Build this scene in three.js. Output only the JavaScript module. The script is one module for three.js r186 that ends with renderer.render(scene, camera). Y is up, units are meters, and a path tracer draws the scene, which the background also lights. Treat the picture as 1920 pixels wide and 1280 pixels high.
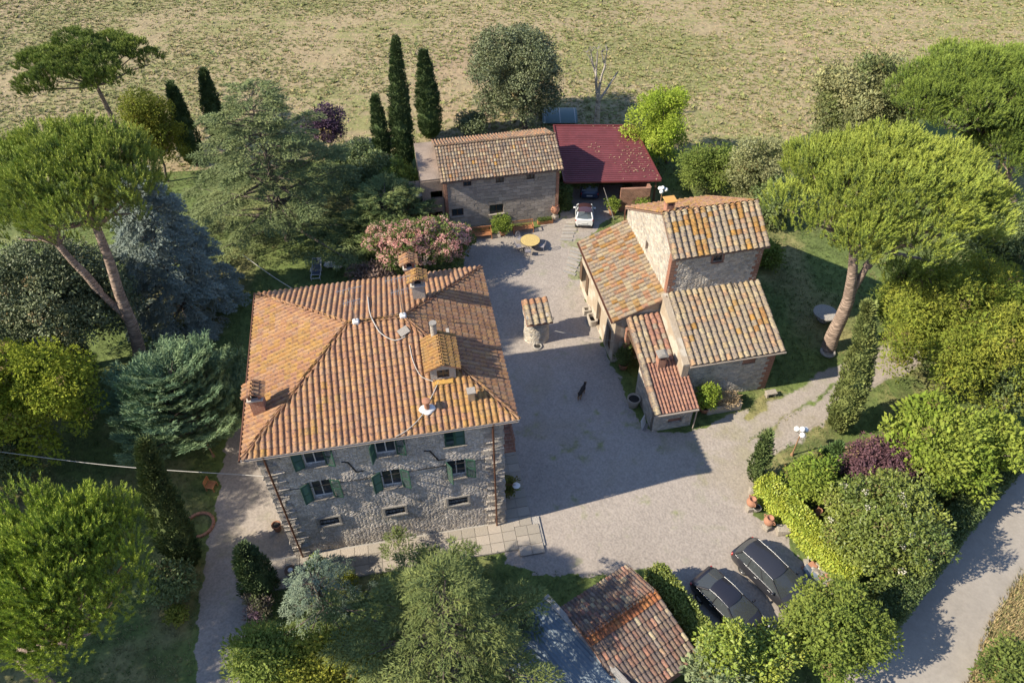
import * as THREE from 'three';
import { mergeGeometries, mergeVertices, toCreasedNormals } from 'three/addons/utils/BufferGeometryUtils.js';
import { RoundedBoxGeometry } from 'three/addons/geometries/RoundedBoxGeometry.js';
import { MarchingCubes } from 'three/addons/objects/MarchingCubes.js';

const V3 = (x, y, z) => new THREE.Vector3(x, y, z);
const R = d => d * Math.PI / 180;

// ---------------------------------------------------------------- camera, sky, sun, exposure
const scene = new THREE.Scene();
const CAM_H = 38, FOCAL = 1420, PITCH = R(45), ROLL = R(-0.64);
const camera = new THREE.PerspectiveCamera(2 * Math.atan(640 / FOCAL) * 180 / Math.PI, 1.5, 0.5, 3000);
camera.position.set(0, CAM_H, 0);
camera.rotation.order = 'YXZ';
camera.rotation.set(-PITCH, 0, ROLL);
scene.add(camera);
camera.updateMatrixWorld(true);

const SUN_AZ = R(16.2), SUN_EL = R(37.5);
const toSun = V3(-Math.cos(SUN_AZ) * Math.cos(SUN_EL), Math.sin(SUN_EL), Math.sin(SUN_AZ) * Math.cos(SUN_EL));
const sun = new THREE.DirectionalLight(new THREE.Color().setRGB(1, 0.9, 0.74), 5);
sun.position.copy(toSun).multiplyScalar(120).add(V3(0, 0, -45));
sun.target.position.set(0, 0, -45);
sun.castShadow = true;
sun.shadow.radius = 1;
sun.shadow.mapSize.set(4096, 4096);
Object.assign(sun.shadow.camera, { left: -80, right: 80, top: 70, bottom: -70, near: 1, far: 300 });
scene.add(sun, sun.target);
{
  const w = 512, h = 256, d = new Float32Array(w * h * 4);
  for (let j = 0; j < h; j++) for (let i = 0; i < w; i++) {
    const el = (j + 0.5) / h * Math.PI - Math.PI / 2, az = (i + 0.5) / w * 2 * Math.PI - Math.PI;
    const e = Math.max(0, Math.sin(el)), k = Math.pow(1 - e, 3.2);
    const dir = V3(Math.cos(el) * Math.cos(az), Math.sin(el), Math.cos(el) * Math.sin(az));
    const halo = Math.pow(Math.max(0, dir.dot(toSun)), 8) * 0.35;
    const o = (j * w + i) * 4;
    d[o] = 0.23 + 0.5 * k + halo; d[o + 1] = 0.39 + 0.44 * k + halo * 0.95; d[o + 2] = 0.78 + 0.26 * k + halo * 0.85; d[o + 3] = 1;
    if (el < 0) { d[o] = 0.5; d[o + 1] = 0.5; d[o + 2] = 0.46; }
  }
  const t = new THREE.DataTexture(d, w, h, THREE.RGBAFormat, THREE.FloatType);
  t.mapping = THREE.EquirectangularReflectionMapping; t.magFilter = THREE.LinearFilter; t.minFilter = THREE.LinearFilter; t.needsUpdate = true;
  scene.background = t; scene.environment = t;
  scene.backgroundIntensity = scene.environmentIntensity = 0.52;
}
const renderer = new THREE.WebGLRenderer({ antialias: true });
renderer.setSize(1024, 682);
renderer.toneMapping = THREE.LinearToneMapping;
renderer.toneMappingExposure = 1.8;
renderer.shadowMap.enabled = true;

// ---------------------------------------------------------------- helpers
let seed = 12345;
const rnd = () => { seed |= 0; seed = seed + 0x6D2B79F5 | 0; let t = Math.imul(seed ^ seed >>> 15, 1 | seed); t = t + Math.imul(t ^ t >>> 7, 61 | t) ^ t; return ((t ^ t >>> 14) >>> 0) / 4294967296; };
const rr = (a, b) => a + (b - a) * rnd();
const gauss = () => (rnd() + rnd() + rnd() + rnd() - 2) * 0.9;
const clamp = (x, a, b) => x < a ? a : x > b ? b : x;
const mix = (a, b, t) => a + (b - a) * t;
const sst = (a, b, x) => { const t = clamp((x - a) / (b - a), 0, 1); return t * t * (3 - 2 * t); };
const rgb = (r, g, b) => new THREE.Color().setRGB(r, g, b);
// a photo pixel (1920 x 1280) gives a direction; the distance comes from the ground or plane it meets
const ray = (px, py) => V3((px - 960) / FOCAL, (640 - py) / FOCAL, -1).applyQuaternion(camera.quaternion);
function G(px, py, h = 0) { const d = ray(px, py), t = (h - CAM_H) / d.y; return V3(d.x * t, h, d.z * t); }
function onPlane(px, py, p, n) { const d = ray(px, py), o = camera.position; const t = p.clone().sub(o).dot(n) / d.dot(n); return o.clone().addScaledVector(d, t); }
function up(px, py, base) { const d = ray(px, py), t = base.z / d.z; return V3(d.x * t, CAM_H + d.y * t, base.z); }   // the point of that pixel at a base's depth

const taken = {};
function numbered(n) { const k = taken[n] = (taken[n] ?? -1) + 1; return k ? n + '_' + String(k).padStart(3, '0') : n; }
function tag(o, label, category, group) { o.userData.label = label; o.userData.category = category; if (group) o.userData.group = group; return o; }
function thing(name, label, category, pos, turn = 0, group) {
  const o = new THREE.Group(); o.name = numbered(name); scene.add(o); if (pos) o.position.copy(pos); o.rotation.y = turn;
  tag(o, label, category, group); o.updateMatrixWorld(true); return o;
}
function mesh(name, geo, mat, parent = scene) {
  const m = new THREE.Mesh(Array.isArray(geo) ? merge(geo) : geo, mat); m.name = parent === scene ? numbered(name) : name;
  m.castShadow = m.receiveShadow = true; parent.add(m); return m;
}
function struct(name, geo, mat) { const m = mesh(name, geo, mat); m.userData.kind = 'structure'; return m; }
function merge(list) {
  list = list.map(g => g.index ? g.toNonIndexed() : g);
  const keys = ['position', 'normal', 'uv', 'color'].filter(k => list.every(g => g.attributes[k]));
  for (const g of list) { for (const k of Object.keys(g.attributes)) if (!keys.includes(k)) g.deleteAttribute(k); g.morphAttributes = {}; }
  return list.length === 1 ? list[0] : mergeGeometries(list);
}
const box = (w, h, d, x = 0, y = 0, z = 0) => new THREE.BoxGeometry(w, h, d).translate(x, y, z);
const rbox = (w, h, d, r = 0.03, x = 0, y = 0, z = 0, seg = 2) => new RoundedBoxGeometry(w, h, d, seg, Math.min(r, w / 2.01, h / 2.01, d / 2.01)).translate(x, y, z);
const cyl = (r0, r1, h, x = 0, y = 0, z = 0, n = 12) => new THREE.CylinderGeometry(r1, r0, h, n).translate(x, y + h / 2, z);
const sph = (r, x = 0, y = 0, z = 0, n = 12) => new THREE.SphereGeometry(r, n, Math.round(n * 0.7)).translate(x, y, z);
function tube(pts, r, seg = 24, n = 6) { return new THREE.TubeGeometry(new THREE.CatmullRomCurve3(pts), seg, r, n); }
function bar(a, b, r, n = 8, r2 = r) {
  const d = b.clone().sub(a), g = new THREE.CylinderGeometry(r2, r, d.length(), n);
  g.applyQuaternion(new THREE.Quaternion().setFromUnitVectors(V3(0, 1, 0), d.clone().normalize())); const c = a.clone().add(b).multiplyScalar(0.5); return g.translate(c.x, c.y, c.z);
}
function beam(a, b, w, h) {   // a rectangular beam from a to b
  const d = b.clone().sub(a), g = new THREE.BoxGeometry(w, h, d.length());
  const m = new THREE.Matrix4().lookAt(a, b, V3(0, 1, 0)); g.applyMatrix4(m); const c = a.clone().add(b).multiplyScalar(0.5); return g.translate(c.x, c.y, c.z);
}
function lathe(pts, n = 20) { return new THREE.LatheGeometry(pts.map(p => new THREE.Vector2(p[0], p[1])), n); }
function rough(g, amp, freq = 3, s = 0) {   // unevenness of a worked surface, by position so that shared corners stay together
  const p = g.attributes.position;
  for (let i = 0; i < p.count; i++) {
    const x = p.getX(i), y = p.getY(i), z = p.getZ(i);
    p.setXYZ(i, x + amp * n3(x * freq + s, y * freq, z * freq), y + amp * n3(x * freq, y * freq + s + 7, z * freq), z + amp * n3(x * freq + 3, y * freq, z * freq + s + 13));
  }
  g.computeVertexNormals(); return g;
}
function h3(x, y, z) { let h = Math.imul(x, 374761393) + Math.imul(y, 668265263) + Math.imul(z, 1274126177) | 0; h = Math.imul(h ^ h >>> 13, 1103515245); return ((h ^ h >>> 16) >>> 0) / 2147483648 - 1; }
function n3(x, y, z) {
  const X = Math.floor(x), Y = Math.floor(y), Z = Math.floor(z), f = t => t * t * (3 - 2 * t), a = f(x - X), b = f(y - Y), c = f(z - Z);
  const L = (p, q, t) => p + (q - p) * t;
  return L(L(L(h3(X, Y, Z), h3(X + 1, Y, Z), a), L(h3(X, Y + 1, Z), h3(X + 1, Y + 1, Z), a), b), L(L(h3(X, Y, Z + 1), h3(X + 1, Y, Z + 1), a), L(h3(X, Y + 1, Z + 1), h3(X + 1, Y + 1, Z + 1), a), b), c);
}
// ---- texture noise: smooth random lattices that wrap
function lattice(W, H, cw, ch = cw, s = 1) {
  const nx = Math.max(1, Math.round(W / cw)), ny = Math.max(1, Math.round(H / ch)), g = new Float32Array(nx * ny), keep = seed; seed = s * 7919 + nx * 31 + ny;
  for (let i = 0; i < g.length; i++) g[i] = rnd() * 2 - 1; seed = keep;
  const o = new Float32Array(W * H), X0 = new Int32Array(W), X1 = new Int32Array(W), FX = new Float32Array(W);
  for (let i = 0; i < W; i++) { const x = i / W * nx, a = Math.floor(x); let f = x - a; X0[i] = a % nx; X1[i] = (a + 1) % nx; FX[i] = f * f * (3 - 2 * f); }
  for (let j = 0; j < H; j++) {
    const y = j / H * ny, b = Math.floor(y); let f = y - b; f = f * f * (3 - 2 * f); const r0 = (b % ny) * nx, r1 = ((b + 1) % ny) * nx;
    for (let i = 0; i < W; i++) { const p = g[r0 + X0[i]] + (g[r0 + X1[i]] - g[r0 + X0[i]]) * FX[i], q = g[r1 + X0[i]] + (g[r1 + X1[i]] - g[r1 + X0[i]]) * FX[i]; o[j * W + i] = p + (q - p) * f; }
  }
  return o;
}
function fbm(W, H, cell, oct, s = 1, gain = 0.5) {
  const o = new Float32Array(W * H); let a = 1, t = 0;
  for (let k = 0; k < oct; k++) { const n = lattice(W, H, Math.max(1, cell / 2 ** k), undefined, s + k * 13); for (let i = 0; i < o.length; i++) o[i] += a * n[i]; t += a; a *= gain; }
  for (let i = 0; i < o.length; i++) o[i] /= t * 0.6; return o;
}
const enc = v => { v = clamp(v, 0, 1); return 255 * (v <= 0.0031308 ? v * 12.92 : 1.055 * Math.pow(v, 1 / 2.4) - 0.055); };
function colorTex(W, H, f) {   // f(i, index) -> linear [r, g, b]
  const d = new Uint8Array(W * H * 4), c = [0, 0, 0];
  for (let k = 0; k < W * H; k++) { f(k, c); d[k * 4] = enc(c[0]); d[k * 4 + 1] = enc(c[1]); d[k * 4 + 2] = enc(c[2]); d[k * 4 + 3] = 255; }
  const t = new THREE.DataTexture(d, W, H); t.colorSpace = THREE.SRGBColorSpace; t.wrapS = t.wrapT = THREE.RepeatWrapping; t.magFilter = THREE.LinearFilter; t.minFilter = THREE.LinearMipmapLinearFilter; t.generateMipmaps = true; t.needsUpdate = true; return t;
}
function grayTex(W, H, a) {
  const d = new Uint8Array(W * H * 4);
  for (let k = 0; k < W * H; k++) { d[k * 4] = d[k * 4 + 1] = d[k * 4 + 2] = clamp(a[k], 0, 1) * 255; d[k * 4 + 3] = 255; }
  const t = new THREE.DataTexture(d, W, H); t.wrapS = t.wrapT = THREE.RepeatWrapping; t.magFilter = THREE.LinearFilter; t.minFilter = THREE.LinearMipmapLinearFilter; t.generateMipmaps = true; t.needsUpdate = true; return t;
}
function worley(W, H, cell, s, squash = 1) {   // [edge distance 0..1, cell id 0..1]
  const nx = Math.round(W / cell), ny = Math.round(H / (cell * squash)), P = [], keep = seed; seed = s;
  for (let i = 0; i < nx * ny; i++) P.push([rnd(), rnd(), rnd(), rr(0.8, 1.25)]); seed = keep;
  const e = new Float32Array(W * H), id = new Float32Array(W * H);
  for (let j = 0; j < H; j++) for (let i = 0; i < W; i++) {
    const x = i / W * nx, y = j / H * ny, X = Math.floor(x), Y = Math.floor(y); let d1 = 9, d2 = 9, best = 0;
    for (let b = -1; b <= 1; b++) for (let a = -1; a <= 1; a++) {
      const q = P[((Y + b + ny) % ny) * nx + (X + a + nx) % nx], dx = X + a + 0.15 + 0.7 * q[0] - x, dy = Y + b + 0.15 + 0.7 * q[1] - y, d = Math.hypot(dx, dy) / q[3];
      if (d < d1) { d2 = d1; d1 = d; best = q[2]; } else if (d < d2) d2 = d;
    }
    e[j * W + i] = clamp((d2 - d1) * 1.6, 0, 1); id[j * W + i] = best;
  }
  return [e, id];
}
function std(o) { return new THREE.MeshStandardMaterial({ roughness: 0.9, metalness: 0, ...o }); }
function phys(o) { return new THREE.MeshPhysicalMaterial({ roughness: 0.9, metalness: 0, ...o }); }
function inPoly(x, z, P) { let c = false; for (let i = 0, j = P.length - 1; i < P.length; j = i++) { const a = P[i], b = P[j]; if ((a[1] > z) !== (b[1] > z) && x < (b[0] - a[0]) * (z - a[1]) / (b[1] - a[1]) + a[0]) c = !c; } return c; }
function distLine(x, z, P) { let m = 1e9; for (let i = 0; i + 1 < P.length; i++) { const [ax, az] = P[i], [bx, bz] = P[i + 1], dx = bx - ax, dz = bz - az, t = clamp(((x - ax) * dx + (z - az) * dz) / (dx * dx + dz * dz), 0, 1); m = Math.min(m, Math.hypot(x - ax - dx * t, z - az - dz * t)); } return m; }
const gp = list => list.map(([x, y]) => { const p = G(x, y); return [p.x, p.z]; });
function wallUv(g, k = 1) {   // uv in metres by the way each face points
  if (g.index) g = g.toNonIndexed(); const p = g.attributes.position, n = g.attributes.normal, uv = new Float32Array(p.count * 2);
  for (let i = 0; i < p.count; i += 3) {
    let ax = 0, ay = 0, az = 0; for (let q = 0; q < 3; q++) { ax += n.getX(i + q); ay += n.getY(i + q); az += n.getZ(i + q); } ax = Math.abs(ax); ay = Math.abs(ay); az = Math.abs(az);
    for (let q = 0; q < 3; q++) { const x = p.getX(i + q), y = p.getY(i + q), z = p.getZ(i + q); const [a, b] = ay > ax && ay > az ? [x, z] : ax > az ? [z, y] : [x, y]; uv[(i + q) * 2] = a * k; uv[(i + q) * 2 + 1] = b * k; }
  }
  g.setAttribute('uv', new THREE.BufferAttribute(uv, 2)); return g;
}
// ---------------------------------------------------------------- ground
const YX = -46, YZ = -72, YW = 92, YH = 62;      // the garden's map in metres
const courtPoly = gp([[868, 520], [872, 448], [905, 438], [1000, 425], [1048, 408], [1052, 345], [1165, 345], [1160, 400], [1120, 430], [1083, 455], [1085, 525], [1150, 690], [1205, 800], [1290, 812], [1318, 800], [1395, 762], [1400, 850], [1415, 905], [1412, 960], [1452, 985], [1540, 1090], [1580, 1130], [1480, 1200], [1360, 1190], [1285, 1130], [1215, 1065], [1120, 1078], [1000, 1075], [940, 1060], [950, 900], [930, 650]]);
const leftPath = gp([[455, 790], [425, 815], [405, 900], [395, 1000], [372, 1130], [360, 1300], [440, 1300], [465, 1160], [480, 1080], [540, 1090], [560, 1040], [505, 880], [500, 790]]);
const tracks = [gp([[1300, 868], [1360, 826], [1424, 792], [1503, 742], [1553, 711], [1610, 684], [1670, 660]]), gp([[1360, 890], [1400, 856], [1460, 819], [1531, 774], [1603, 726], [1650, 697], [1710, 668]])];
const roadPoly = gp([[1560, 1300], [1640, 1200], [1750, 1060], [1840, 935], [1960, 812], [2060, 730], [2300, 760], [2060, 950], [1925, 1072], [1868, 1152], [1812, 1300]]);
const vergePoly = gp([[1800, 1310], [1868, 1152], [1925, 1072], [2060, 950], [2300, 760], [2300, 1310]]);
const fieldEdge = gp([[-120, 345], [120, 338], [250, 325], [400, 318], [560, 300], [690, 298], [800, 268], [1040, 240], [1200, 250], [1290, 288], [1440, 280], [1560, 232], [1720, 205], [1920, 190], [2060, 185]]);
const yardPoly = [...fieldEdge, [YX + YW - 0.5, fieldEdge[fieldEdge.length - 1][1]], [YX + YW - 0.5, YZ + YH], [YX + 0.5, YZ + YH], [YX + 0.5, fieldEdge[0][1]]].map(([x, z]) => [clamp(x, YX + 0.1, YX + YW - 0.1), z]);
const bareGrass = [gp([[1430, 740], [1470, 735], [1330, 850], [1318, 800]]), gp([[1480, 880], [1420, 890], [1560, 770], [1660, 712], [1700, 800], [1560, 860]])];
const mossy = gp([[985, 420], [1060, 405], [1095, 440], [1088, 525], [1060, 520], [1075, 470], [1010, 455]]);
let yardMap, yardBump, gravelBump;
{
  const W = 2048, H = 1376, f1 = fbm(W, H, 90, 4, 3), f2 = fbm(W, H, 22, 4, 8, 0.6), f3 = fbm(W, H, 5, 3, 21, 0.8), f4 = lattice(W, H, 1.4, 1.4, 5), wx = fbm(W, H, 34, 4, 31, 0.65), wz = fbm(W, H, 34, 4, 47, 0.65), f5 = fbm(W, H, 240, 3, 77);
  const bumpy = new Float32Array(W * H);
  yardMap = colorTex(W, H, (k, c) => {
    const i = k % W, j = k / W | 0, x0 = YX + i / W * YW, z0 = YZ + j / H * YH, x = x0 + wx[k] * 0.35, z = z0 + wz[k] * 0.35;
    const road = inPoly(x0 + wx[k] * 0.12, z0 + wz[k] * 0.12, roadPoly);
    let gravel = inPoly(x, z, courtPoly) || inPoly(x, z, leftPath) ? 1 : 0;
    const t = Math.min(distLine(x, z, tracks[0]), distLine(x, z, tracks[1]));
    if (!gravel && t < 0.95 && x > 8) gravel = 1 - sst(0.62, 0.84, t + f2[k] * 0.14);
    const speck = f4[k] * 0.55 + f3[k] * 0.7;
    if (road) { const s = 1 + 0.05 * f1[k] + 0.05 * f2[k] + 0.09 * speck; c[0] = 0.29 * s; c[1] = 0.26 * s; c[2] = 0.22 * s; bumpy[k] = 0.5 + 0.2 * speck; return; }
    // grass: green, yellowed patches, fallen needles
    const s = 1 + 0.22 * f2[k] + 0.32 * speck, dry = sst(0.12, 1.0, f1[k] * 0.8 + f5[k] * 0.7 + (inPoly(x, z, bareGrass[0]) || inPoly(x, z, bareGrass[1]) ? 0.45 : 0) + f2[k] * 0.25);
    const straw = inPoly(x, z, vergePoly);
    let r = mix(0.10, 0.19, dry) * s, g = mix(0.135, 0.175, dry) * s, b = mix(0.034, 0.07, dry) * s;
    if (straw) { const q = sst(-0.6, 0.5, f2[k] + 0.5 * f1[k]); r = mix(0.15, 0.30, q) * s; g = mix(0.14, 0.235, q) * s; b = mix(0.05, 0.115, q) * s; }
    if (gravel > 0) {
      const g0 = 1 + 0.07 * f1[k] + 0.05 * f2[k] + 0.09 * f5[k] + 0.19 * f4[k] + 0.05 * f3[k]; let gr = 0.305 * g0, gg = 0.265 * g0, gb = 0.228 * g0;
      const earth = sst(0.1, 0.8, f1[k] * 0.7 + 0.4 * f2[k] + f5[k] * 0.5); gr = mix(gr, 0.235 * g0, earth * 0.6); gg = mix(gg, 0.20 * g0, earth * 0.6); gb = mix(gb, 0.15 * g0, earth * 0.6);
      const weed = sst(0.35, 0.8, f5[k] * 0.55 + f2[k] * 0.55 + (inPoly(x, z, mossy) ? 0.5 : 0)) * (x > 9.5 ? 0.2 : 1); gr = mix(gr, 0.17 * s, weed * 0.75); gg = mix(gg, 0.18 * s, weed * 0.75); gb = mix(gb, 0.07 * s, weed * 0.75);
      const gq = clamp(gravel - 0.12 * sst(0.4, 0.9, f2[k]), 0, 1); r = mix(r, gr, gq); g = mix(g, gg, gq); b = mix(b, gb, gq);
    }
    c[0] = Math.max(0.01, r); c[1] = Math.max(0.012, g); c[2] = Math.max(0.008, b); bumpy[k] = gravel > 0.5 ? 0.5 + 0.14 * f4[k] + 0.04 * f3[k] : 0.5 + 0.3 * speck + 0.15 * f2[k];
  });
  yardBump = grayTex(W, H, bumpy);
}
const yardMat = std({ map: yardMap, bumpMap: yardBump, bumpScale: 0.05, roughness: 1 });
const roadMat = std({ map: yardMap, bumpMap: yardBump, bumpScale: 0.012, roughness: 0.9 });
function sheet(name, poly, y, mat, kind = 'structure') {
  const s = new THREE.Shape(poly.map(([x, z]) => new THREE.Vector2(x, -z))), g = new THREE.ShapeGeometry(s).rotateX(-Math.PI / 2).translate(0, y, 0), p = g.attributes.position, uv = g.attributes.uv;
  for (let i = 0; i < p.count; i++) uv.setXY(i, (p.getX(i) - YX) / YW, (p.getZ(i) - YZ) / YH);
  const m = mesh(name, g, mat); m.userData.kind = kind; return m;
}
{ // the stubble field reaches to the horizon
  const W = 2048, H = 1024, mx = 150, f1 = fbm(W, H, 160, 4, 5), f2 = fbm(W, H, 30, 4, 6, 0.65), f3 = fbm(W, H, 7, 3, 9, 0.8), f4 = lattice(W, H, 1.5, 1.5, 15), row = lattice(W, H, 60, 5, 44), bmp = new Float32Array(W * H);
  const map = colorTex(W, H, (k, c) => {
    const z = (k / W | 0) / H, sp = f4[k] * 0.45 + f3[k] * 0.8;
    const weed = sst(0.0, 0.75, f1[k] * 0.6 + f2[k] * 0.55 + row[k] * 0.34 + f3[k] * 0.2 + 0.18 * Math.cos((z - 0.12) * 6.283) + 0.34), pink = sst(0.1, 0.9, f1[k] * -0.7 + f2[k] * 0.4);
    const s = 0.96 + 0.07 * f2[k] + 0.26 * sp;
    let r = 0.295 * s, g = 0.238 * s, b = 0.132 * s; r = mix(r, 0.285 * s, pink); g = mix(g, 0.212 * s, pink); b = mix(b, 0.125 * s, pink);
    c[0] = Math.max(0.03, mix(r, 0.185 * s, weed * 0.85)); c[1] = Math.max(0.03, mix(g, 0.187 * s, weed * 0.85)); c[2] = Math.max(0.02, mix(b, 0.066 * s, weed * 0.85)); bmp[k] = 0.5 + 0.3 * sp + 0.15 * f2[k];
  });
  const bump = grayTex(W, H, bmp), rep = 8, L = mx * rep;
  const g = new THREE.PlaneGeometry(L, L, 1, 1).rotateX(-Math.PI / 2).translate(0, -0.012, -60), p = g.attributes.position, uv = g.attributes.uv;
  for (let i = 0; i < p.count; i++) uv.setXY(i, (p.getX(i) + 75) / mx, (p.getZ(i) + 122) / (mx / 2));
  struct('field_ground', g, std({ map, bumpMap: bump, bumpScale: 0.10, roughness: 1 }));
}
sheet('lawn_ground', yardPoly, -0.006, yardMat);
sheet('gravel_courtyard', courtPoly, 0.0, yardMat);
sheet('gravel_path', leftPath, 0.0, yardMat);
for (const t of tracks) {
  const l = [], r = []; t.forEach((p, i) => { const a = t[Math.max(0, i - 1)], b = t[Math.min(t.length - 1, i + 1)], dx = b[0] - a[0], dz = b[1] - a[1], n = Math.hypot(dx, dz); l.push([p[0] - dz / n * 0.6, p[1] + dx / n * 0.6]); r.unshift([p[0] + dz / n * 0.6, p[1] - dx / n * 0.6]); });
  sheet('driveway_track', [...l, ...r], 0.004 + 0.004 * tracks.indexOf(t), yardMat);
}
sheet('country_road', roadPoly, 0.004, roadMat);

// ---------------------------------------------------------------- masonry, tile, bark and other surfaces
function stoneTex(cell, squash, s, pal, mortar, size = 1024) {
  const [e, id] = worley(size, size, cell, s, squash), f = fbm(size, size, 60, 5, s + 3, 0.6), fine = fbm(size, size, 6, 3, s + 9, 0.8), big = fbm(size, size, 300, 3, s + 19), bump = new Float32Array(size * size);
  const map = colorTex(size, size, (k, c) => {
    const q = id[k] * pal.length * 0.9999, a = pal[q | 0], joint = 1 - sst(0.06, 0.26, e[k] + 0.07 * fine[k]), v = 1 + 0.16 * f[k] + 0.16 * fine[k] + 0.14 * big[k] + ((id[k] * 97) % 1 - 0.5) * 0.3;
    for (let i = 0; i < 3; i++) c[i] = Math.max(0.02, mix(a[i], mortar[i], joint) * v * 1.08);
    bump[k] = sst(0.02, 0.5, e[k]) * 0.45 + 0.10 * fine[k] + 0.14 * f[k] + ((id[k] * 53) % 1) * 0.2 + 0.15;
  });
  const bumpMap = grayTex(size, size, bump); bumpMap.heights = bump; return { map, bumpMap };
}
function stoneMat(o, metres, scale) { for (const t of [o.map, o.bumpMap]) t.repeat.set(1 / metres, 1 / metres); const m = std({ ...o, bumpScale: scale, roughness: 0.95 }); m.heightAt = (x, y) => { const n = 1024, f = v => { v = (v / metres) % 1; return ((v < 0 ? v + 1 : v) * n) | 0; }; return o.bumpMap.heights[f(y) * n + f(x)]; }; return m; }
const houseStone = stoneMat(stoneTex(34, 0.62, 11, [[0.55, 0.49, 0.42], [0.49, 0.45, 0.40], [0.58, 0.52, 0.45], [0.50, 0.44, 0.37], [0.53, 0.48, 0.43]], [0.56, 0.51, 0.445]), 6, 0.12);
const towerStone = stoneMat(stoneTex(40, 0.6, 23, [[0.52, 0.46, 0.37], [0.46, 0.42, 0.36], [0.56, 0.50, 0.41], [0.48, 0.40, 0.31], [0.40, 0.37, 0.33]], [0.54, 0.49, 0.41]), 6, 0.1);
const greyPlaster = (() => { const n = 512, f = fbm(n, n, 120, 5, 51), g = fbm(n, n, 7, 3, 52, 0.8), map = colorTex(n, n, (k, c) => { const v = 1 + 0.2 * f[k] + 0.16 * g[k]; c[0] = 0.37 * v; c[1] = 0.325 * v; c[2] = 0.28 * v; }); map.repeat.set(0.25, 0.25); const b = grayTex(n, n, g.map(x => 0.5 + x * 0.4)); b.repeat.set(0.25, 0.25); return std({ map, bumpMap: b, bumpScale: 0.02 }); })();
const limePlaster = (() => { const n = 512, f = fbm(n, n, 90, 5, 61), g = fbm(n, n, 7, 3, 62, 0.8), map = colorTex(n, n, (k, c) => { const w = sst(-0.3, 0.5, f[k]), v = 1 + 0.14 * g[k]; c[0] = mix(0.36, 0.46, w) * v; c[1] = mix(0.29, 0.41, w) * v; c[2] = mix(0.21, 0.33, w) * v; }); map.repeat.set(0.25, 0.25); const b = grayTex(n, n, g.map((x, i) => 0.5 + x * 0.2 + f[i] * 0.25)); b.repeat.set(0.25, 0.25); return std({ map, bumpMap: b, bumpScale: 0.03 }); })();
const brickMat = (() => { const n = 512, g = fbm(n, n, 8, 3, 72, 0.8), f = fbm(n, n, 100, 4, 71), bump = new Float32Array(n * n), map = colorTex(n, n, (k, c) => { const i = k % n, j = k / n | 0, r = j / 16 | 0, x = (i + (r % 2) * 16) % 32, y = j % 16, jt = x < 2 || y < 2 ? 1 : 0, id = h3(((i + (r % 2) * 16) / 32 | 0) % 16, r, 5), v = 1 + 0.2 * f[k] + 0.15 * g[k] + 0.2 * id; c[0] = mix(0.30, 0.34, jt) * v; c[1] = mix(0.135, 0.27, jt) * v; c[2] = mix(0.085, 0.20, jt) * v; bump[k] = jt ? 0.2 : 0.8 + 0.2 * g[k]; }); map.repeat.set(0.25, 0.25); const b = grayTex(n, n, bump); b.repeat.set(0.25, 0.25); return std({ map, bumpMap: b, bumpScale: 0.02 }); })();
// wear of old clay: lichen dots, soot and bleaching, multiplied with each tile's own clay colour
function clayTex(s, dots, orange) {
  const n = 512, f = fbm(n, n, 70, 4, s), g = fbm(n, n, 10, 3, s + 5, 0.75), d = fbm(n, n, 18, 3, s + 8, 0.7), m = colorTex(n, n, (k, c) => {
    const v = 0.86 + 0.14 * f[k] + 0.14 * g[k], dk = sst(0.42 - dots * 0.32, 0.62, d[k]), yl = orange * sst(0.0, 0.5, f[k] * 0.6 - d[k] * 0.5 + 0.2);
    c[0] = mix(v, v * 1.02, yl) * mix(1, 0.42, dk * 0.85); c[1] = mix(v, v * 0.98, yl) * mix(1, 0.46, dk * 0.85); c[2] = mix(v, v * 0.55, yl) * mix(1, 0.55, dk * 0.85);
  }); m.repeat.set(0.5, 0.5); return m;
}
const clayBump = (() => { const n = 256, g = fbm(n, n, 9, 3, 92, 0.7); const b = grayTex(n, n, g.map(x => 0.5 + 0.4 * x)); b.repeat.set(1, 1); return b; })();
const clayMat = std({ map: clayTex(81, 0.55, 0.6), bumpMap: clayBump, bumpScale: 0.012, vertexColors: true, roughness: 0.92 });
const oldClayMat = std({ map: clayTex(88, 0.95, 0.35), bumpMap: clayBump, bumpScale: 0.02, vertexColors: true, roughness: 0.95 });
const bark = (c, s) => { const n = 256, f = fbm(n, n, 40, 4, s), g = lattice(n, n, 6, 24, s + 2), map = colorTex(n, n, (k, o) => { const v = 1 + 0.25 * f[k] + 0.45 * g[k]; for (let i = 0; i < 3; i++) o[i] = c[i] * Math.max(0.25, v); }); map.repeat.set(2, 1); const b = grayTex(n, n, g.map((x, i) => 0.5 + 0.4 * x + 0.1 * f[i])); b.repeat.set(2, 1); return std({ map, bumpMap: b, bumpScale: 0.05, roughness: 1 }); };
const pineBark = bark([0.27, 0.20, 0.155], 101), darkBark = bark([0.13, 0.105, 0.085], 111), deadBark = bark([0.38, 0.34, 0.30], 121);
const woodMat = (c, s) => { const n = 256, g = lattice(n, n, 3, 90, s), f = fbm(n, n, 40, 3, s + 1), map = colorTex(n, n, (k, o) => { const v = 1 + 0.18 * g[k] + 0.2 * f[k]; for (let i = 0; i < 3; i++) o[i] = c[i] * v; }); return std({ map, roughness: 0.7 }); };
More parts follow.
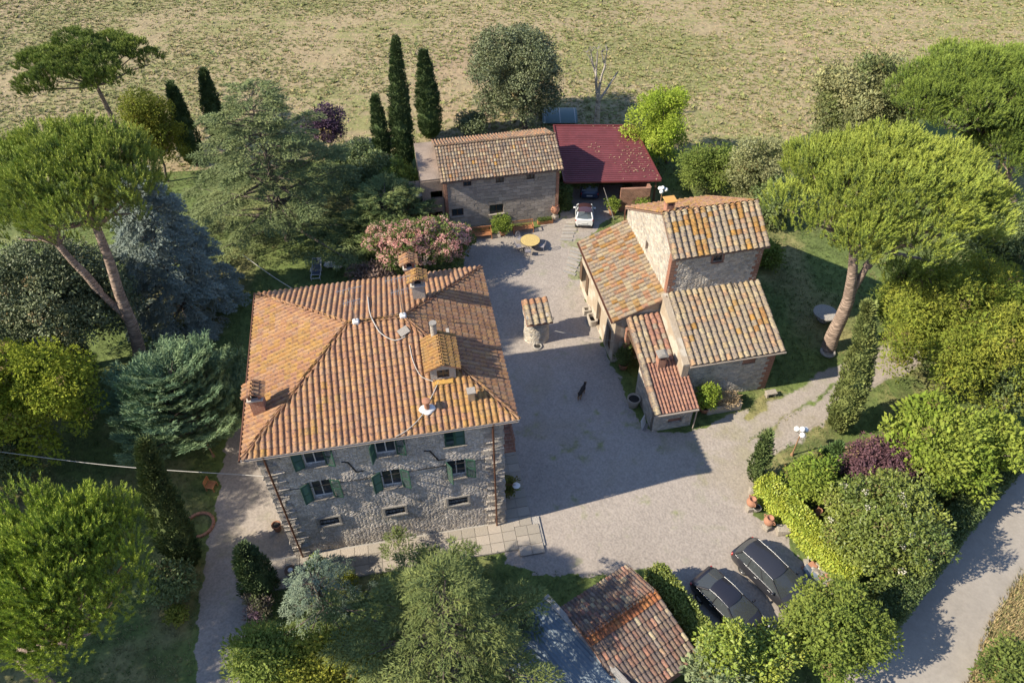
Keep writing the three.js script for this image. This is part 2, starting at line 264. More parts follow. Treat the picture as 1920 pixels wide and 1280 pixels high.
const M = {
  green: std({ color: rgb(0.022, 0.072, 0.048), roughness: 0.55 }), darkWood: woodMat([0.10, 0.06, 0.035], 131), teak: woodMat([0.36, 0.155, 0.065], 133), greyWood: woodMat([0.22, 0.20, 0.18], 137),
  iron: std({ color: rgb(0.035, 0.032, 0.03), roughness: 0.6, metalness: 0.6 }), white: std({ color: rgb(0.60, 0.59, 0.57), roughness: 0.5 }), whiteFrame: std({ color: rgb(0.62, 0.60, 0.56), roughness: 0.6 }),
  copper: std({ color: rgb(0.16, 0.075, 0.05), roughness: 0.5, metalness: 0.6 }), gutter: std({ color: rgb(0.42, 0.36, 0.30), roughness: 0.5, metalness: 0.3 }), glass: phys({ color: rgb(0.03, 0.04, 0.05), roughness: 0.06 }), dark: std({ color: rgb(0.02, 0.018, 0.016) }),
  steel: std({ color: rgb(0.45, 0.45, 0.44), roughness: 0.4, metalness: 0.8 }), terracotta: std({ color: rgb(0.34, 0.165, 0.10), roughness: 0.9, bumpMap: clayBump, bumpScale: 0.01 }), travertine: std({ color: rgb(0.40, 0.35, 0.285), roughness: 0.9, bumpMap: clayBump, bumpScale: 0.03 }),
  stoneGrey: std({ color: rgb(0.34, 0.315, 0.28), roughness: 0.95, bumpMap: clayBump, bumpScale: 0.03 }), cable: std({ color: rgb(0.42, 0.40, 0.36), roughness: 0.6 }), mortar: std({ color: rgb(0.55, 0.52, 0.47), bumpMap: clayBump, bumpScale: 0.02 }), redCurtain: std({ color: rgb(0.30, 0.10, 0.07) }),
  pumice: std({ color: rgb(0.40, 0.36, 0.31), bumpMap: clayBump, bumpScale: 0.03 }),
};
// ---------------------------------------------------------------- roof tiles
// pieces are laid row by row; a roof's nearest tiles are meshes of their own, the rest are joined
const PAL = {
  newer: [[0.374, 0.204, 0.123], [0.38, 0.217, 0.131], [0.364, 0.19, 0.115], [0.385, 0.231, 0.139], [0.342, 0.182, 0.115]],
  orange: [[0.37, 0.212, 0.086], [0.361, 0.215, 0.095], [0.358, 0.194, 0.083]],
  old: [[0.343, 0.273, 0.203], [0.363, 0.277, 0.185], [0.321, 0.252, 0.193], [0.356, 0.234, 0.155], [0.371, 0.305, 0.22], [0.308, 0.245, 0.196]],
  oldOrange: [[0.37, 0.202, 0.06], [0.351, 0.217, 0.091], [0.332, 0.176, 0.07]], barn: [[0.243, 0.18, 0.135], [0.27, 0.194, 0.144], [0.221, 0.158, 0.117], [0.27, 0.167, 0.113], [0.203, 0.162, 0.131]],
  red: [[0.33, 0.17, 0.125], [0.31, 0.155, 0.115], [0.36, 0.195, 0.145], [0.29, 0.155, 0.12]], darkold: [[0.18, 0.131, 0.108], [0.158, 0.117, 0.104], [0.216, 0.149, 0.117], [0.198, 0.113, 0.09]], rust: [[0.324, 0.117, 0.05], [0.342, 0.14, 0.054]],
};
function profile(style, cw) {
  if (style === 'roman') return [[0, 0.012], [0.13, 0.0], [0.26, 0.006], [0.31, 0.035], [0.40, 0.064], [0.55, 0.082], [0.70, 0.082], [0.85, 0.064], [0.95, 0.035], [1, 0.012]].map(([x, y]) => [x * cw, y]);
  if (style === 'pan') { const r = Math.min(0.14, cw * 0.345); return [[-r, 0.02], [-r * 0.85, 0.075], [-r * 0.45, 0.115], [0, 0.128], [r * 0.45, 0.115], [r * 0.85, 0.075], [r, 0.02], [r + 0.012, 0.012], [cw / 2, 0.006], [cw - r - 0.012, 0.012]].map(([x, y]) => [x + r, y]); }
  if (style === 'fish') return [[0, 0.0], [0.08, 0.02], [0.22, 0.04], [0.38, 0.046], [0.54, 0.04], [0.68, 0.02], [0.76, 0.0], [0.88, -0.012], [1, 0.0]].map(([x, y]) => [x * cw, y]);
  return [[0, 0.0], [0.06, 0.035], [0.2, 0.068], [0.34, 0.078], [0.48, 0.068], [0.62, 0.035], [0.68, 0.0], [0.84, -0.02], [1, 0.0]].map(([x, y]) => [x * cw, y]);
}
const tileCache = {};
function tileGeo(style, cw, rh, pal, v) {
  const key = [style, cw.toFixed(3), rh, pal, v].join(); if (tileCache[key]) return tileCache[key];
  const P = profile(style, cw), L = rh * 1.1, c = PAL[pal][v % PAL[pal].length], pos = [], nor = [], uv = [], col = [], du = h3(v, 3, 7) * 3, dv = h3(v, 9, 1) * 3, br = 1 + 0.07 * h3(v, 5, 5), lift = style === 'roman' ? 0.026 : style === 'fish' ? 0.062 : 0.034;
  const y = (i, z) => P[i][1] + lift * (1 - z / L), tri = (a, b, d) => { for (const q of [a, b, d]) { pos.push(...q); uv.push(q[0] + du, q[2] * 1 + dv + q[1]); col.push(c[0] * br, c[1] * br, c[2] * br); } };
  for (let i = 0; i + 1 < P.length; i++) {
    const a = [P[i][0], y(i, 0), 0], b = [P[i + 1][0], y(i + 1, 0), 0], e = [P[i + 1][0], y(i + 1, L), L], d = [P[i][0], y(i, L), L], a0 = [P[i][0], P[i][1] - 0.012, 0.008], b0 = [P[i + 1][0], P[i + 1][1] - 0.012, 0.008];
    tri(a, e, b); tri(a, d, e); tri(a0, a, b); tri(a0, b, b0);
  }
  const g = new THREE.BufferGeometry(); g.setAttribute('position', new THREE.Float32BufferAttribute(pos, 3)); g.setAttribute('uv', new THREE.Float32BufferAttribute(uv, 2)); g.setAttribute('color', new THREE.Float32BufferAttribute(col, 3));
  g.computeVertexNormals(); return tileCache[key] = toCreasedNormals(g, 0.9);
}
// a slope: o = eave corner, s = unit along the eave, t = unit up the slope (right handed: normal = t x s turned up), range(t) = [smin, smax], len = slope length
function laySlope(out, { o, s, t, len, range, style, cw, rh, pick, jit = 0 }) {
  const n = t.clone().cross(s); if (n.y < 0) n.negate();
  const flip = s.clone().cross(n).dot(t) < 0;   // local x, y, z = s, n, t must be right handed; else mirror by walking the eave backwards
  for (let j = 0; j * rh < len - rh * 0.3; j++) {
    const t0 = j * rh, [a0, b0] = range(clamp(t0, 0, len)), [a1, b1] = range(clamp(t0 + rh, 0, len)), lo = Math.min(a0, a1), hi = Math.max(b0, b1);
    for (let i = Math.floor(lo / cw); i * cw < hi - 0.02; i++) {
      const s0 = i * cw, mid = s0 + cw / 2, [am, bm] = range(clamp(t0 + rh / 2, 0, len)); if (mid < am - cw * 0.45 || mid > bm + cw * 0.45) continue;
      const [pal, v] = pick(mid, t0, i, j), sx = flip ? s0 + cw : s0, p = o.clone().addScaledVector(s, sx).addScaledVector(t, t0);
      if (jit) p.addScaledVector(s, gauss() * jit).addScaledVector(t, gauss() * jit * 1.4).addScaledVector(n, rnd() * jit * 0.6);
      const S = flip ? s.clone().negate() : s.clone(); let T = t; if (jit) { const a = gauss() * jit * 1.6; S.addScaledVector(t, a).normalize(); T = t.clone().addScaledVector(s, flip ? a : -a).normalize(); }
      const m = new THREE.Matrix4().makeBasis(S, n, T).setPosition(p), geo = tileGeo(style, cw, rh, pal, v);
      const e0 = range(clamp(t0, 0, len)), e1 = range(clamp(t0 + rh * 1.1, 0, len)), whole = s0 >= Math.max(e0[0], e1[0]) - 0.03 && s0 + cw <= Math.min(e0[1], e1[1]) + 0.03 && t0 + rh * 1.1 <= len + 0.1;
      if (whole) out.push({ m, geo, p }); else {
        const g = geo.clone(), q = g.attributes.position, w = V3(0, 0, 0);
        for (let k = 0; k < q.count; k++) {
          let x = flip ? s0 + cw - q.getX(k) : s0 + q.getX(k), z = Math.min(t0 + q.getZ(k), len); const [A, B] = range(clamp(z, 0, len)); x = clamp(x, A, Math.max(A, B));
          w.copy(o).addScaledVector(s, x).addScaledVector(t, z).addScaledVector(n, q.getY(k)); q.setXYZ(k, w.x, w.y, w.z);
        }
        g.computeVertexNormals(); out.push({ baked: g, p });
      }
    }
  }
}
function capRow(out, a, b, { r = 0.13, step = 0.38, pick, jit = 0 }) {   // overlapping half-round caps along a ridge or hip
  const d = b.clone().sub(a), len = d.length(), t = d.clone().normalize(), n = V3(0, 1, 0).addScaledVector(t, -t.y).normalize(), s = n.clone().cross(t), N = Math.round(len / step);
  for (let k = 0; k < N; k++) {
    const [pal, v] = pick(k), c = PAL[pal][v % PAL[pal].length], key = 'cap' + r + step + pal + v;
    if (!tileCache[key]) {
      const g = new THREE.CylinderGeometry(r * 0.86, r * 1.04, step * 1.16, 10, 1, true, -Math.PI / 2, Math.PI).rotateX(Math.PI / 2).translate(0, 0, step * 0.5).toNonIndexed(), q = g.attributes.position, col = [];
      for (let i = 0; i < q.count; i++) { col.push(...c); q.setY(i, q.getY(i) * 0.8); } g.setAttribute('color', new THREE.Float32BufferAttribute(col, 3)); g.computeVertexNormals(); tileCache[key] = toCreasedNormals(g, 0.9);
    }
    const p = a.clone().addScaledVector(t, k * len / N).addScaledVector(n, (jit ? rnd() * jit : 0) + 0.02);
    out.push({ m: new THREE.Matrix4().makeBasis(s, n, t).setPosition(p), geo: tileCache[key], p, cap: true });
  }
}
function layTiles(roof, list, mat, most) {   // roof = the part that carries them
  const eye = roof.worldToLocal(camera.position.clone());
  const whole = list.filter(q => q.geo).sort((a, b) => a.p.distanceTo(eye) - b.p.distanceTo(eye)), single = new Set(whole.slice(0, most));
  for (const q of single) { const m = mesh(q.cap ? 'ridge_tile' : 'roof_tile', q.geo, mat, roof); q.m.decompose(m.position, m.quaternion, m.scale); }
  const rest = list.filter(q => !single.has(q)).map(q => q.baked || q.geo.clone().applyMatrix4(q.m));
  if (rest.length) { const m = mesh('roof_tiles', merge(rest), mat, roof); m.userData.kind = 'stuff'; }
}
// a flat roof slab from corner points (given counter-clockwise from above), with thickness
function slab(pts, th) {
  const pos = [], f = (a, b, c) => pos.push(...a.toArray(), ...b.toArray(), ...c.toArray()), lo = pts.map(p => p.clone().setY(p.y - th)), n = pts.length;
  for (let i = 1; i + 1 < n; i++) { f(pts[0], pts[i], pts[i + 1]); f(lo[0], lo[i + 1], lo[i]); }
  for (let i = 0; i < n; i++) { const j = (i + 1) % n; f(pts[i], lo[i], lo[j]); f(pts[i], lo[j], pts[j]); }
  const g = new THREE.BufferGeometry(); g.setAttribute('position', new THREE.Float32BufferAttribute(pos, 3)); g.computeVertexNormals(); return wallUv(g);
}
// a wall panel: outline in the panel's own x, y (metres), with rectangular openings, extruded inwards; axis 'z' stands in x-y facing +z, 'x' stands in z-y facing -x ('-x') or +x
function panel(outline, holes, th) {
  const s = new THREE.Shape(outline.map(p => new THREE.Vector2(...p)));
  for (const [x, y, w, h] of holes) s.holes.push(new THREE.Path([[x - w / 2, y - h / 2], [x - w / 2, y + h / 2], [x + w / 2, y + h / 2], [x + w / 2, y - h / 2]].map(p => new THREE.Vector2(...p))));
  return new THREE.ExtrudeGeometry(s, { depth: th, bevelEnabled: false }).translate(0, 0, -th);
}
function windowParts(parent, x, y, z, w, h, { frame = M.whiteFrame, glass = M.glass, bars = [1, 1], sill = M.travertine, depth = 0.12, surround = null } = {}) {   // faces +z
  const win = new THREE.Group(); win.name = 'window'; win.position.set(x, y, z); parent.add(win);
  const f = 0.06; mesh('frame', [box(w, f, 0.06, 0, h / 2 - f / 2, -depth), box(w, f, 0.06, 0, -h / 2 + f / 2, -depth), box(f, h - 2 * f, 0.06, -w / 2 + f / 2, 0, -depth), box(f, h - 2 * f, 0.06, w / 2 - f / 2, 0, -depth), ...(bars[0] ? [box(f * 0.8, h - 2 * f, 0.05, 0, 0, -depth)] : []), ...(bars[1] > 1 ? [box(w - 2 * f, f * 0.5, 0.04, 0, 0.02, -depth)] : [])], frame, win);
  if (bars[0]) for (const k of [-1, 1]) mesh('pane', box(w / 2 - f * 1.5, h - 2 * f, 0.012, k * (w / 4 - f * 0.05), 0, -depth - 0.01), glass, win); else mesh('pane', box(w - 2 * f, h - 2 * f, 0.012, 0, 0, -depth - 0.01), glass, win);
  if (sill) mesh('sill', rbox(w + 0.2, 0.07, 0.24, 0.015, 0, -h / 2 - 0.037, 0.0), sill, win);
  if (surround) { const q = 0.12; mesh('surround', [box(w + 2 * q, q, 0.05, 0, h / 2 + q / 2, 0.02), box(q, h, 0.05, -w / 2 - q / 2, 0, 0.02), box(q, h, 0.05, w / 2 + q / 2, 0, 0.02)], surround, win); }
  return win;
}
function shutter(parent, w, h, mat) {   // hinge at x = 0, leaf towards +x
  const g = [box(0.06, h, 0.035, 0.03, 0, 0), box(0.06, h, 0.035, w - 0.03, 0, 0), box(w - 0.12, 0.07, 0.035, w / 2, h / 2 - 0.035, 0), box(w - 0.12, 0.07, 0.035, w / 2, -h / 2 + 0.035, 0), box(w - 0.12, 0.06, 0.035, w / 2, 0, 0)];
  for (let y = -h / 2 + 0.1; y < h / 2 - 0.08; y += 0.065) g.push(box(w - 0.12, 0.05, 0.008).rotateX(0.6).translate(w / 2, y, 0));
  const m = mesh('shutter', g, mat, parent); return m;
}

// the uneven face of a rubble wall: a fine skin of real relief in front of the wall body, open where the windows are (facing +z)
function rubbleSkin(x0, x1, y0, top, holes, z, mat, amp, cell = 0.05) {
  const nx = Math.round((x1 - x0) / cell), hMax = Math.max(...[x0, x1].map(top)), ny = Math.round((hMax - y0) / cell), pos = [], uv = [], idx = [], id = new Map();
  const vert = (i, j) => { const k = j * (nx + 1) + i; if (id.has(k)) return id.get(k); const x = x0 + (x1 - x0) * i / nx, y = Math.min(y0 + (hMax - y0) * j / ny, top(x)), e = i === 0 || i === nx ? 0 : 1; pos.push(x, y, z + amp * (mat.heightAt(x, y) - 0.4) * e + 0.02 * n3(x * 1.5, y * 1.5, 3) * e); uv.push(x, y); const n = pos.length / 3 - 1; id.set(k, n); return n; };
  for (let j = 0; j < ny; j++) for (let i = 0; i < nx; i++) { const x = x0 + (x1 - x0) * (i + 0.5) / nx, y = y0 + (hMax - y0) * (j + 0.5) / ny; if (y > top(x) || holes.some(([hx, hy, w, h]) => Math.abs(x - hx) < w / 2 && Math.abs(y - hy) < h / 2)) continue; const a = vert(i, j), b = vert(i + 1, j), c = vert(i + 1, j + 1), d = vert(i, j + 1); idx.push(a, b, c, a, c, d); }
  const g = new THREE.BufferGeometry(); g.setAttribute('position', new THREE.Float32BufferAttribute(pos, 3)); g.setAttribute('uv', new THREE.Float32BufferAttribute(uv, 2)); g.setIndex(idx); g.computeVertexNormals(); return g;
}
// ---------------------------------------------------------------- the main farmhouse
const houseAt = V3(-12.65, 0, -21.08), houseTurn = R(9.8);
const house = thing('farmhouse', 'three storey stone farmhouse with hipped terracotta roof and green shutters', 'house', houseAt, houseTurn);
const HW = 13.1, HD = 11.9, HE = 9.3, HR = 11.55, RX0 = 5.4, RX1 = 8.2;
const toLocal = (o, p) => o.worldToLocal(p.clone());
function pickOn(o, px, py, lp, ln) { return toLocal(o, onPlane(px, py, o.localToWorld(lp.clone()), ln.clone().transformDirection(o.matrixWorld))); }
{
  const x0 = 0.65, x1 = 12.3, z0 = -0.22, z1 = -11.4, top = HE + 0.04;
  const at = (px, py) => pickOn(house, px, py, V3(0, 0, z0), V3(0, 0, 1));
  const wins = [[587, 857, 1.0, 1.35], [722, 838, 1.0, 1.35], [852, 818, 1.0, 1.35], [603, 917, 1.0, 1.5], [734, 897, 1.0, 1.5], [856, 879, 1.0, 1.5], [617, 976, 1.05, 0.62], [741, 957, 1.05, 0.62], [859, 938, 1.05, 0.62]].map(([a, b, w, h]) => { const p = at(a, b); return [p.x, p.y, w, h]; });
  for (let r = 0; r < 3; r++) { const y = (wins[r * 3][1] + wins[r * 3 + 1][1] + wins[r * 3 + 2][1]) / 3; for (let c = 0; c < 3; c++) wins[r * 3 + c][1] = y; }
  for (const w of wins) if (w[1] + w[3] / 2 > top - 0.2) w[1] = top - 0.2 - w[3] / 2;
  const fw = mesh('front_wall', panel([[x0, 0], [x1, 0], [x1, top], [x0, top]], wins, 0.46).translate(0, 0, z0 - 0.04), houseStone, house);
  mesh('stone_facing', rubbleSkin(x0, x1, 0, () => top, wins, z0, houseStone, 0.03, 0.05), houseStone, fw);
  mesh('back_wall', panel([[x0, 0], [x1, 0], [x1, top], [x0, top]], [], 0.5).translate(0, 0, z1 + 0.5), houseStone, house);
  const side = panel([[-z0 + 0.5, 0], [-z1 - 0.5, 0], [-z1 - 0.5, top], [-z0 + 0.5, top]], [], 0.5);
  mesh('side_wall', side.clone().rotateY(Math.PI / 2).translate(x1, 0, 0), houseStone, house);
  mesh('side_wall', side.clone().rotateY(Math.PI / 2).translate(x0 + 0.5, 0, 0), houseStone, house);
  const ang = [[R(160), R(155)], [R(115), R(160)], [0, 0], [R(150), R(165)], [R(150), R(150)], [R(60), R(160)], 0, 0, 0];
  wins.forEach(([x, y, w, h], i) => {
    const g = windowParts(house, x, y, z0, w, h, { frame: i < 6 ? M.whiteFrame : M.iron, bars: i < 6 ? [1, 1] : [1, 2], depth: i < 6 ? 0.22 : 0.3, sill: i < 6 ? M.travertine : null });
    if (i < 6) for (const k of [-1, 1]) {
      const s = shutter(g, w / 2, h, M.green); s.position.set(k * w / 2, 0, 0.03); const a = i === 2 ? 0.04 : ang[i][k < 0 ? 0 : 1]; s.rotation.y = k < 0 ? -a : Math.PI + a;
    } else { const q = 0.14; mesh('stone_surround', [rbox(w + 2 * q, q, 0.22, 0.02, 0, h / 2 + q / 2, -0.03), rbox(w + 2 * q, q, 0.24, 0.02, 0, -h / 2 - q / 2, -0.02), rbox(q, h, 0.22, 0.02, -w / 2 - q / 2, 0, -0.03), rbox(q, h, 0.22, 0.02, w / 2 + q / 2, 0, -0.03)], M.stoneGrey, g); const b = []; for (let u = -w / 2 + 0.15; u < w / 2; u += 0.2) b.push(cyl(0.012, 0.012, h, u, -h / 2, -0.12, 6)); mesh('grating', b, M.iron, g); }
    if (i === 3) mesh('curtain', box(w - 0.1, h * 0.55, 0.01, 0, h * 0.2, -0.27), M.redCurtain, g);
  });
  // rough quoin stones up both front corners
  const qg = []; for (let k = 0; k < 6; k++) qg.push(wallUv(rough(new THREE.BoxGeometry(1, 1, 1, 4, 3, 3), 0.10, 2.4, k * 5).translate(0, 0, 0)));
  for (const [cx, dir] of [[x0, 1], [x1, -1]]) for (let y = 0.02, k = 0; y < top - 0.4; k++) {
    const h = rr(0.26, 0.4), w = k % 2 ? rr(0.45, 0.65) : rr(0.8, 1.05), m = mesh('quoin_stone', qg[(k * 5 + (dir > 0 ? 0 : 3)) % 6], houseStone, house);
    m.scale.set(w, h * 0.96, 0.55); m.position.set(cx + dir * (w / 2 - 0.07), y + h / 2, z0 - 0.16 + rr(-0.03, 0.02)); y += h;
  }
  // loose proud stones in the rubble of the front
  // iron anchors, a cable, downpipes and the gutter
  for (const [a, b] of [[[652, 866], [668, 884]], [[806, 845], [822, 862]]]) { const p = at(...a), q = at(...b); p.z = q.z = z0 + 0.03; mesh('wall_anchor', [bar(p, q, 0.035, 6), bar(q, q.clone().add(V3(0.35, 0.02, 0)), 0.03, 6), bar(p, p.clone().add(V3(-0.3, 0.1, 0)), 0.03, 6)], M.iron, house); }
  mesh('wall_cable', tube([V3(x0, 6.2, z0 + 0.03), V3(4, 6.16, z0 + 0.03), V3(8, 6.22, z0 + 0.03), V3(x1, 6.3, z0 + 0.03)], 0.022), M.dark, house);
  mesh('downpipe', [cyl(0.05, 0.05, top - 0.2, x0 + 0.33, 0.05, z0 + 0.22), bar(V3(x0 + 0.33, top - 0.16, z0 + 0.22), V3(x0 + 0.3, HE - 0.02, 0.02), 0.05)], M.copper, house);
  mesh('downpipe', [cyl(0.05, 0.05, top - 0.2, x1 - 0.45, 0.05, z0 + 0.22), bar(V3(x1 - 0.45, top - 0.16, z0 + 0.22), V3(x1 - 0.42, HE - 0.02, 0.02), 0.05)], M.copper, house);
  const gut = len => { const g = new THREE.CylinderGeometry(0.075, 0.075, len, 10, 1, true, Math.PI / 2, Math.PI).rotateZ(Math.PI / 2); return g; };
  const gm = M.gutter.clone(); gm.side = THREE.DoubleSide;
  mesh('gutter', gut(HW + 0.1).translate(HW / 2, HE - 0.01, 0.07), gm, house);
  const gm2 = M.copper.clone(); gm2.side = THREE.DoubleSide;
  mesh('gutter', gut(HD + 0.1).rotateY(Math.PI / 2).translate(-0.07, HE - 0.01, -HD / 2), gm2, house);
  // entrance canopy and landing on the yard side
  mesh('balcony', [box(1.1, 0.16, 2.0, x1 + 0.55, 3.6, -3.4), box(0.06, 0.06, 2.0, x1 + 1.05, 4.55, -3.4), ...[0, 1, 2, 3, 4, 5, 6, 7].map(k => box(0.03, 0.9, 0.03, x1 + 1.05, 4.1, -2.45 - k * 0.27))], M.brick ?? brickMat, house);
  const door = mesh('door', [box(0.06, 2.2, 1.1, x1 + 0.04, 4.8, -3.4)], M.green, house); mesh('door_handle', sph(0.04, x1 + 0.1, 4.7, -3.0, 8), M.iron, door);
  for (const z of [-3.0, -1.9]) { const s = shutter(house, 0.55, 1.5, M.green); s.position.set(x1 + 0.05, 1.7, z); s.rotation.y = z < -2 ? R(-60) : R(90); }
  // roof
  const run = HD / 2, rise = HR - HE, len = Math.hypot(run, rise), tl = [], noise = (x, z) => n3(x * 0.45, 1.5, z * 0.45) + 0.5 * n3(x * 1.3, 4.5, z * 1.3);
  const pk = (bias) => (s, t, i, j) => { const q = noise(s + bias * 20, t) + (bias === 0 ? sst(6.5, 11, s) * 0.9 - 0.25 : bias === 1 ? 0.15 : -0.5); return rnd() < sst(-0.1, 1.1, q) * 0.8 ? ['orange', rnd() * 12 | 0] : ['newer', rnd() * 20 | 0]; };
  const lin = (a, b) => t => [a[0] + (a[1] - a[0]) * t, b[0] + (b[1] - b[0]) * t];
  const S = (o, s, tx, ty, tz, L, a, b, bias) => laySlope(tl, { o, s, t: V3(tx, ty, tz).normalize(), len: L, range: q => { const u = q / L; return [mix(a[0], a[1], u), mix(b[0], b[1], u)]; }, style: 'roman', cw: 0.298, rh: 0.37, pick: pk(bias), jit: 0.006 });
  S(V3(0, HE, 0), V3(1, 0, 0), 0, rise, -run, len, [0, RX0], [HW, RX1], 0);
  S(V3(0, HE, -HD), V3(1, 0, 0), 0, rise, run, len, [0, RX0], [HW, RX1], 2);
  S(V3(0, HE, 0), V3(0, 0, -1), RX0, rise, 0, Math.hypot(RX0, rise), [0, run], [HD, run], 1);
  const rw = HW - RX1; S(V3(HW, HE, 0), V3(0, 0, -1), -rw, rise, 0, Math.hypot(rw, rise), [0, run], [HD, run], 3);
  const C = [V3(0, HE, 0), V3(HW, HE, 0), V3(HW, HE, -HD), V3(0, HE, -HD)], r0 = V3(RX0, HR, -run), r1 = V3(RX1, HR, -run), lo = p => p.clone().add(V3(0, -0.02, 0));
  const roof = mesh('roof', [[C[0], C[1], r1, r0], [C[1], C[2], r1], [C[2], C[3], r0, r1], [C[3], C[0], r0]].map(f => slab(f.map(lo), 0.1)), std({ color: rgb(0.30, 0.15, 0.09) }), house);
  const cap = k => [rnd() < 0.45 ? 'orange' : 'newer', rnd() * 9 | 0], lift = V3(0, 0.05, 0);
  for (const [a, b] of [[C[0], r0], [C[1], r1], [C[2], r1], [C[3], r0], [r0, r1]]) capRow(tl, a.clone().add(lift), b.clone().add(lift), { pick: cap, r: 0.14, step: 0.4 });
  layTiles(roof, tl, clayMat, 300);
  // chimneys, dormer, vents, aerials
  const nf = V3(0, run, rise).normalize(), nl = V3(-rise, RX0, 0).normalize(), nb = V3(0, run, -rise).normalize(), nr = V3(rise, rw, 0).normalize();
  const onF = (a, b) => pickOn(house, a, b, C[0], nf), onL = (a, b) => pickOn(house, a, b, C[0], nl), onB = (a, b) => pickOn(house, a, b, C[3], nb), onR = (a, b) => pickOn(house, a, b, C[1], nr);
  function gableCap(parent, y, w, d, h, pal) {   // little two-sided tile roof
    const tiles = [], L = Math.hypot(w / 2, h); const p = () => [pal, rnd() * 9 | 0], cw = d / Math.max(2, Math.round(d / 0.22)), rh = L / Math.max(1, Math.round(L / 0.3));
    for (const k of [-1, 1]) laySlope(tiles, { o: V3(k * w / 2, y, d / 2), s: V3(0, 0, -1), t: V3(-k * w / 2, h, 0).normalize(), len: L, range: () => [0, d], style: 'coppo', cw, rh, pick: p });
    const r = mesh('cap_roof', [slab([V3(-w / 2, y, d / 2), V3(0, y + h, d / 2), V3(0, y + h, -d / 2), V3(-w / 2, y, -d / 2)], 0.05), slab([V3(w / 2, y, d / 2), V3(w / 2, y, -d / 2), V3(0, y + h, -d / 2), V3(0, y + h, d / 2)], 0.05)], M.terracotta, parent);
    capRow(tiles, V3(0, y + h + 0.03, d / 2), V3(0, y + h + 0.03, -d / 2), { r: 0.09, step: 0.3, pick: p });
    const m = mesh('cap_tiles', merge(tiles.map(q => q.baked || q.geo.clone().applyMatrix4(q.m))), clayMat, r); m.userData.kind = 'stuff'; return r;
  }
  function chimney(p, w, d, h, wallM, pal) {
    const c = new THREE.Group(); c.name = 'chimney'; c.position.set(p.x, p.y, p.z); house.add(c);
    mesh('stack', wallUv(box(w, h + 0.5, d, 0, h / 2 - 0.25, 0)), wallM, c); mesh('collar', [box(w + 0.14, 0.08, d + 0.14, 0, h + 0.04, 0)], M.mortar, c);
    mesh('flue_posts', [[-1, -1], [1, -1], [-1, 1], [1, 1]].map(([a, b]) => box(0.13, 0.32, 0.13, a * (w / 2 - 0.07), h + 0.24, b * (d / 2 - 0.07))), wallM, c); mesh('flue', box(w * 0.5, 0.2, d * 0.5, 0, h + 0.18, 0), M.dark, c);
    gableCap(c, h + 0.4, w + 0.42, d + 0.36, 0.26, pal); return c;
  }
  chimney(onL(488, 768), 0.62, 0.62, 1.0, brickMat, 'newer');
  chimney(onB(786, 558), 0.66, 0.62, 1.05, M.pumice, 'orange');
  chimney(onB(770, 524), 0.6, 0.6, 1.0, brickMat, 'newer');
  { const p = onR(815, 640), c = new THREE.Group(); c.name = 'flue_pipe'; c.position.copy(p); house.add(c); mesh('stack', cyl(0.16, 0.16, 1.5, 0, -0.3, 0, 14), M.pumice, c); mesh('cowl', cyl(0.19, 0.19, 0.12, 0, 1.2, 0, 14), M.stoneGrey, c); }
  { const p = onF(884, 748), c = new THREE.Group(); c.name = 'roof_vent'; c.position.copy(p); house.add(c); mesh('pipe', box(0.32, 0.8, 0.32, 0, 0.15, 0), M.steel, c); mesh('cowl', box(0.42, 0.05, 0.42, 0, 0.62, 0), M.pumice, c); mesh('cowl_post', [-1, 1].map(k => box(0.03, 0.1, 0.3, k * 0.14, 0.57, 0)), M.steel, c); }
  { const p = onF(801, 768), c = new THREE.Group(); c.name = 'roof_vent'; c.position.copy(p); house.add(c); mesh('pipe', cyl(0.15, 0.13, 0.75, 0, -0.2, 0, 14), M.terracotta, c); mesh('cowl', lathe([[0, 0.72], [0.2, 0.7], [0.22, 0.62], [0.13, 0.55]], 14), M.terracotta, c); mesh('mortar_patch', rough(new THREE.SphereGeometry(0.36, 16, 8).scale(1.15, 0.32, 0.8), 0.06, 6).rotateX(0.36).translate(0, 0.07, 0.05), M.white, c); }
  { // dormer
    const p = onF(832, 712), c = new THREE.Group(); c.name = 'dormer'; c.position.copy(p); house.add(c); const w = 1.25, h = 0.85, dp = 2.6;
    mesh('front_wall', wallUv(panel([[-w / 2, -0.2], [w / 2, -0.2], [w / 2, h], [0, h + 0.33], [-w / 2, h]], [[0, h * 0.52, 0.6, 0.55]], 0.15)), M.pumice, c); mesh('side_walls', [wallUv(box(0.15, h + 0.4, dp, -w / 2 + 0.075, h / 2 - 0.2, -dp / 2 - 0.15)), wallUv(box(0.15, h + 0.4, dp, w / 2 - 0.075, h / 2 - 0.2, -dp / 2 - 0.15))], M.pumice, c);
    mesh('window_frame', [box(0.6, 0.06, 0.05, 0, h * 0.52 + 0.25, -0.06), box(0.6, 0.06, 0.05, 0, h * 0.52 - 0.25, -0.06), box(0.06, 0.44, 0.05, -0.27, h * 0.52, -0.06), box(0.06, 0.44, 0.05, 0.27, h * 0.52, -0.06), box(0.04, 0.44, 0.04, 0, h * 0.52, -0.06)], M.darkWood, c); mesh('window_pane', box(0.5, 0.44, 0.01, 0, h * 0.52, -0.09), M.glass, c); mesh('sill', rbox(0.9, 0.09, 0.35, 0.02, 0, 0.02, 0.12), std({ color: rgb(0.55, 0.32, 0.08), bumpMap: clayBump, bumpScale: 0.02 }), c);
    const rf = new THREE.Group(); rf.name = 'dormer_roof'; rf.position.set(0, 0, -1.05); c.add(rf); const rr0 = gableCap(rf, h - 0.04, w + 0.5, 2.4, 0.42, 'orange');
  }
